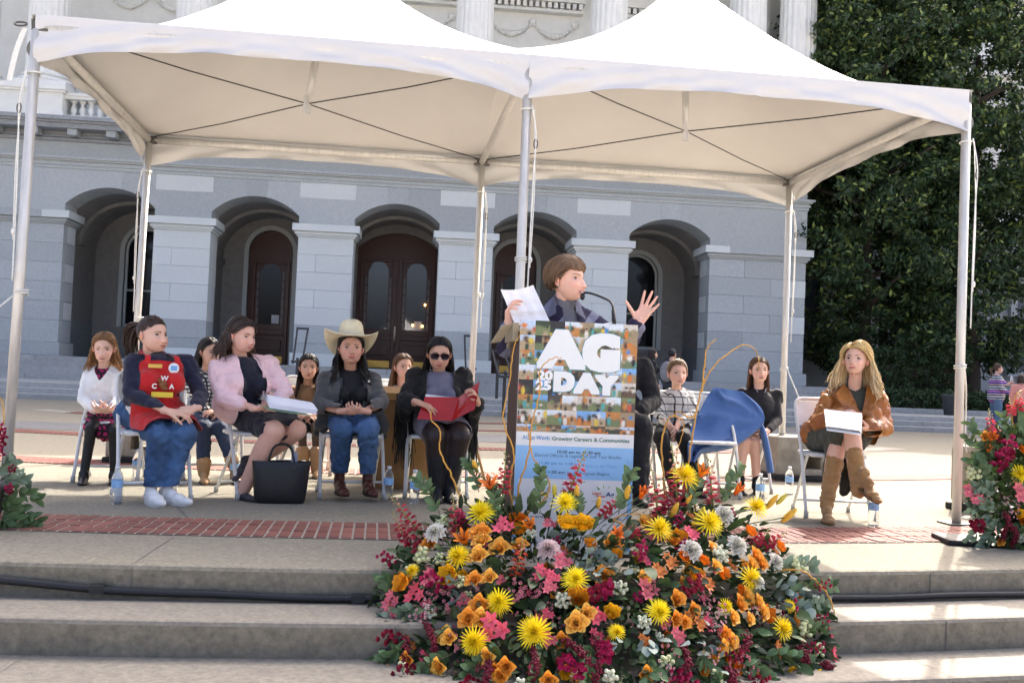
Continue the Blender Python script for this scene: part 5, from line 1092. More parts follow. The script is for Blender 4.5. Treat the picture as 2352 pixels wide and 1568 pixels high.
mb = MB(); P = quad(A_, B_, C_, D_, 6); mb.grid(P); mb.grid(P+V(0, .02, .022)); mb.grid(np.stack([P[:, 0], P[:, 0]+V(0, .02, .022)])); mb.grid(np.stack([P[:, -1], P[:, -1]+V(0, .02, .022)])); mb.grid(np.stack([P[0], P[0]+V(0, .02, .022)])); mb.build('cover', mat('binder_vinyl', (.70, .69, .66), .35, .04, 10), o)
mb = MB(); mb.grid(P*.97+P.mean((0, 1))*.03+V(0, .012, .026)); mb.build('pages', m_paper, o)
# ------------------------------------------------------------------ speaker at the lectern
p = Person('woman with short brown hair in striped navy jacket speaking at the lectern', 1.02, 5.68, .0, (.62, .36, .28), (.15, .085, .045), None, 1.0, 1.0, cat='person')
sp_ = p; J = dict(hd=X(1303, 641, 5.66), nb=X(1296, 692, 5.70), sa=X(1250, 722, 5.68), sb=X(1352, 728, 5.77), che=X(1300, 775, 5.70), wai=X(1302, 850, 5.72), pel=X(1302, 915, 5.72), ea=X(1163, 800, 5.62), wa=X(1167, 748, 5.52), eb=X(1440, 800, 5.62), wb=X(1464, 742, 5.50))
J['ha'] = J['pel']+V(-.09, 0, -.03); J['hb'] = J['pel']+V(.09, 0, -.03); J['ka'] = V(J['ha'][0], J['ha'][1]-.02, .45); J['kb'] = V(J['hb'][0], J['hb'][1]-.02, .45); J['aa'] = V(J['ha'][0], J['ha'][1], .09); J['ab'] = V(J['hb'][0], J['hb'][1], .09)
p.set(**J)
p.head(.80, .02, 0, 1.08, jaw=1.02, full=1.0, lip=(.50, .16, .15), smile=.6, mouth=.6, eye=(.10, .06, .04), cheek=1.1, brow=.8, nose=1.1)
p.skin_base('ab', 'ab', .02)
p.hand('a', (-.05, -.2, 1), (1, -.4, .0), -1, curl=(.55, .6, .65, .7), thumb=(.35, .8), hs=1.0); p.hand('b', (.55, -.1, 1), (-.35, -.95, .1), 1, curl=(.05, .06, .1, .16), spread=.20, thumb=(1.05, .0), hs=1.02); p.done()
def bob(mb, c):
    hair_long(mb, c, .035, -.03, 520, .024, .004, 8, .05, -.02, tipc=(.10, .055, .03), ends_in=.35, r=.0055, len_jit=.4)
    hair_bangs(mb, np.array(c)*1.15, 130, .045, -.06, .06, -.02)
p.hairs(bob)
mb = MB(); p.torso(mb, .012, .03, .0); mb.cap(p.j['nb']+V(0, 0, -.03), p.j['nb']+V(0, -.005, .02), .064, .060); rm_part('grey_top', mb, cloth('grey_jersey', (.16, .16, .185)), p.o, .010, 4, fold=.006, fsc=12)
mb = MB(); p.torso(mb, .026, .03, .0)
for s in 'ab': p.arm(mb, s, .024, .88, (.054, .047, .042))
mb.cap(p.j['nb']+V(-.05, .02, -.02), p.j['nb']+V(.05, .02, -.02), .05, .05)
cx_ = p.j['nb'][0]
m_strj = pattern('striped_jacket', (.022, .018, .05), (.17, .18, .25), 13, 9, 0, .42, rot=.85)
rm_part('striped_jacket', mb, m_strj, p.o, .010, 5, fold=.007, fsc=9, cut=lambda v, n: ((np.abs(v[:, 0]-cx_-.02) < .045) & (n[:, 1] < .1)) | p.nk(v))
for sx in (-1, 1):
    q = p.j['nb']; mb = MB(); P = np.array([[q+V(sx*(.062+.012*u), -.03-.085*v+.01*u, .035-.11*v+.0*u)+V(sx*u*.035*v, -.012*u, -.03*u) for u in np.linspace(0, 1, 5)] for v in np.linspace(0, 1, 8)]); mb.grid(P); mb.grid(P+V(0, .006, 0)); mb.build('collar', cloth('slate_collar', (.10, .105, .15)), p.o, True)
mb = MB(); mb.ell(p.j['pel'], (.175, .13, .12), 18, 10)
for s in 'ab': p.leg(mb, s, .01)
rm_part('trousers', mb, m_black, p.o, .013, 4)
for s in 'ab': p.shoe(s, mat('black_suede', (.012, .012, .014)), .25, .04, .06)
mb = MB(); mb.ell(p.H(V((-.076, .002, -.04)))[0], (.005,)*3, 10, 8); mb.build('earring', mat('pearl', (.8, .78, .74), .25, .02), p.o, True)
hm = p.j['wb']; mb = MB(); mb.tube([hm+V(.075, -.02, .085)+V(.011*math.cos(t), .011*math.sin(t), .004*math.cos(t)) for t in np.linspace(0, 6.28, 14)], .0028, 6); mb.build('ring', mat('silver', (.8, .8, .8), .2, .02, metal=1), p.o, True)
# sheet of notes in her hand
o = empty('notes_sheet', p.o.location, 0, 'creased white sheet of notes held up by the speaker', 'paper')
A_, B_, C_, D_ = X(1181, 742, 5.50), X(1149, 665, 5.50), X(1224, 655, 5.56), X(1262, 738, 5.52); mb = MB(); n = 17
P = np.array([[(A_*(1-u)+D_*u)*(1-v)+(B_*(1-u)+C_*u)*v+V(0, -.006*(abs((u*3) % 1-.5)*2)-.008*(abs((v*3) % 1-.5)*2), -.012*math.sin(math.pi*u)*(v > .5)) for u in np.linspace(0, 1, n)] for v in np.linspace(0, 1, n)])
mb.grid(P); mb.build('page', m_paper, o)
# ------------------------------------------------------------------ seated man in black behind the lectern
chair(1.78, 7.62, 0, 'white folding chair under the man in black suit')
p = Person('person in black suit seated behind the lectern, face hidden by the poster', 1.78, 7.65, .0, (.5, .3, .22), (.03, .02, .015), GP, 1.02, 1.2)
p.set(sb=p.S(.225, .06, 1.0), eb=p.S(.30, .03, .72), wb=p.S(.13, -.22, .66), sa=p.S(-.2, .06, 1.0), hd=p.S(-.03, .0, 1.16)); p.head(-.2, .2, 0, 1.0); p.skin_base('ab'); p.hand('a', (1, -.2, 0), (0, .3, -1), 1, curl=(.5,)*4); p.hand('b', (-1, -.2, 0), (0, .3, -1), -1, curl=(.5,)*4); p.done(); p.hairs(cap_mesh)
mb = MB(); p.torso(mb, .03, 0, .05)
for s in 'ab': p.arm(mb, s, .03, .95, (.06, .055, .045))
rm_part('suit_jacket', mb, m_black, p.o, .0125, 5, fold=.01)
mb = MB(); mb.ell(p.j['pel'], (.2, .15, .12))
for s in 'ab': p.leg(mb, s, .015, 1, (.10, .08, .07, .06))
rm_part('trousers', mb, m_black, p.o, .0125, 5, fold=.01, cut=lambda v, n: v[:, 2] < .09)
for s in 'ab': p.shoe(s, mat('black_suede', (.012, .012, .014)), .28, .045, .07)
# ------------------------------------------------------------------ children
GK = 'children seated on the stage'
chair(-1.93, 7.92, .06, 'white folding chair under the girl in white cardigan')
p = Person('girl in white cardigan, pink plaid skirt and black tights looking down', -1.93, 7.95, .06, (.62, .38, .30), (.22, .11, .045), GK, .87, .86)
p.set(hd=X(239, 798, 7.9), nb=X(238, 838, 7.97), sa=X(203, 856, 7.98), sb=X(266, 856, 7.96), che=X(235, 885, 7.95), wai=X(233, 920, 7.97), ea=X(190, 915, 7.85), eb=X(274, 918, 7.84), wa=X(222, 942, 7.68), wb=X(256, 942, 7.68), ka=X(209, 985, 7.66), kb=X(262, 990, 7.66), aa=X(192, 1094, 7.62), ab=X(262, 1094, 7.66))
p.head(.05, .22, 0, .95, jaw=.95, full=.98, lip=(.55, .24, .22), lid=.45); p.skin_base('ab', 'ab', legcol=(.010, .010, .011), r_leg=(.075, .058, .05, .036)); p.hand('a', (.8, -.4, .0), (.1, .5, .8), -1, curl=(.4,)*4); p.hand('b', (-.8, -.4, 0), (-.1, .5, .8), 1, curl=(.5,)*4); p.done()
p.hairs(hair_long, .20, 0, 240, .014, .018, 24, .6, -.02, tipc=(.36, .19, .08), fwd=.04)
mb = MB(); p.torso(mb, .022)
for s in 'ab': p.arm(mb, s, .024, .9)
m_card = cloth('white_knit', (.84, .83, .81), bump=.5)
rm_part('cardigan', mb, m_card, p.o, .0105, 5, fold=.008, cut=lambda v, n: ((np.abs(v[:, 0]-p.j['nb'][0]) < .055*np.clip((v[:, 2]-p.j['che'][2]-.02)/.09, 0, 1)) & (n[:, 1] < .1)) | p.nk(v))
m_pplaid = pattern('pink_plaid', (.42, .02, .12), (.02, .008, .015), 22, 22, .42, .4, yw=1.0)
mb = MB(); p.torso(mb, .006); rm_part('dress_top', mb, m_pplaid, p.o, .011, 4, cut=lambda v, n: p.nk(v))
mb = MB(); mb.ell(p.j['pel'], (.16, .13, .10)); mb.cap(p.j['ha'], p.j['ka']+V(0, .07, .01), .085, .07); mb.cap(p.j['hb'], p.j['kb']+V(0, .07, .01), .085, .07); mb.cap((p.j['ha']+p.j['hb'])/2, (p.j['ka']+p.j['kb'])/2+V(0, .08, -.02), .08, .07); mb.cap(p.j['ha']+V(-.07, 0, -.02), p.j['ha']+V(-.11, -.1, -.12), .06, .03)
rm_part('plaid_skirt', mb, m_pplaid, p.o, .010, 5, fold=.012, fsc=12)
for s in 'ab': p.shoe(s, mat('patent_black', (.010, .010, .011), .25, .05), .21, .036, .05, toe=(.15, -1))
chair(-1.28, 8.3, .25, 'white folding chair under the girl in checked jacket')
p = Person('dark-haired girl in black and white checked jacket, jeans and tan boots', -1.28, 8.33, .25, (.52, .30, .22), (.018, .012, .010), GK, .93, .92)
p.set(hd=X(482, 808, 8.25), nb=X(478, 848, 8.33), sa=X(452, 866, 8.28), sb=X(506, 866, 8.38), che=X(478, 895, 8.3), wai=X(474, 930, 8.33), wa=X(478, 948, 8.1), wb=X(505, 945, 8.1), ka=X(468, 983, 7.95), kb=X(505, 983, 7.98), aa=X(468, 1085, 7.88), ab=X(540, 1075, 7.95))
p.head(.5, .1, 0, .95); p.skin_base('ab'); p.hand('a', (.8, -.4, 0), (0, .3, -1), 1, curl=(.4,)*4); p.hand('b', (-.8, -.4, 0), (0, .3, -1), -1, curl=(.4,)*4); p.done(); p.hairs(hair_long, .16, 0, 200, .012, .006, 10, .3, -.02)
mb = MB(); p.torso(mb, .02)
for s in 'ab': p.arm(mb, s, .022, .92)
rm_part('checked_jacket', mb, pattern('check', (.62, .61, .58), (.03, .03, .032), 34, 34, .45, .45, yw=.8), p.o, .0115, 5, fold=.006)
mb = MB(); mb.ell(p.j['pel'], (.15, .13, .10))
for s in 'ab': p.leg(mb, s, .008, 1, (.082, .062, .056, .044))
rm_part('jeans', mb, m_jeand, p.o, .0115, 5, fold=.008, cut=lambda v, n: v[:, 2] < .15)
m_tanb = mat('tan_boot', (.42, .25, .12), .7, .12, 14, .2, 80)
for s in 'ab': p.shoe(s, m_tanb, .23, .038, .07, shaft=.22, sr=.046, name='ankle_boot', heel=.02)
chair(-.60, 8.85, .05, 'white folding chair under the long-haired girl in tan jacket')
p = Person('girl with very long dark hair in tan jacket and tan boots', -.60, 8.88, .05, (.46, .26, .18), (.020, .012, .009), GK, .84, .84)
p.set(hd=X(709, 843, 8.8), nb=X(707, 878, 8.9), sa=X(680, 892, 8.92), sb=X(732, 892, 8.9), che=X(706, 918, 8.88), wai=X(706, 945, 8.9), wa=X(696, 955, 8.65), wb=X(722, 952, 8.65), ka=X(694, 985, 8.52), kb=X(726, 985, 8.52), aa=X(696, 1078, 8.5), ab=X(728, 1080, 8.5))
p.head(.02, .05, 0, .95, full=.97, lip=(.42, .16, .14)); p.skin_base('ab', 'ab', legcol=(.085, .05, .035), r_leg=(.07, .055, .05, .036)); p.hand('a', (.8, -.4, 0), (0, .3, -1), 1, curl=(.4,)*4); p.hand('b', (-.8, -.4, 0), (0, .3, -1), -1, curl=(.4,)*4); p.done(); p.hairs(hair_long, .30, 0, 230, .012, .006, 10, .25, -.02, fwd=.05)
mb = MB(); p.torso(mb, .016)
for s in 'ab': p.arm(mb, s, .018, .92)
rm_part('tan_jacket', mb, cloth('tan_suedette', (.26, .14, .06)), p.o, .0115, 5, fold=.006, cut=lambda v, n: p.nk(v))
mb = MB(); mb.ell(p.j['pel'], (.14, .12, .10)); mb.cap(p.j['ha'], p.j['ka']+V(0, .1, .01), .08, .068); mb.cap(p.j['hb'], p.j['kb']+V(0, .1, .01), .08, .068); rm_part('dark_skirt', mb, m_black, p.o, .0115, 4)
for s in 'ab': p.shoe(s, m_tanb, .21, .038, .07, shaft=.42, sr=.05, name='fringe_boot')
chair(.15, 8.85, .1, 'white folding chair behind the cardboard box')
p = Person('girl with long brown hair in white top, half hidden behind a cardboard box', .15, 8.88, .12, (.56, .33, .25), (.13, .060, .025), GK, .86, .84)
p.set(hd=X(926, 842, 8.8), nb=X(922, 880, 8.9), sa=X(890, 896, 8.92), sb=X(948, 896, 8.9), che=X(918, 922, 8.88), wai=X(916, 950, 8.9)); p.head(.25, .02, 0, .95, full=.97, lip=(.46, .2, .18)); p.skin_base('ab'); p.hand('a', (.8, -.4, 0), (0, .3, -1), 1, curl=(.4,)*4); p.hand('b', (-.8, -.4, 0), (0, .3, -1), -1, curl=(.4,)*4); p.done(); p.hairs(hair_long, .28, 0, 230, .014, .01, 14, .4, -.02, tipc=(.20, .10, .045))
mb = MB(); p.torso(mb, .016)
for s in 'ab': p.arm(mb, s, .018, .92)
rm_part('white_top', mb, m_card, p.o, .0115, 5, fold=.006, cut=lambda v, n: p.nk(v))
mb = MB(); mb.ell(p.j['pel'], (.14, .12, .10))
for s in 'ab': p.leg(mb, s, .01, 1)
rm_part('trousers', mb, m_jeand, p.o, .0115, 4)
for s in 'ab': p.shoe(s, m_black, .21, .036, .05)
chair(2.42, 8.15, .0, 'white folding chair under the boy in plaid shirt')
p = Person('boy with short fair hair in white and black plaid shirt and black trousers', 2.42, 8.18, .0, (.64, .38, .29), (.32, .19, .09), GK, .84, .88)
p.set(hd=X(1556, 856, 8.1), nb=X(1554, 890, 8.18), sa=X(1526, 905, 8.2), sb=X(1584, 905, 8.2), che=X(1555, 930, 8.17), wai=X(1554, 960, 8.18), ea=X(1514, 952, 8.1), eb=X(1597, 948, 8.1), wa=X(1532, 972, 7.95), wb=X(1558, 972, 7.95), ka=X(1518, 1005, 7.85), kb=X(1570, 1005, 7.85))
p.head(.0, .03, 0, .955, jaw=1.0, full=1.0, lip=(.55, .26, .23), lid=.35, brow=.6); p.skin_base('ab'); p.hand('a', (.5, -.6, -.8), (.2, .5, .2), 1, curl=(.15,)*4); p.hand('b', (-.4, -.6, -.8), (-.2, .5, .2), -1, curl=(.15,)*4); p.done()
def short(mb, c):
    cap_mesh(mb, c, .006, rough=.004)
    for i in range(1500):
        th = random.uniform(-3.14, 3.14); el = random.uniform(.0, 1.5); d = V(math.sin(th)*math.cos(el), -math.cos(th)*math.cos(el), math.sin(el)); q = d*raye(d[None], V(0, 0, 0), CR_C, CR_R+.006)
        if scalp_ok(q[None])[0]: lock(mb, np.array([q-d*.003, q+V(0, -.008, .002)+d*.003, q+V(0, -.016, -.001)+d*.003]), .0022, c, .6)
p.hairs(short)
mb = MB(); p.torso(mb, .022)
for s in 'ab': p.arm(mb, s, .026, .9)
rm_part('plaid_shirt', mb, pattern('bw_plaid', (.66, .65, .62), (.03, .03, .03), 17, 17, .16, .14, yw=.7), p.o, .0105, 5, fold=.008, cut=lambda v, n: p.nk(v) | ((np.abs(v[:, 0]-p.j['nb'][0]) < .028) & p.nk(v) & (n[:, 1] < 0)))
mb = MB(); mb.ell(p.j['pel'], (.14, .12, .10))
for s in 'ab': p.leg(mb, s, .014, 1, (.085, .068, .06, .05))
rm_part('trousers', mb, m_black, p.o, .0115, 4, fold=.008)
for s in 'ab': p.shoe(s, m_black, .22, .036, .05)
chair(3.05, 8.42, -.08, 'white folding chair under the girl in black top')
p = Person('girl with straight brown hair in black top, plaid skirt and strappy heels', 3.05, 8.45, -.1, (.58, .345, .26), (.085, .038, .018), GK, .95, .88)
p.set(hd=X(1744, 850, 8.4), nb=X(1744, 888, 8.47), sa=X(1708, 905, 8.48), sb=X(1780, 907, 8.48), che=X(1744, 935, 8.45), wai=X(1744, 970, 8.47), ea=X(1700, 965, 8.38), eb=X(1786, 965, 8.38), wa=X(1722, 985, 8.2), wb=X(1765, 988, 8.2), ka=X(1708, 1015, 8.12), kb=X(1734, 1015, 8.12), aa=X(1700, 1102, 8.1), ab=X(1738, 1104, 8.1))
p.head(-.02, .0, 0, .95, full=.97, jaw=.95, lip=(.50, .22, .2), brow=1.2); p.skin_base('ab', 'ab', r_leg=(.07, .052, .05, .034)); p.hand('a', (.8, -.4, 0), (0, .3, -1), 1, curl=(.4,)*4); p.hand('b', (-.8, -.4, 0), (0, .3, -1), -1, curl=(.4,)*4); p.done(); p.hairs(hair_long, .19, .012, 240, .012, .003, 8, .2, -.02, tipc=(.16, .08, .04), len_jit=.06)
mb = MB(); p.torso(mb, .014); mb.cap(p.j['nb']+V(0, 0, -.02), p.j['nb']+V(0, 0, .02), .055, .052)
for s in 'ab': p.arm(mb, s, .016, .95)
for s, sx in (('a', -1), ('b', 1)): mb.cap(p.j['s'+s]+V(sx*.02, 0, .01), p.j['s'+s]+V(sx*.05, 0, -.05), .05, .03)
rm_part('black_top', mb, m_black, p.o, .0115, 5, fold=.004)
mb = MB(); mb.tube([p.j['nb']+V(sx*.045, -.055-.03*t, -.0-.09*t) for sx, t in ((-1, .1), (-.6, .6), (0, 1), (.6, .6), (1, .1))], .0018, 5); q = p.j['nb']+V(0, -.09, -.09); mb.box(q+V(-.003, -.006, -.045), q+V(.003, -.002, .0)); mb.box(q+V(-.011, -.006, -.018), q+V(.011, -.002, -.012)); mb.build('cross_necklace', mat('silver', (.8, .8, .8), .2, .02, metal=1), p.o)
mb = MB(); mb.ell(p.j['pel'], (.15, .13, .10)); mb.cap(p.j['ha'], p.j['ka']+V(0, .12, .01), .082, .072); mb.cap(p.j['hb'], p.j['kb']+V(0, .12, .01), .082, .072); mb.cap(p.j['pel']+V(.1, 0, -.02), p.j['pel']+V(.12, -.14, -.03), .06, .06); rm_part('plaid_skirt', mb, pattern('soft_plaid', (.62, .60, .58), (.10, .06, .06), 24, 24, .10, .10, (.08, .09, .12), yw=1), p.o, .0105, 4, fold=.006)
for s in 'ab': p.shoe(s, m_black, .21, .034, .035, heel=.04, name='strappy_shoe'); mb = MB(); q = p.j['a'+s]; mb.tube([q+V(.037*math.cos(t), .037*math.sin(t), .005) for t in np.linspace(0, 6.28, 14)], .006, 6); mb.build('ankle_strap', m_black, p.o, True)
# ------------------------------------------------------------------ passers-by on the plaza
GS = 'people standing on the plaza'
def stander(label, px_, py_, depth, h, phi, skin, hairc, hstyle, top, legm, armpose=None, w=1.0):
    q = at(px_, py_) if depth is None else None
    if q is None: d = ray(px_, 900); q = np.array((d.x, d.y, 0))*depth
    k = h/1.66; p = Person(label, q[0], q[1], phi, skin, hairc, GS, 1.0, w); p.o.scale = (k,)*3
    p.set(pel=V(0, 0, .92), wai=V(0, 0, 1.06), che=V(0, 0, 1.24), nb=V(0, .01, 1.41), hd=V(0, -.03, 1.54), sa=V(-.17, .01, 1.36), sb=V(.17, .01, 1.36), ea=V(-.22, .03, 1.10), eb=V(.22, .03, 1.10), wa=V(-.2, -.08, .88), wb=V(.2, -.08, .88), ha=V(-.09, 0, .88), hb=V(.09, 0, .88), ka=V(-.1, -.02, .48), kb=V(.1, -.02, .48), aa=V(-.1, .02, .09), ab=V(.1, .0, .09))
    if armpose: p.set(**{a: np.array(b, float) for a, b in armpose.items()})
    p.head(0, 0, 0, .95, n=48, m=44); p.skin_base('ab', vox=.016)
    p.hand('a', p.j['wa']-p.j['ea'], (1, 0, 0), 1, curl=(.3,)*4, vox=.005); p.hand('b', p.j['wb']-p.j['eb'], (-1, 0, 0), -1, curl=(.3,)*4, vox=.005); p.done(); p.hairs(*hstyle[:1], *hstyle[1])
    mb = MB(); p.torso(mb, .025, .03, .03 if w > 1 else 0)
    for s in 'ab': p.arm(mb, s, .022, .9)
    rm_part('top', mb, top, p.o, .015, 4, fold=.008, cut=lambda v, n: p.nk(v))
    mb = MB(); mb.ell(p.j['pel'], (.17*w, .13, .12))
    for s in 'ab': p.leg(mb, s, .008, 1)
    rm_part('trousers', mb, legm, p.o, .015, 4, fold=.006)
    for s in 'ab': p.shoe(s, m_black, .25, .04, .06)
    return p
# woven striped pullover material
m_str5 = mat('cloth_wide_stripes', (.6, .6, .6), .85, .05, 20, .1, 100); _n = m_str5.node_tree; _t = _n.nodes.new('ShaderNodeTexCoord'); _s = _n.nodes.new('ShaderNodeSeparateXYZ'); _n.links.new(_t.outputs['Object'], _s.inputs[0])
_m = _n.nodes.new('ShaderNodeMath'); _m.operation = 'MULTIPLY'; _m.inputs[1].default_value = 4.6; _n.links.new(_s.outputs[2], _m.inputs[0]); _fr = _n.nodes.new('ShaderNodeMath'); _fr.operation = 'FRACT'; _n.links.new(_m.outputs[0], _fr.inputs[0])
_cr = _n.nodes.new('ShaderNodeValToRGB'); _cr.color_ramp.interpolation = 'CONSTANT'; el = _cr.color_ramp.elements
cols_ = [(0, (.02, .02, .04)), (.12, (.62, .62, .65)), (.25, (.02, .02, .04)), (.36, (.62, .45, .38)), (.48, (.09, .06, .28)), (.66, (.55, .20, .55)), (.78, (.02, .02, .04)), (.88, (.62, .62, .65))]
el[0].position = 0; el[0].color = (*cols_[0][1], 1); el[1].position = cols_[1][0]; el[1].color = (*cols_[1][1], 1)
for ps, cl in cols_[2:]: e_ = el.new(ps); e_.color = (*cl, 1)
_n.links.new(_fr.outputs[0], _cr.inputs[0]); _n.links.new(_cr.outputs[0], _n.nodes['Principled BSDF'].inputs['Base Color'])
lj_ = mat('light_denim', (.10, .17, .27), .8, .2, 8, .2, 200)
def tail_hair(mb, c): hair_pony(mb, c, (0, .11, .0), [(0, .15, -.05), (0, .15, -.16), (0, .14, -.26)], 90, .03)
p = stander('woman in wide-striped purple and white pullover walking with a bottle', 2288, 990, 22.8, 1.64, 1.35, (.58, .34, .26), (.10, .055, .03), (tail_hair, ()), m_str5, lj_, dict(eb=(.27, -.06, 1.08), wb=(.16, -.30, 1.2), ea=(-.25, -.02, 1.08), wa=(-.24, -.24, .98)), 1.3)
mb = MB(); mb.lathe([(.03, 0), (.032, .08), (.03, .15), (.012, .18), (.012, .2)], 12, M=lambda v: v+p.j['wb']+V(-.02, -.08, .0)); o = mb.build('water_bottle', mat('clear_plastic', (.85, .9, .95), .1, .02, trans=.6), None, True); o.location = p.o.location; o.rotation_euler = p.o.rotation_euler; o.scale = p.o.scale; tag(o, 'small clear bottle carried by the woman in striped pullover', 'bottle')
stander('person in peach pink shirt standing beside the woman in striped pullover', 2345, 990, 21.0, 1.38, 2.6, (.55, .32, .24), (.05, .03, .02), (hair_long, (.12, 0, 120)), cloth('peach', (.72, .30, .25)), m_black)
stander('dark-haired woman in dark clothes walking beside the man with backpack', 1494, 985, 21.6, 1.62, 1.7, (.56, .33, .25), (.02, .013, .01), (hair_long, (.22, 0, 140)), m_black, m_black)
p = stander('man in dark jacket with grey backpack seen from behind', 1540, 985, 20.8, 1.61, 2.35, (.55, .32, .24), (.012, .01, .01), (cap_mesh, ()), cloth('slate_jacket', (.03, .035, .05)), m_black)
o = empty('backpack', p.o.location, p.o.rotation_euler[2], 'grey backpack worn by the man on the plaza', 'backpack'); o.scale = p.o.scale
mb = MB(); mb.ell((0, .19, 1.16), (.15, .09, .22), 20, 14); mb.ell((0, .26, 1.08), (.11, .05, .12), 16, 10); rm_part('pack', mb, cloth('pack_grey', (.22, .21, .22)), o, .012, 4, fold=.006)
for sx in (-1, 1): mb = MB(); mb.tube(spline([(sx*.09, .17, 1.36), (sx*.11, .05, 1.44), (sx*.12, -.09, 1.36), (sx*.13, -.11, 1.2)], 12), .018, 6, flat=.4); mb.build('shoulder_strap', m_black, o, True)
# ================================================================== LECTERN, POSTER, MICROPHONE
YP = 5.0
TL, TR = atY(1196.6, 734, YP), atY(1465.4, 746.8, YP); PW = TR[0]-TL[0]; PZ = (TL[2]+TR[2])/2; K = PW/832; LXa, LXb = TL[0], TR[0]
m_lect = mat('walnut_veneer', (.075, .045, .03), .5, .3, 6, .15, 60, col2=(.055, .032, .022), stretch=(6, 6, .6))
m_tan = mat('tan_laminate', (.30, .25, .17), .6, .12, 12)
lec = empty('lectern', ((LXa+LXb)/2, YP+.22, 0), 0, 'dark wooden lectern with gooseneck microphone, behind the poster', 'lectern')
def lp(mb, nm, m, sm=False): o = mb.build(nm, m, smooth=sm); o.parent = lec; o.matrix_parent_inverse = Matrix.Translation(lec.location).inverted(); return o
x0, x1, y0, y1 = LXa+.004, LXb-.004, YP+.012, YP+.42
mb = MB(); mb.rbox((x0, y0, .03), (x0+.022, y1, PZ-.06), .003); lp(mb, 'side_panel', m_lect); mb = MB(); mb.rbox((x1-.022, y0, .03), (x1, y1, PZ-.06), .003); lp(mb, 'side_panel', m_lect)
mb = MB(); mb.box((x0+.022, y0+.002, .03), (x1-.022, y0+.02, PZ-.06)); lp(mb, 'front_panel', m_lect); mb = MB(); mb.box((x0+.022, y0+.02, .5), (x1-.022, y1-.02, .52)); lp(mb, 'shelf', m_lect)
mb = MB(); mb.rbox((x0-.02, y0, 0), (x1+.02, y1+.02, .03), .004); lp(mb, 'plinth', m_lect)
mb = MB(); mb.poly(V((x0-.01, y0+.0, PZ-.055), (x1+.01, y0, PZ-.055), (x1+.01, y1+.08, PZ-.13), (x0-.01, y1+.08, PZ-.13)), (0, 0, .02)); lp(mb, 'reading_desk', m_tan)
for k in range(12):                                                # fluted tan side wing of the desk
    a, b = k/12, (k+1)/12; zt, zb = PZ-.015, PZ-.115
    mb = MB(); mb.poly(V((x0-.03-.10*a*.3, YP+.10+.02*k, zt-.085*a), (x0-.03-.10*a*.3-.055, YP+.105+.02*k, zt-.085*a-.012), (x0-.03-.10*b*.3-.055, YP+.105+.02*k, zt-.085*b-.012), (x0-.03-.10*b*.3, YP+.10+.02*k, zt-.085*b)), (0, .012, 0)); lp(mb, 'flute', m_tan)
mb = MB(); mb.rbox((x0-.034, YP+.06, PZ-.105), (x0-.004, YP+.38, PZ-.012), .003); lp(mb, 'desk_side', m_tan)
mb = MB(); mb.poly(V(*[atY(x, y, YP+.2) for x, y in ((1375, 745), (1412, 738), (1412, 741), (1376, 748))]), (0, .12, -.02)); lp(mb, 'script_pages', m_paper)
m_mic = mat('black_mic', (.012, .012, .013), .4, .1, 60, .2, 200)
mic = empty('microphone', atY(1411, 742, YP+.2), 0, 'black gooseneck microphone on the lectern reaching to the speaker', 'microphone')
def mp_(mb, nm): o = mb.build(nm, m_mic, smooth=True); o.parent = mic; o.matrix_parent_inverse = Matrix.Translation(mic.location).inverted(); return o
P = [atY(1411, 752, YP+.2), atY(1410, 735, YP+.2), atY(1409, 712, YP+.22), atY(1403, 694, YP+.26), atY(1386, 684, YP+.32), atY(1362, 675, YP+.40), atY(1346, 672, YP+.46), atY(1340, 675, YP+.48)]
mb = MB(); mb.tube(spline(P[1:], 40), .0065, 8); mp_(mb, 'gooseneck'); mb = MB(); mb.tube([P[0], P[2]], [.012, .011], 10); mp_(mb, 'mount'); mb = MB(); mb.ell(atY(1338, 681, YP+.49), (.014, .016, .02), 14, 10); mp_(mb, 'mic_head')
# ---- poster board
pos = empty('event_poster', ((LXa+LXb)/2, YP, 0), 0, 'tall AG DAY 2025 poster board with photo collage on the lectern front', 'poster')
def pp(mb, nm, m): o = mb.build(nm, m, fix=False); o.parent = pos; o.matrix_parent_inverse = Matrix.Translation(pos.location).inverted(); return o
def W_(x, y, d=0): return V(LXa+x*K, YP-d, PZ-y*K)
PH_ = (PZ-.02)/K
mb = MB(); mb.box((LXa, YP, .02), (LXb, YP+.01, PZ)); pp(mb, 'board', mat('foam_board', (.72, .73, .75), .45, .02, 3))
def rect(mb, x0, y0, x1, y1, d, c=(1, 1, 1)): return mb.add(V(W_(x0, y0, d), W_(x0, y1, d), W_(x1, y1, d), W_(x1, y0, d)), [(0, 1, 2, 3)], c)
mb = MB(); rr_ = random.Random(3)
pal = dict(sky=[(.22, .40, .66), (.42, .54, .70), (.55, .62, .70), (.15, .33, .62)], land=[(.14, .18, .08), (.27, .21, .13), (.35, .27, .17), (.12, .16, .08), (.42, .18, .05)], dark=[(.02, .02, .025), (.05, .045, .045), (.03, .05, .03), (.09, .06, .04)], hot=[(.55, .16, .02), (.04, .20, .55), (.55, .42, .05), (.6, .58, .55), (.45, .08, .04), (.06, .3, .3)], skin=[(.45, .25, .16), (.3, .16, .1)])
cw, chh = 832/8, 770/7.5; n = 16; gx, gy = np.meshgrid((np.arange(n)+.5)/n, (np.arange(n)+.5)/n)
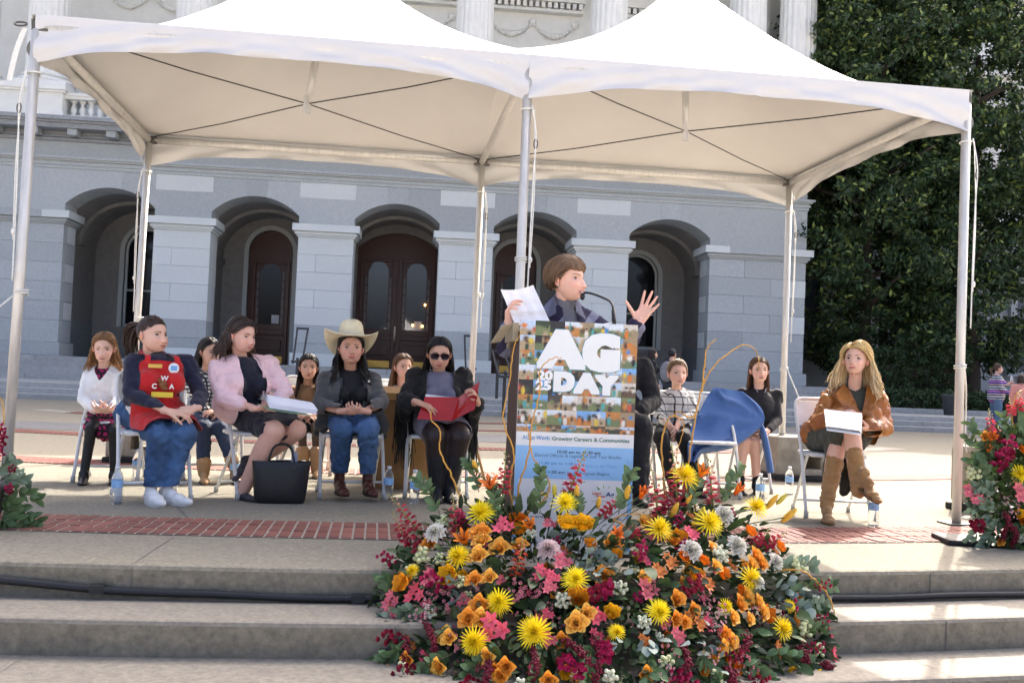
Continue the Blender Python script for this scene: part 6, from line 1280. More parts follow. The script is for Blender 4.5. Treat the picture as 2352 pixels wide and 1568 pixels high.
for r in range(8):
    for c in range(8):
        X0, Y0, X1, Y1 = c*cw, r*chh, (c+1)*cw, min(770, (r+1)*chh); kind = rr_.random()
        sk = np.array(rr_.choice(pal['sky'] if kind < .55 else pal['land']+pal['dark']+[(.5, .47, .43)]*2)); ld = np.array(rr_.choice(pal['land'] if kind < .8 else pal['dark'])); hz = rr_.uniform(.3, .6); t_ = 1/(1+np.exp(-(gy-hz+.05*np.sin(gx*rr_.uniform(3, 12)))*30)); g_ = sk*(1-t_[..., None])+ld*t_[..., None]
        for q in range(rr_.randint(3, 6)):
            bx, by, sx_, sy_ = rr_.random(), rr_.uniform(.25, 1), rr_.uniform(.05, .2), rr_.uniform(.06, .25); m_ = np.clip(1.6*np.exp(-((gx-bx)/sx_)**2-((gy-by)/sy_)**2), 0, 1)[..., None]; g_ = g_*(1-m_)+np.array(rr_.choice(pal['hot']+pal['dark']*2+pal['land']))*m_
        if rr_.random() < .65:                                    # a figure: body, head
            bx, by = rr_.uniform(.2, .8), rr_.uniform(.25, .5)
            for dx, dy, sx_, sy_, cl in ((0, .32, .13, .26, rr_.choice(pal['hot']+pal['dark'])), (0, 0, .075, .09, rr_.choice(pal['skin'])), (0, -.06, .08, .05, (.03, .02, .02))): m_ = np.clip(2.2*np.exp(-((gx-bx-dx)/sx_)**2-((gy-by-dy)/sy_)**2)-.3, 0, 1)[..., None]; g_ = g_*(1-m_)+np.array(cl)*m_
        g_ *= np.array([[rr_.uniform(.85, 1.15) for _ in range(n)] for _ in range(n)])[..., None]
        for i in range(n):
            for j in range(n): rect(mb, X0+(X1-X0)*j/n, Y0+(Y1-Y0)*i/n, X0+(X1-X0)*(j+1)/n, Y0+(Y1-Y0)*(i+1)/n, .0012, g_[i, j])
pp(mb, 'photo_collage', mat('print_collage', (1, 1, 1), .4, .08, 40, attr=True))
m_ink = mat('print_ink', (1, 1, 1), .4, .02, 20, attr=True)
mb = MB(); bl_ = (.26, .50, .80)
rect(mb, 0, 865, 832, 1092, .0012, bl_); rect(mb, 0, 1092, 28, PH_, .0012, bl_); rect(mb, 800, 1092, 832, PH_, .0012, bl_); pp(mb, 'blue_band', m_ink)
def fitb(mb, txt, x0, x1, y0, y1, th, c, d):
    k = 0
    for dx in (-1, 0, 1):
        for dy in (-1, 0, 1): k += 1; fit(mb, txt, x0+th+dx*th, x1-th+dx*th, y0+th*.7+dy*th*.7, y1-th*.7+dy*th*.7, .03, c, d+k*.00003)
def fit(mb, txt, x0, x1, y0, y1, bold, c, d=.002):
    v, f = text_mb(txt, 1.0, bold); a = v.min(0); b = v.max(0); q = (v-a)/(b-a+1e-9); mb.add(np.array([W_(x0+(x1-x0)*t[0], y1-(y1-y0)*t[1], d) for t in q]), f, c); return mb
for nm, letters in (('title_AG', (('A', 118, 470, 55, 330), ('G', 440, 712, 68, 342))), ('title_DAY', (('D', 245, 395, 345, 488), ('A', 385, 575, 350, 497), ('Y', 535, 708, 358, 502)))):
    mb = MB()
    for L_, a, b, c, d in letters: fitb(mb, L_, a-5, b+5, c-4, d+4, (d-c)*.085, (.03, .22, .30), .0016)
    for L_, a, b, c, d in letters: fitb(mb, L_, a, b, c, d, (d-c)*.085, (.66, .69, .72), .0024)
    tag(pp(mb, nm, m_ink), kind='stuff')
mb = MB(); fit(mb, '20', 130, 238, 345, 412, .05, (.70, .72, .75), .0024); fit(mb, '25', 118, 230, 414, 482, .05, (.70, .72, .75), .0024); pp(mb, 'title_2025', m_ink)
mb = MB(); tl = (.05, .16, .12); bb = (.10, .28, .55)
fit(mb, 'AG at Work:', 42, 235, 795, 825, .02, bb); fit(mb, 'Growing Careers & Communities', 250, 800, 798, 835, .02, tl); pp(mb, 'tagline', m_ink)
mb = MB(); fit(mb, '10:30 am to 11:30 am:', 290, 600, 893, 913, .02, (.02, .03, .05)); fit(mb, 'Elected Officials & Legislative Staff Tour Booths', 135, 745, 918, 948, 0, (.06, .14, .27)); fit(mb, '11:30 am to 1:30 pm:', 165, 470, 976, 997, .02, (.04, .20, .55)); fit(mb, 'Open to the Public', 480, 715, 985, 1010, 0, (.14, .33, .66)); fit(mb, '11:30 am:', 215, 355, 1035, 1054, .02, (.02, .05, .12)); fit(mb, 'Stage Program Begins', 365, 665, 1038, 1064, 0, (.06, .14, .27)); tag(pp(mb, 'programme_text', m_ink), kind='stuff')
mb = MB(); gr = (.16, .22, .08)
fit(mb, 'PARTNERS', 390, 495, 1100, 1112, .01, gr); fit(mb, 'KEY SPONSORS', 350, 495, 1285, 1297, .01, gr)
fit(mb, 'W', 180, 222, 1112, 1142, .01, (.3, .3, .3)); fit(mb, 'C', 145, 180, 1145, 1182, .01, (.3, .3, .3)); fit(mb, 'A', 215, 258, 1148, 1184, .01, (.3, .3, .3)); rect(mb, 143, 1186, 240, 1212, .002, (.75, .55, .05)); rect(mb, 170, 1125, 208, 1180, .0018, (.20, .08, .02))
fit(mb, 'cdfa', 390, 478, 1150, 1195, 0, (.05, .05, .05)); fit(mb, 'Learn', 550, 612, 1170, 1192, .02, (.6, .10, .03)); fit(mb, 'About', 575, 640, 1192, 1212, .02, (.6, .10, .03)); fit(mb, 'Ag', 645, 705, 1172, 1215, .02, (.02, .06, .2))
for dx, dy, sx in ((595, 1150, 1), (625, 1140, 0), (650, 1152, -1)): mb.add(np.array([W_(dx+sx*-18+(12 if k % 2 else 0)*math.cos(k), dy-22+10*math.sin(k), .002) for k in range(3)]+[W_(dx, dy+12, .002), W_(dx+8, dy, .002)]), [(0, 1, 2, 4, 3)], (.15, .45, .06))
fit(mb, 'www.cawomen4ag.com', 115, 265, 1222, 1233, 0, (.3, .3, .3)); fit(mb, 'www.cdfa.ca.gov', 360, 470, 1226, 1238, 0, (.3, .3, .3)); fit(mb, 'www.LearnAboutAg.org', 545, 710, 1232, 1243, 0, (.3, .3, .3))
rect(mb, 70, 1340, 105, 1372, .002, (.02, .12, .05)); rect(mb, 80, 1348, 97, 1364, .0024, (.7, .6, .05)); fit(mb, 'JOHN DEERE', 115, 255, 1348, 1366, .01, (.05, .05, .05)); fit(mb, 'got milk?', 425, 545, 1338, 1382, .0, (.01, .01, .01)); fit(mb, 'farm bureau', 590, 760, 1345, 1366, .0, (.05, .05, .05)); tag(pp(mb, 'logo_print', m_ink), kind='stuff')
# ================================================================== BLUE JACKET ON EMPTY CHAIR
chair(2.62, 7.95, -.12, 'empty white folding chair with blue jacket over its back')
Lc = spline([(1640, 889), (1622, 915), (1602, 957), (1585, 987), (1580, 1017), (1581, 1059)], 34); Rc = spline([(1706, 899), (1735, 922), (1752, 943), (1755, 968), (1732, 990), (1690, 1019), (1650, 1030), (1612, 1036), (1597, 1060)], 34); YY = np.interp(np.linspace(0, 1, 34), [0, .12, .5, .8, 1], [8.20, 8.12, 8.00, 7.80, 7.72])
jo = empty('blue_jacket', (2.62, 7.95, .0), 0, 'blue blazer draped over the empty folding chair', 'jacket')
m_blue = cloth('blue_wool', (.075, .165, .40), bump=.35, bscale=150)
P = np.zeros((34, 48, 3))
for i in range(34):
    for j in range(48):
        u = j/47; q = Lc[i]*(1-u)+Rc[i]*u; an = math.atan2(q[1]-972, 1768-q[0]); rd = math.hypot(q[1]-972, 1768-q[0])/170; nz = mnoise.noise(Vector((u*2.6, i*.10, 3.3)))
        P[i, j] = atY(q[0], q[1], YY[i]-.07+.085*min(1, i/4)*(abs(math.sin(an*7.5+.8+nz*1.6))**.5)*min(1, rd*1.1)+.05*nz+.05*u)
def jp(mb, nm):
    o = mb.build(nm, m_blue, smooth=True); o.parent = jo; o.matrix_parent_inverse = Matrix.Translation(jo.location).inverted(); return o
mb = MB(); mb.grid(P); mb.grid(P+V(0, .012, -.004)); mb.grid(np.stack([P[:, -1], P[:, -1]+V(.03, .1, -.03)])); mb.grid(np.stack([P[0], P[0]+V(0, .06, -.08), P[0]+V(0, .08, -.3)])); jp(mb, 'jacket_body')
mb = MB(); T = spline([atY(1748, 975, 8.06), atY(1757, 1010, 8.08), atY(1764, 1050, 8.06), atY(1770, 1086, 8.04)], 12); mb.tube(T, [.03, .045, .05, .052, .054, .055, .055, .056, .056, .056, .057, .057], 12, flat=.45); jp(mb, 'sleeve')
# ================================================================== SMALL THINGS ON THE STAGE
m_pet = mat('clear_pet', (.93, .96, .98), .06, .02, 10, .3, 60, trans=.92, ior=1.2); m_lab = mat('bottle_label', (.30, .52, .80), .4, .35, 40, stretch=(1, 1, 3)); m_capw = mat('bottle_cap', (.8, .82, .85), .4, .03)
def make_bottle():
    o = empty('water_bottle', (0, 0, 0), 0, 'x', 'bottle', 'water bottles on the stage floor'); mb = MB()
    prof = [(.028, .0), (.0325, .006)]
    for k in range(9): prof += [(.0325-.0018*(k % 2), .012+.009*k)]
    prof += [(.032, .10), (.032, .14), (.0325, .145), (.031, .16), (.022, .185), (.013, .196), (.0125, .205)]
    mb.lathe(prof, 20); mb.build('bottle_body', m_pet, o, True); mb = MB(); mb.lathe([(.0326, .098), (.0329, .10), (.0329, .14), (.0326, .142)], 20, cap=False); mb.build('label_band', m_lab, o, True); mb = MB(); mb.lathe([(.0145, .199), (.0145, .216), (.013, .218)], 14); mb.build('cap', m_capw, o, True); return o
bt0 = make_bottle(); nb_ = 0
for x, y, lab in ((267, 1157, 'water bottle standing beside the chair of the woman in red apron'), (313, 1103, 'water bottle behind the jeans of the woman in red apron'), (537, 1110, 'water bottle between the girl in checked jacket and the pink blazer woman'), (694, 1132, 'water bottle standing behind the black tote bag'), (891, 1147, 'water bottle beside the chair of the woman in cowboy hat'), (951, 1157, 'water bottle beside the fringed shawl of the folder reader'), (1745, 1158, 'water bottle behind the flowers near the girl in black top'), (1812, 1135, 'water bottle in front of the slotted concrete block, right of girl'), (2006, 1207, 'water bottle beside the chair of the leather jacket woman')):
    o = bt0 if nb_ == 0 else copy_tree(bt0); nb_ += 1; q = at(x, y); o.location = q; o.rotation_euler = (0, 0, random.random()*6); o['label'] = lab; o.scale = (1.05,)*3
# tote bag
q = at(640, 1157); o = empty('tote_bag', q+V(0, .07, 0), .05, 'black leather tote bag standing beside the pink blazer woman', 'bag')
m_bag = mat('black_leather', (.010, .010, .012), .42, .15, 12, .25, 60)
mb = MB(); P = np.array([[(sx*w_, sy*d_, z_) for sx, sy in ((-1, -1), (-.33, -1.12), (.33, -1.12), (1, -1), (1.02, 0), (1, 1), (.33, 1.1), (-.33, 1.1), (-1, 1), (-1.02, 0))] for w_, d_, z_ in ((.15, .06, .001), (.162, .07, .02), (.172, .07, .14), (.182, .06, .25), (.186, .05, .27))]); mb.grid(P, close=True); mb.add(P[0], [tuple(range(10))]); b_ = mb.build('bag_body', m_bag, o); b_.modifiers.new('s', 'SUBSURF').render_levels = 2; smooth_by_angle(b_, 60)
for sy in (-.05, .05):
    mb = MB(); mb.tube(spline([(-.08, sy, .24), (-.075, sy, .30), (-.04, sy*.6, .37), (.04, sy*.6, .37), (.075, sy, .30), (.08, sy, .24)], 24), .007, 8); mb.build('handle', m_bag, o, True)
mb = MB(); mb.box((.06, -.02, .2), (.10, -.012, .33)); mb.build('phone_in_bag', mat('blue_grey_card', (.25, .3, .42), .3, .1), o)
for sx in (-.08, .08): mb = MB(); mb.tube([(sx+.01*math.cos(t), -.078, .235+.01*math.sin(t)) for t in np.linspace(0, 6.28, 12)], .0022, 5); mb.build('buckle', m_dsteel, o, True)
# cardboard box
m_card_ = mat('cardboard', (.27, .155, .065), .85, .12, 8, .1, 60, stretch=(3, 3, 1))
o = empty('cardboard_box', (.16, 7.95, 0), .05, 'tall brown cardboard box behind the cowboy hat woman', 'box')
mb = MB(); L, D, Hh = .23, .16, .67
for a, b in (((-L, -D), (L, -D)), ((L, -D), (L, D)), ((L, D), (-L, D)), ((-L, D), (-L, -D))): mb.poly(V((*a, .002), (*b, .002), (*b, Hh), (*a, Hh)), (0, 0, 0) if 0 else (0.003, .003, 0))
mb.build('box_wall', m_card_, o); mb = MB(); mb.poly(V((-L, -D, Hh), (L, -D, Hh), (L-.02, -D-.10, Hh+.04), (-L+.05, -D-.10, Hh+.05)), (0, 0, .004)); mb.build('flap', mat('cardboard_light', (.48, .33, .17), .85, .08), o); mb = MB(); mb.poly(V((-L, D, Hh), (L, D, Hh), (L, D+.1, Hh+.09), (-L, D+.1, Hh+.09)), (0, 0, .004)); mb.build('flap', m_card_, o)
# brown cloth under table between chairs: wooden stake
mb = MB(); mb.tube([at(1118, 1120), atY(1077, 965, 7.62)], .011, 6); tag(mb.build('wooden_stake', mat('pale_timber', (.28, .17, .08), .7, .2, 20)), 'slim brown wooden stake leaning behind the red folder woman', 'stake')
# cable bundle taped along the riser
mb = MB(); P = []
for a in np.linspace(-.22, .30, 60):
    x = AC[0]+20*math.sin(a); z = np.interp(x, [-3.5, -2.2, -1.6, -1.0, -.4, .5, 6], [-.03, -.045, -.075, -.11, -.122, -.124, -.118])+.003*math.sin(x*7); q = arc(20.026, a); P.append((q[0], q[1], z))
mb.tube(np.array(P), .0165, 8, flat=1.0); tag(mb.build('cable_bundle', mat('black_cable', (.012, .013, .017), .5, .3, 30, .3, 80, stretch=(1, 1, 6)), smooth=True), 'black cable bundle running along the riser of the top step', 'cable')
for x, lab_ in ((-1.15, 'black tape on the cable bundle where it bends off the riser'), (-.05, 'black tape on the straight run of cable bundle'), (.35, 'black tape on the cable bundle beside the flowers')):
    a = math.asin((x-AC[0])/20); q = arc(20.047, a); z = np.interp(x, [-3.5, -2.2, -1.6, -1.0, -.4, .5, 6], [-.03, -.045, -.075, -.11, -.122, -.124, -.118])
    mb = MB(); mb.box((q[0]-.03, q[1]+.002, z-.0175), (q[0]+.03, q[1]+.04, z+.0185)); tag(mb.build('gaffer_tape', mat('tape_black', (.018, .019, .022), .6, .1)), lab_, 'tape', 'tape strips on the cable')
# litter bin and low kerb on the upper terrace
d = ray(2181, 940); q = np.array((d.x, d.y, 0))*27.5; o = empty('planter_bin', (q[0], q[1], .36), 0, 'dark grey tapered litter bin on the terrace by the hedge', 'bin')
mb = MB(); mb.lathe([(.14, 0), (.20, .50), (.225, .51), (.225, .55), (.19, .555)], 24); mb.build('bin_body', mat('bin_grey', (.07, .073, .078), .6, .1), o, True); mb = MB(); mb.lathe([(.18, .556), (.17, .53)], 24); mb.build('bin_rim', m_dsteel, o, True)
mb = MB(); mb.rbox((12.6, -2.2, .36), (34, -1.9, .49), .01, M=F); tag(mb.build('terrace_kerb', m_step), 'low granite kerb in front of the hedge', 'kerb')
# ================================================================== FLOWERS
m_pet_ = mat('petal', (1, 1, 1), .6, .12, 40, 0, attr=True, translucent=.15)
m_leaf = mat('cut_foliage', (1, 1, 1), .5, .2, 30, 0, attr=True, translucent=.12)
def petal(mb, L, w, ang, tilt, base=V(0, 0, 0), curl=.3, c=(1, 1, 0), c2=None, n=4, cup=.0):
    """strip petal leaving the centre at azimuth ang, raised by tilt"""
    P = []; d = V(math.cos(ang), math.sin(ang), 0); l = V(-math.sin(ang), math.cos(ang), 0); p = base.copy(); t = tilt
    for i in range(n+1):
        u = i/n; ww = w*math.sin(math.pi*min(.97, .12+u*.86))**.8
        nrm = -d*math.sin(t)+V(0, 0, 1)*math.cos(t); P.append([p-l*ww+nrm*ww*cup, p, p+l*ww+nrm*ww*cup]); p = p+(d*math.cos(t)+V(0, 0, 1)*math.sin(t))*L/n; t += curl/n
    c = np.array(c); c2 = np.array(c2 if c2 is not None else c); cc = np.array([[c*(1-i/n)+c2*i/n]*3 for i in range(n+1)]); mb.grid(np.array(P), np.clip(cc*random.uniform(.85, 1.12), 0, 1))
GA = 2.39996
def mum(yel=(.98, .80, .015)):
    mb = MB(); N = 120
    for k in range(N):
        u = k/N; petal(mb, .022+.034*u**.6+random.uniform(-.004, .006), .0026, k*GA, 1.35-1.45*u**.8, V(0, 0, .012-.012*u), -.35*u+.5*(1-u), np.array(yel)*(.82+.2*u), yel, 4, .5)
    return mb.mesh('spider_chrysanthemum', m_pet_, True, False)
def rose(c=(.88, .40, .04), c2=(.95, .55, .10)):
    mb = MB(); N = 22
    for k in range(N):
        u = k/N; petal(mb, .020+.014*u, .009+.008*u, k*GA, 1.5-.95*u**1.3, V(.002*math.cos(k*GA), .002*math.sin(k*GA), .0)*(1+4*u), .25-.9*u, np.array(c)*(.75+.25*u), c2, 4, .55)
    return mb.mesh('rose', m_pet_, True, False)
def ranun(c=(.86, .38, .02)):
    mb = MB(); N = 44
    for k in range(N):
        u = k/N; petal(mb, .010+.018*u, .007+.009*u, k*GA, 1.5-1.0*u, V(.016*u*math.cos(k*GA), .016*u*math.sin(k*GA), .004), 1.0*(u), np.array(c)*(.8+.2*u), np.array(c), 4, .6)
    return mb.mesh('ranunculus', m_pet_, True, False)
def dahlia(c=(.82, .80, .72)):
    mb = MB(); N = 90
    for k in range(N):
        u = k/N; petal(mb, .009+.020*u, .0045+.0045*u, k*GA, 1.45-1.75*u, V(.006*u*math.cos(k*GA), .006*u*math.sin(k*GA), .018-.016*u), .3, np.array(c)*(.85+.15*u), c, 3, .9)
    return mb.mesh('dahlia', m_pet_, True, False)
def lily(c=(.85, .17, .012), op=.75):
    mb = MB()
    for k in range(6): petal(mb, .075, .0135 if k % 2 else .011, k*math.pi/3, 1.25*op, V(0, 0, -.02), -.9*(1.2-op), np.array(c)*.85, np.array(c)*V(1, 1.15, 1), 7, .35)
    for k in range(6): a = k*1.05+.3; mb.tube([(0, 0, 0), (.008*math.cos(a), .008*math.sin(a), .03), (.016*math.cos(a), .016*math.sin(a), .045)], [.0012, .001, .0022], 4, (.18, .05, .02))
    return mb.mesh('lily', m_pet_, True, False)
def bud(c=(.72, .42, .05)):
    mb = MB(); mb.lathe([(.003, -.03), (.009, -.02), (.0125, 0), (.011, .025), (.005, .045), (.001, .05)], 8, c); return mb.mesh('lily_bud', m_pet_, True, False)
def stock(c=(.26, .006, .03), n=13):
    mb = MB()
    for k in range(n):
        a = k*GA; z = k*.007; o = V(.018*math.cos(a), .018*math.sin(a), z)
        for q in range(7): petal(mb, .013, .007, q*GA+a, .5+random.uniform(-.3, .5), o, .4, np.array(c)*.8, c, 3, .3)
    return mb.mesh('stock_flower', m_pet_, True, False)
def alstro(c=(.62, .12, .16)):
    mb = MB()
    for b in range(3):
        o = V(.02*math.cos(b*2.1), .02*math.sin(b*2.1), .006*b)
        for k in range(6): petal(mb, .030, .0078, k*1.047+b, .75, o, -.5, np.array(c)*V(1.2, 1.9, 1.6) if k % 2 else c, c, 4, .3)
    return mb.mesh('alstroemeria', m_pet_, True, False)
def wax(c=(.62, .36, .38), cc=(.25, .03, .05)):
    mb = MB()
    for b in range(18):
        o = V(random.gauss(0, .024), random.gauss(0, .024), random.gauss(.01, .012)); mb.ell(o, (.003, .003, .002), 6, 4, cc)
        for k in range(5): petal(mb, .0058, .0026, k*1.257+b, .35, o, 0, np.array(c), np.array(c)*1.15, 2)
    return mb.mesh('waxflower_cluster', m_pet_, False, False)
def wcluster(c=(.70, .72, .55)):
    mb = MB()
    for b in range(15):
        a = b*GA; o = V(.022*math.cos(a)*(b/15)**.5, .022*math.sin(a)*(b/15)**.5, random.uniform(0, .02)); mb.ell(o, (.0062, .0062, .0075), 7, 5, np.array(c)*random.uniform(.8, 1.1))
    return mb.mesh('white_cluster', m_pet_, True, False)
def snap(c=(.68, .07, .13), n=22, L=.22):
    mb = MB(); g = (.22, .25, .07)
    mb.tube([(0, 0, -.1), (0, 0, L*.5), (.004, 0, L)], [.003, .0028, .0012], 5, g)
    for k in range(n):
        u = k/n; a = k*GA; z = L*.02+L*.95*u; r_ = .016*(1-u)+.006
        if u < .62:
            o = V(.010*math.cos(a), .010*math.sin(a), z); q = np.array(c)*(1-u*.2)+np.array((.75, .35, .32))*u*.25
            for s_, t_ in ((0, .2), (.9, .5), (-.9, .5), (.4, -.4), (-.4, -.4)): petal(mb, .020*(1-.35*u), .0085*(1-.3*u), a+s_, t_, o, .3, q*.85, q, 3, .4)
        else:
            q = np.array((.55, .22, .18))*(1-(u-.62)*2.4)+np.array(g)*(u-.62)*2.4; mb.ell((r_*math.cos(a), r_*math.sin(a), z), (.005*(1.5-u), .005*(1.5-u), .008*(1.5-u)), 6, 5, np.clip(q, 0, 1))
    return mb.mesh('snapdragon', m_pet_, True, False)
def leafm(L, w, c, fold=.25, curl=-.3, n=5):
    mb = MB(); petal(mb, L, w, 0, .2, V(0, 0, 0), curl, np.array(c)*.85, np.array(c)*1.1, n, fold); return mb
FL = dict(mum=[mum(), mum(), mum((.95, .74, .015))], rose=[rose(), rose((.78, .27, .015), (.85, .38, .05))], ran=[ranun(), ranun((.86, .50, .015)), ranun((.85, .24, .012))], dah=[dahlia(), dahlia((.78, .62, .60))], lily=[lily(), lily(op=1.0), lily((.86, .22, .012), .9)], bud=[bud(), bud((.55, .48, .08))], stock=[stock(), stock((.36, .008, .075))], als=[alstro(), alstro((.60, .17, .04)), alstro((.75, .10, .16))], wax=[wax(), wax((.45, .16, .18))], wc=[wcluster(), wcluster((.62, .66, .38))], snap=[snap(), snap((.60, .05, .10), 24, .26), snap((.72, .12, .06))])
NAMES = dict(mum='spider_chrysanthemum', rose='rose', ran='ranunculus', dah='dahlia', lily='lily', bud='lily_bud', stock='stock_flower', als='alstroemeria', wax='waxflower_cluster', wc='white_cluster', snap='snapdragon')
SZ = dict(mum=.055, rose=.031, ran=.03, dah=.033, lily=.07, bud=.04, stock=.04, als=.042, wax=.045, wc=.032, snap=.2)
def orient(d, spin=None):
    q = Vector(d).normalized().to_track_quat('Z', 'Y'); return (q @ Vector((0, 0, 1)).rotation_difference(Vector((0, 0, 1)))).to_euler()
class Arr:
    def __init__(s, label, base, Yf, cx, cy): s.o = empty('flower_arrangement', base, 0, label, 'flowers', 'flower arrangements on the stage front'); s.Yf = Yf; s.cx = cx; s.cy = cy; s.base = np.array(base); s.leaf = MB(); s.stem = MB()
    def bloom(s, kind, x, y, r, dY=0, var=None):
        Y = s.Yf(x, y)+dY; w = atY(x, y, Y); me = (FL[kind][var] if var is not None else random.choice(FL[kind])); depth = Y
        size = r/(1.95*1.469)*depth/FPX*(1.12 if kind == 'mum' else 1.38); sc = max(.45, min(1.9, size/SZ[kind])); d = V((x-s.cx)/420, -1.0+random.uniform(-.15, .15), (s.cy-y)/260+.45+random.uniform(-.2, .2))
        o = inst(me, NAMES[kind], s.o, w-s.base, orient(d), sc)
        if y < 1240: s.stemto(w)
        if kind in ('wax', 'wc'): tag(o, kind='stuff')
        return o
    def spike(s, x0, y0, x1, y1, var=None, dY=0.):
        Y = s.Yf(x0, y0)+dY; a = atY(x0, y0, Y); b = atY(x1, y1, Y+.05); me = FL['snap'][var] if var is not None else random.choice(FL['snap']); L = np.linalg.norm(b-a); sc = L/.24
        o = inst(me, 'snapdragon', s.o, a-s.base, orient(b-a), (min(1.9, max(1.1, sc*1.6)),)*2+(sc,)); s.stemto(a); return o
    def stemto(s, w): 
        c = s.base+V(0, .05, .12); m_ = (w*.55+c*.45)+V(0, .05, .03); s.stem.tube(spline([c*.6+w*.4, m_, w], 5), .0028, 4, (.06, .10, .03))
    def leaves(s, pts, n, L=(.05, .09), w=.3, cols=((.045, .085, .025), (.06, .11, .03), (.03, .06, .02)), spread=.05, droop=.0, out=None, silver=False):
        for i in range(n):
            x, y, dY = random.choice(pts) if not callable(pts) else pts(); Y = s.Yf(x, y)+dY; p = atY(x, y, Y)+RNG.normal(0, spread, 3)*V(1, .7, 1); l = random.uniform(*L); d = p-(s.base+V(0, .25, .15)); d = d/np.linalg.norm(d)+RNG.normal(0, .55, 3)+V(0, -.2, -droop); q = leafm(l, l*w*random.uniform(.8, 1.2), np.array(random.choice(cols))*random.uniform(.7, 1.3), curl=random.uniform(-.8, .1), fold=random.uniform(0, .4) if not silver else .1)
            R_ = np.array((Vector(d).normalized().to_track_quat('X', 'Z') @ Matrix.Rotation(random.uniform(-1.2, 1.2), 3, 'X').to_quaternion()).to_matrix()); s.leaf.merge(q, lambda v: v@R_.T+p)
    def spray(s, x0, y0, x1, y1, n=9, L=.06, w=.32, c=(.10, .16, .10), dY=0., bow=.02):
        a = atY(x0, y0, s.Yf(x0, y0)+dY); b = atY(x1, y1, s.Yf(x1, y1)+dY); T = spline([a, (a+b)/2+V(0, -bow, bow), b], n+1); s.stem.tube(T, .002, 4, (.12, .12, .05)); d = (b-a)/np.linalg.norm(b-a)
        for i in range(1, n+1):
            for sg in (-1, 1):
                sd = np.cross(d, (0, 1, 0)); sd /= np.linalg.norm(sd)+1e-9; dd = d*.75+sd*sg*.75+RNG.normal(0, .2, 3); q = leafm(L*random.uniform(.7, 1.1), L*w, np.array(c)*random.uniform(.75, 1.25), curl=-.4, fold=.15); R_ = np.array((Vector(dd).normalized().to_track_quat('X', 'Z') @ Matrix.Rotation(random.uniform(.6, 2.2)*sg, 3, 'X').to_quaternion()).to_matrix()); s.leaf.merge(q, lambda v: v@R_.T+T[i])
    def willow(s, pts, r=.005, Y0=None, name='willow_branch'):
        P = np.array([atY(x, y, Y) for x, y, Y in pts]); mb = MB(); T = spline(P, len(pts)*7); T[1:-1] += RNG.normal(0, .002, (len(T)-2, 3)); mb.tube(T, np.linspace(r, r*.4, len(T)), 6); o = mb.build(name, m_wil, s.o, True); o.matrix_parent_inverse = Matrix.Translation(s.base).inverted(); return o
    def amar(s, pts):
        for (x0, y0, x1, y1) in pts:
            a = atY(x0, y0, s.Yf(x0, y0)-.02); b = atY(x1, y1, s.Yf(x1, y1)-.02); T = spline([a, (a+b)/2+V(.01, -.03, .02), b], 22); mb = MB()
            for t in T:
                for k in range(7): mb.ell(t+RNG.normal(0, .007, 3), (.006, .006, .006), 6, 4, V(.16, .006, .022)*random.uniform(.6, 1.4))
            o = mb.build('amaranth_tail', m_pet_, s.o, True, fix=False); o.matrix_parent_inverse = Matrix.Translation(s.base).inverted()
    def done(s):
        for mb, nm in ((s.leaf, 'foliage'), (s.stem, 'stems')):
            if mb.n: o = mb.build(nm, m_leaf, s.o, True, fix=False); o.matrix_parent_inverse = Matrix.Translation(s.base).inverted(); tag(o, kind='stuff')
m_wil = mat('curly_willow', (.50, .25, .035), .5, .15, 30, .1, 60)
cA = lambda x, y: ((1240+x/1.95)/1.469, (1500+y/1.95)/1.469)
cB = lambda x, y: ((2000+x/1.951)/1.469, (1500+y/1.951)/1.469)
cC = lambda x, y: ((3100+x/2.851)/1.469, (1350+y/2.851)/1.469)
def YfA(x, y): return float(np.interp(y, [1040, 1180, 1290, 1430, 1520, 1640], [4.72, 4.60, 4.36, 4.08, 3.92, 3.74]))+.30*((x-1390)/540)**2-(.05 if y < 1350 else 0)
arr = Arr('large mixed arrangement of yellow, orange and pink flowers on the steps', (at(1390, 1500)[0]*1.0+.0, 4.42, -.144), YfA, 1390, 1420)
arr.base = np.array(arr.o.location)
def in_mass():
    while True:
        x, y = random.uniform(855, 1915), random.uniform(1130, 1660)
        top = np.interp(x, [860, 900, 960, 1050, 1150, 1300, 1390, 1480, 1560, 1680, 1780, 1850, 1915], [1440, 1300, 1225, 1170, 1145, 1195, 1225, 1195, 1135, 1160, 1255, 1350, 1430])
        if y > top: return x, y, random.uniform(-.01, .13)
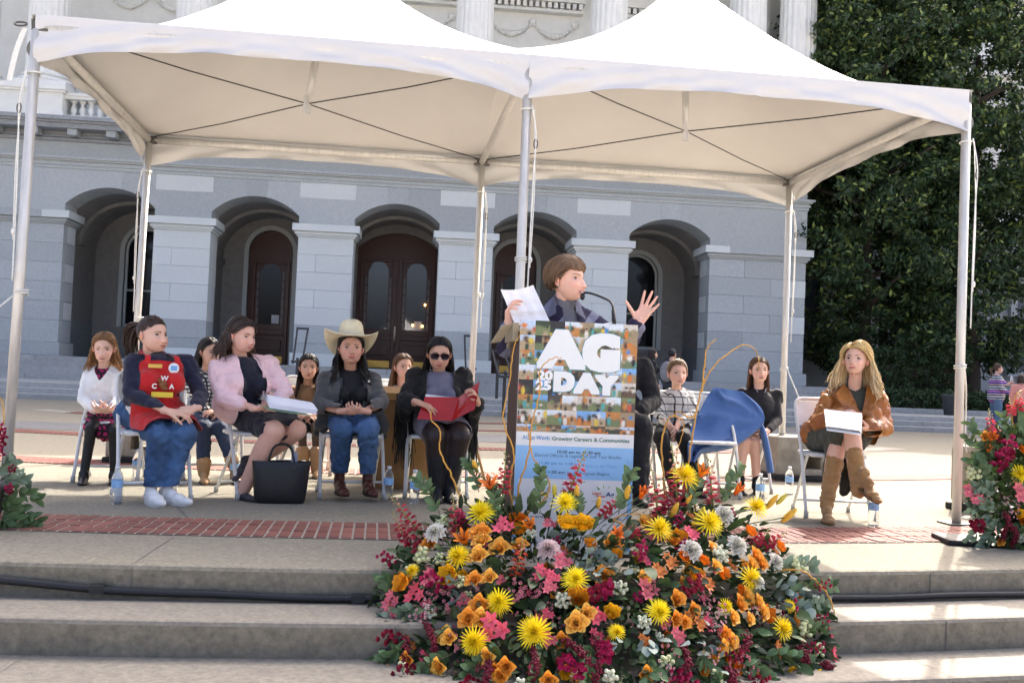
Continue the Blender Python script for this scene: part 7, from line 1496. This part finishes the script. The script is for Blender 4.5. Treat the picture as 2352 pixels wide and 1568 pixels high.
for k, C_, L_ in (('mum', cA, ((750, 455, 95), (600, 740, 85), (1300, 395, 92), (870, 1035, 95), (710, 1290, 100), (1100, 1235, 115), (1370, 890, 92), (300, 830, 50))), ('mum', cB, ((600, 215, 100), (430, 560, 95), (760, 520, 105), (1070, 420, 88), (430, 1100, 90), (1240, 1210, 85), (1030, 880, 88), (870, 1060, 55), (155, 1235, 60), (1290, 1060, 50))),
        ('rose', cA, ((745, 590, 50), (755, 640, 45), (730, 735, 48), (705, 895, 42), (805, 875, 38), (740, 1060, 50), (670, 1145, 50), (750, 1150, 50), (790, 1385, 42), (845, 1465, 28), (915, 1455, 45), (1370, 1175, 55), (1440, 1110, 42), (540, 1270, 40), (270, 1410, 38))), ('rose', cB, ((1060, 740, 45), (1035, 790, 40), (1100, 785, 38), (800, 810, 38), (1000, 1000, 45), (955, 1050, 45), (910, 1140, 40), (540, 1150, 40), (1075, 1040, 40), (1110, 1105, 40), (1020, 1150, 34), (850, 1250, 44), (905, 1295, 40), (835, 1330, 44), (780, 680, 30), (545, 1020, 44), (650, 1090, 38), (600, 1170, 34))),
        ('ran', cA, ((550, 875, 58), (1320, 545, 58), (1415, 545, 58), (1390, 1010, 58), (245, 925, 52), (1465, 660, 34))), ('ran', cB, ((120, 1110, 45), (1025, 585, 38), (590, 745, 36), (720, 770, 32), (1220, 680, 34), (960, 960, 30))),
        ('lily', cA, ((805, 270, 75), (640, 635, 85), (1070, 540, 65))), ('lily', cB, ((320, 335, 70), (710, 195, 75), (945, 310, 70), (165, 590, 60))), ('bud', cA, ((1375, 325, 45), (1230, 310, 40), (710, 150, 40), (1520, 390, 38))), ('bud', cB, ((220, 335, 55), (530, 440, 50), (695, 475, 55), (1280, 475, 55), (1170, 385, 50), (1235, 365, 40), (625, 370, 35), (35, 385, 35))),
        ('dah', cA, ((450, 585, 58), (1190, 695, 64))), ('dah', cB, ((640, 705, 70), (940, 670, 64), (1195, 775, 52), (860, 470, 60), (1080, 905, 44))),
        ('stock', cA, ((490, 935, 62), (340, 690, 60), (170, 770, 42), (1480, 1010, 58), (1310, 1410, 60), (220, 1270, 58), (1560, 960, 50), (1540, 1330, 55))), ('stock', cB, ((590, 960, 66), (290, 745, 52), (70, 980, 55), (520, 1500, 60), (1460, 940, 40), (1400, 1330, 45), (60, 1350, 60), (1440, 1150, 40), (880, 1390, 45))),
        ('als', cA, ((900, 550, 58), (1150, 850, 50), (1220, 880, 42), (840, 1215, 82), (1200, 940, 42), (1280, 780, 52), (170, 1030, 52), (420, 880, 50), (160, 1140, 52), (330, 990, 60), (1190, 1280, 45), (640, 1030, 40))), ('als', cB, ((350, 965, 62), (540, 1260, 55), (500, 780, 52), (430, 840, 48), (640, 600, 50), (740, 920, 52), (620, 1150, 48), (30, 1130, 50), (1200, 1340, 50), (330, 1290, 40), (690, 1180, 44))),
        ('wax', cA, ((1000, 980, 85), (1110, 960, 75), (540, 1050, 90), (370, 1110, 70), (600, 1300, 70), (430, 1030, 60), (960, 1010, 60))), ('wax', cB, ((760, 1060, 85), (800, 1160, 66), (1060, 1110, 56), (980, 1440, 85), (750, 1400, 66), (440, 1500, 66), (720, 1030, 60))), ('wc', cA, ((370, 740, 62), (620, 910, 44), (1290, 1030, 60), (260, 1480, 60), (480, 760, 44))), ('wc', cB, ((830, 740, 58), (1330, 800, 62), (470, 1430, 58), (1370, 1210, 60), (170, 950, 56), (330, 1170, 50), (810, 700, 48)))):
    for x, y, r in L_:
        X_, Y_ = C_(x, y); v_ = None
        if k == 'dah': v_ = 1 if (x, y) == (1190, 695) else 0
        if k == 'ran': v_ = 1 if C_ is cA and x in (550, 1320, 1415) or (C_ is cB and x == 120) else (0 if C_ is cA else 2)
        if k == 'als': v_ = 1 if C_ is cB and x in (500, 430, 740, 620, 1200, 330, 690) else random.choice((0, 2))
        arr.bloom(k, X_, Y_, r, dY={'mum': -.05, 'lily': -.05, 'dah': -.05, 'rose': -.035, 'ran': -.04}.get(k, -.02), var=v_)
for k, L_ in (('rose', ((1010, 1530, 45), (1260, 1560, 42), (1480, 1545, 42), (1150, 1550, 40))), ('stock', ((960, 1540, 60), (1330, 1530, 55), (1560, 1560, 60), (1720, 1560, 55), (1090, 1560, 55))), ('wc', ((1400, 1550, 55), (1200, 1570, 50), (1640, 1550, 50))), ('als', ((1050, 1590, 55), (1450, 1590, 55), (1600, 1600, 60))), ('wax', ((1300, 1590, 70), (1530, 1500, 70), (1680, 1480, 60)))):
    for x, y, r in L_: arr.bloom(k, x, y, r, -.02)
for i in range(190):
    x, y, _ = in_mass(); k = random.choice(('als', 'als', 'wax', 'wax', 'wc', 'stock', 'rose', 'rose', 'ran', 'als')); arr.bloom(k, x, y, random.uniform(30, 52), random.uniform(.0, .05))
for C_, L_ in ((cA, ((330, 560, 150, 330, 1), (590, 580, 560, 290, 0), (890, 340, 920, 10, 0), (1320, 320, 1455, 0, 0), (975, 870, 1040, 560, 2), (250, 640, 170, 440, 1), (1310, 1480, 1230, 1330, 0))), (cB, ((430, 480, 390, 110, 0), (560, 430, 530, 15, 1), (500, 440, 470, 180, 0), (790, 400, 755, 25, 0), (60, 470, 175, 335, 1), (1120, 680, 1275, 580, 1), (280, 610, 260, 500, 0), (640, 400, 610, 200, 1), (1060, 660, 1180, 540, 0)))):
    for a, b, c, d, v_ in L_: arr.spike(*C_(a, b), *C_(c, d), v_, .02)
# filling foliage
arr.leaves(in_mass, 4200, (.025, .062), .26, ((.035, .068, .022), (.05, .09, .028), (.022, .045, .016)), spread=.02)
arr.leaves(in_mass, 260, (.06, .11), .30, ((.05, .10, .03), (.07, .13, .045), (.035, .07, .025)), .02, .3)
euc = [(*cA(x, y), -.04) for x, y in ((1400, 600), (1340, 650), (1480, 690), (1520, 760), (1420, 800), (1500, 860), (1540, 620), (600, 930), (650, 1000), (560, 930), (1380, 740), (200, 1120), (380, 1000))]+[(*cB(x, y), -.04) for x, y in ((20, 680), (60, 760), (40, 870), (100, 720), (150, 800), (250, 810), (1170, 870), (1110, 990), (1330, 1090), (1270, 980), (1400, 920), (430, 1370), (380, 1340), (230, 1330), (800, 1490), (750, 1310), (160, 660), (80, 810), (0, 880), (540, 1380), (1180, 1300))]
arr.leaves(euc, 120, (.038, .052), .46, ((.16, .22, .20), (.12, .18, .16), (.20, .26, .24)), .035, silver=True)
gl = (.085, .15, .06); sg_ = (.15, .22, .15)
for a in ((930, 1450, 852, 1468, sg_), (960, 1400, 870, 1430, sg_), (950, 1480, 880, 1520, gl), (1040, 1500, 935, 1570, gl), (1150, 1480, 1060, 1560, gl), (1010, 1180, 960, 1100, gl), (1100, 1130, 1075, 1060, gl), (1240, 1180, 1240, 1080, gl), (1420, 1180, 1450, 1080, gl), (1650, 1160, 1700, 1075, gl), (1580, 1180, 1610, 1080, gl), (1780, 1300, 1870, 1300, sg_), (1800, 1360, 1915, 1345, gl), (1820, 1400, 1900, 1385, sg_), (1810, 1450, 1890, 1440, gl), (1750, 1500, 1860, 1520, gl), (1700, 1520, 1790, 1590, gl), (1600, 1500, 1660, 1600, gl), (1480, 1480, 1490, 1590, gl), (1360, 1480, 1340, 1590, gl), (1250, 1470, 1220, 1590, gl), (900, 1360, 880, 1330, gl), (1140, 1200, 1130, 1120, gl), (1330, 1230, 1325, 1140, gl), (1530, 1450, 1560, 1560, gl)):
    arr.spray(*a[:4], n=9, L=.052, w=.28, c=a[4], dY=-.01)
arr.amar([(*cA(250, 1250), *cA(215, 1540)), (*cA(380, 1180), *cA(440, 1360)), (*cA(790, 1420), *cA(760, 1590)), (*cA(1300, 1290), *cA(1490, 1500)), (*cA(1090, 1340), *cA(1080, 1560)), (*cB(600, 1330), *cB(590, 1560)), (*cB(1350, 1340), *cB(1390, 1460)), (*cB(1000, 1240), *cB(980, 1380)), (*cB(30, 1300), *cB(10, 1560)), (*cB(880, 1480), *cB(900, 1600)), (*cB(1500, 1460), *cB(1545, 1480))])
for W in ([(1060, 1150, 4.75), (1035, 1085, 4.8), (1012, 1040, 4.82), (1010, 990, 4.83), (990, 960, 4.84), (995, 935, 4.84)], [(1190, 1200, 4.72), (1170, 1120, 4.75), (1180, 1040, 4.76), (1155, 960, 4.78), (1170, 880, 4.80), (1180, 800, 4.82), (1198, 760, 4.82)], [(1192, 1210, 4.7), (1190, 1130, 4.72), (1215, 1040, 4.74), (1220, 980, 4.75), (1240, 900, 4.76), (1240, 850, 4.76), (1270, 822, 4.77), (1290, 824, 4.77)], [(1196, 1190, 4.7), (1245, 1150, 4.7), (1262, 1110, 4.72), (1225, 1050, 4.74), (1213, 990, 4.74), (1205, 965, 4.74)], [(1530, 1170, 4.75), (1520, 1040, 4.80), (1525, 985, 4.82), (1545, 955, 4.83), (1570, 975, 4.83), (1555, 1040, 4.82), (1545, 1120, 4.78)], [(1600, 1180, 4.72), (1582, 1080, 4.76), (1590, 1000, 4.78), (1610, 900, 4.82), (1640, 840, 4.84), (1690, 800, 4.86), (1720, 793, 4.87), (1740, 812, 4.88), (1744, 850, 4.88)], [(1612, 900, 4.82), (1618, 840, 4.83), (1625, 800, 4.84), (1645, 778, 4.85)], [(1600, 950, 4.8), (1582, 958, 4.8), (1560, 945, 4.81), (1545, 955, 4.83)], [(1780, 1310, 4.45), (1840, 1310, 4.42), (1890, 1350, 4.40), (1915, 1400, 4.38), (1905, 1440, 4.38), (1870, 1455, 4.40)], [(1500, 1270, 4.45), (1440, 1210, 4.5), (1410, 1190, 4.52), (1460, 1180, 4.52), (1500, 1185, 4.52)]):
    arr.willow(W)
mb = MB(); mb.lathe([(.15, .001), (.17, .16), (.175, .17), (.15, .17)], 20); mb.build('vase', m_rub, arr.o, True)
arr.done()
# ---- arrangement on the right of the stage
base = at(2345, 1262)+V(.12, .1, 0)
def YfR(x, y): return base[1]+.05-.16*math.sqrt(max(0, 1-((x-2345)/170)**2-((y-1130)/200)**2))
ar2 = Arr('tall flower arrangement with red stock beside the right front tent pole', (base[0], base[1], 0), YfR, 2345, 1120); ar2.base = np.array(ar2.o.location)
for k, L_ in (('mum', ((960, 710, 95), (1180, 900, 95), (1250, 480, 85))), ('lily', ((690, 380, 90), (660, 490, 70))), ('stock', ((800, 540, 85), (735, 660, 85), (800, 620, 70), (530, 1200, 70), (1100, 600, 80))), ('wc', ((520, 720, 75), (990, 1330, 50))), ('als', ((480, 880, 55), (545, 950, 60), (960, 890, 75), (1150, 1050, 70))), ('wax', ((880, 1060, 60), (985, 980, 60), (800, 930, 40))), ('ran', ((950, 1090, 40), (1005, 500, 45), (990, 1140, 40))), ('rose', ((780, 1360, 30), (1150, 1200, 50), (640, 360, 40)))):
    for x, y, r in L_: ar2.bloom(k, *cC(x, y), r*.75)
for a in ((700, 330, 680, 50, 0), (890, 160, 880, -40, 0), (960, 120, 970, -70, 1), (760, 420, 770, 250, 1)): ar2.spike(*cC(*a[:2]), *cC(*a[2:4]), a[4])
def in_r():
    while True:
        x, y = random.uniform(2235, 2460), random.uniform(990, 1275)
        if ((x-2350)/125)**2+((y-1130)/155)**2 < 1: return x, y, random.uniform(0, .1)
ar2.leaves(in_r, 1700, (.03, .065), .28, spread=.02)
for a in ((2300, 1060, 2232, 975, gl), (2290, 1090, 2222, 1005, gl), (2290, 1110, 2230, 1055, gl), (2330, 1060, 2305, 960, gl), (2350, 1050, 2345, 940, gl), (2370, 1060, 2385, 930, gl), (2290, 1160, 2232, 1165, sg_), (2280, 1180, 2225, 1240, sg_), (2300, 1190, 2250, 1260, sg_), (2340, 1190, 2320, 1290, gl), (2360, 1200, 2360, 1300, gl), (2320, 1080, 2270, 1000, gl), (2290, 1130, 2240, 1120, sg_)): ar2.spray(*a[:4], n=8, L=.06, w=.3, c=a[4])
ar2.amar([(*cC(830, 1080), *cC(800, 1330)), (*cC(880, 1200), *cC(900, 1400))])
ar2.willow([(2330, 1000, base[1]), (2325, 940, base[1]), (2335, 905, base[1]), (2352, 895, base[1])])
mb = MB(); mb.lathe([(.13, .001), (.15, .20), (.155, .22), (.14, .22)], 20); mb.build('vase', m_rub, ar2.o, True); mb = MB(); mb.rbox((-.50, -.10, .001), (.25, .20, .035), .012, M=lambda v: v@rotz(-.18).T); mb.build('base_mat', m_rub, ar2.o)
ar2.done()
# ---- arrangement on the left edge
base = at(-40, 1225)+V(-.1, .1, 0)
def YfL(x, y): return base[1]+.1-.1*max(0, 1-abs(x+30)/110)
ar3 = Arr('flower arrangement with dark red blooms beside the left front tent pole', (base[0], base[1], 0), YfL, -40, 1120); ar3.base = np.array(ar3.o.location)
for k, L_ in (('stock', ((2, 1020, 40), (6, 1005, 36), (0, 1045, 36), (25, 1130, 30), (30, 1085, 26), (-60, 1060, 60))), ('wc', ((38, 1085, 30), (30, 1120, 28))), ('mum', ((-60, 1100, 90),)), ('rose', ((-30, 1130, 50),))):
    for x, y, r in L_: ar3.bloom(k, x, y, r)
def in_l():
    while True:
        x, y = random.uniform(-160, 60), random.uniform(1000, 1220)
        if ((x+105)/95)**2+((y-1160)/70)**2 < 1: return x, y, random.uniform(0, .1)
ar3.leaves(in_l, 600, (.04, .07), .3, spread=.02)
for a in ((0, 1120, 82, 1145, gl), (5, 1110, 60, 1105, sg_), (0, 1170, 85, 1195, gl), (-5, 1185, 75, 1212, gl), (0, 1150, 50, 1165, gl), (0, 1190, 40, 1225, gl), (-10, 1090, 30, 1060, sg_)): ar3.spray(*a[:4], n=7, L=.062, w=.28, c=a[4])
ar3.willow([(-20, 1050, base[1]), (-5, 1000, base[1]), (8, 960, base[1]), (5, 925, base[1]), (-8, 900, base[1])])
mb = MB(); mb.lathe([(.13, .001), (.15, .20), (.155, .22), (.14, .22)], 20); mb.build('vase', m_rub, ar3.o, True)
ar3.done()
# ================================================================== TREES AND HEDGE
m_bark = mat('dark_bark', (.055, .042, .032), .9, .3, 8, .6, 30, stretch=(1, 1, .25))
m_tleaf = mat('evergreen_leaf', (1, 1, 1), .55, .25, 20, 0, attr=True, translucent=.08)
def foliage(clumps, per, rad, leaf, seed, cols, tip):
    rg = np.random.default_rng(seed); C = np.repeat(clumps, per, axis=0); n = len(C); d = rg.normal(0, 1, (n, 3)); d /= np.linalg.norm(d, axis=1)[:, None]
    rr = rg.random(n)**.45; P = C+d*(rr*rad)[:, None]*V(1.15, 1.15, .8); nr = d+rg.normal(0, .7, (n, 3))+V(0, 0, .35); nr /= np.linalg.norm(nr, axis=1)[:, None]
    a = np.cross(nr, rg.normal(0, 1, (n, 3))); a /= np.linalg.norm(a, axis=1)[:, None]; b = np.cross(nr, a); L = leaf*rg.uniform(.6, 1.3, n)[:, None]
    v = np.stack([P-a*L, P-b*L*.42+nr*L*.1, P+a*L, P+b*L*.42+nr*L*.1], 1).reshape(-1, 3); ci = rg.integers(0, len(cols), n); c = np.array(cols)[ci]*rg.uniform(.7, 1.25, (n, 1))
    lit_tip = (rr > .8) & (rg.random(n) < .6) & (d[:, 2] > -.1); c[lit_tip] = np.array(tip)*rg.uniform(.7, 1.2, (lit_tip.sum(), 1)); cc = np.repeat(c, 4, axis=0)  # upper outer leaves coloured lighter to stand for sunlit clump tips
    f = np.arange(n*4).reshape(-1, 4); me = bpy.data.meshes.new('crown'); me.vertices.add(n*4); me.vertices.foreach_set('co', v.ravel()); me.loops.add(n*4); me.loops.foreach_set('vertex_index', f.ravel().astype(np.int32)); me.polygons.add(n); me.polygons.foreach_set('loop_start', np.arange(0, n*4, 4, dtype=np.int32)); me.update(calc_edges=True)
    ca = me.color_attributes.new('Col', 'FLOAT_COLOR', 'POINT'); ca.data.foreach_set('color', np.hstack([np.clip(cc, 0, 1), np.ones((n*4, 1))]).astype(np.float32).ravel()); me.materials.append(m_tleaf); return me
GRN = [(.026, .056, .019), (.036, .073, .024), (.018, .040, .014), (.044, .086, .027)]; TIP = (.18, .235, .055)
def tree(label, s, t, h, r, zb, seed, nbig=175, per=24, rtrunk=.3, z0=.36, leaf=.10):
    rg = np.random.default_rng(seed); q = F((s, t, z0))[0]; o = empty('evergreen_tree', q, 0, label, 'tree', 'evergreen trees beside the building')
    mb = MB(); mb.tube(spline([(0, 0, -.1), (.08, 0, zb*.6), (.05, .05, zb+1), (0, 0, h*.75)], 20), np.linspace(rtrunk, rtrunk*.25, 20), 12); mb.build('trunk', m_bark, o, True)
    for k in range(9):
        a = rg.random()*6.3; z = zb+rg.random()*(h-zb)*.6; mb = MB(); mb.tube(spline([(.03, 0, z), (r*.4*math.cos(a), r*.4*math.sin(a), z+.5), (r*.8*math.cos(a), r*.8*math.sin(a), z+.9)], 8), np.linspace(rtrunk*.35, .03, 8), 7); mb.build('branch', m_bark, o, True)
    B = []; C = []
    while len(B) < nbig:
        u = rg.random(); z = zb+(h-zb)*u; prof = r*(math.sin(math.pi*min(.98, .14+.82*u))**.6); a = rg.random()*6.3; lob = 1+.16*math.sin(3*a+seed+z*.9)+.10*math.sin(7*a-z*1.7); rad = prof*lob*(rg.random()**.22); B.append((rad*math.cos(a), rad*math.sin(a), z))
    for b in B:
        d = rg.normal(0, 1, (13, 3)); d /= np.linalg.norm(d, axis=1)[:, None]; R0 = rg.uniform(.55, .95); C.append(np.array(b)+d*R0*rg.uniform(.55, 1, (13, 1))*V(1, 1, .75)-V(0, 0, .25)*rg.random((13, 1)))
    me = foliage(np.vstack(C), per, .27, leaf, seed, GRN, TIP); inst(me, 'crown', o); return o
tree('tall dark evergreen tree rising beside the right end of the portico', 14.1, 1.8, 16, 3.2, 2.1, 3, 250)
tree('broad dark evergreen tree standing behind the right front tent pole', 17.3, 1.2, 15, 2.3, 1.9, 5, 190)
tree('evergreen tree filling the gap against the recessed wing', 16.2, 5.0, 17, 2.8, 1.2, 8, 170)
def hedge(label, s0, s1, t0, t1, z0, z1, n, seed, nm='hedge', cat='hedge'):
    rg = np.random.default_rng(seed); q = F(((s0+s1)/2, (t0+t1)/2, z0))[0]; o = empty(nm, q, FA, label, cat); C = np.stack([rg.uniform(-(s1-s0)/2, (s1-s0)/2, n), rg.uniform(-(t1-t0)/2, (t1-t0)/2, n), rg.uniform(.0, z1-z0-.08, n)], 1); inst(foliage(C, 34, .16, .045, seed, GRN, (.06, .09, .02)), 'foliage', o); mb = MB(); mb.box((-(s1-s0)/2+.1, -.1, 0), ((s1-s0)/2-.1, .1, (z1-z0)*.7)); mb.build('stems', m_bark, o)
hedge('low clipped green hedge on the terrace behind the litter bin', 12.8, 27, -1.7, -1.0, .36, 1.05, 1500, 11)
hedge('dark shrub against the wall behind the blonde woman', 12.6, 16.4, -.5, .8, .36, 2.3, 800, 12, 'shrub', 'shrub')
hedge('tall dark shrub at the wall behind the woman in striped pullover', 20.0, 24.5, -.6, .6, .36, 2.3, 900, 13, 'shrub', 'shrub')
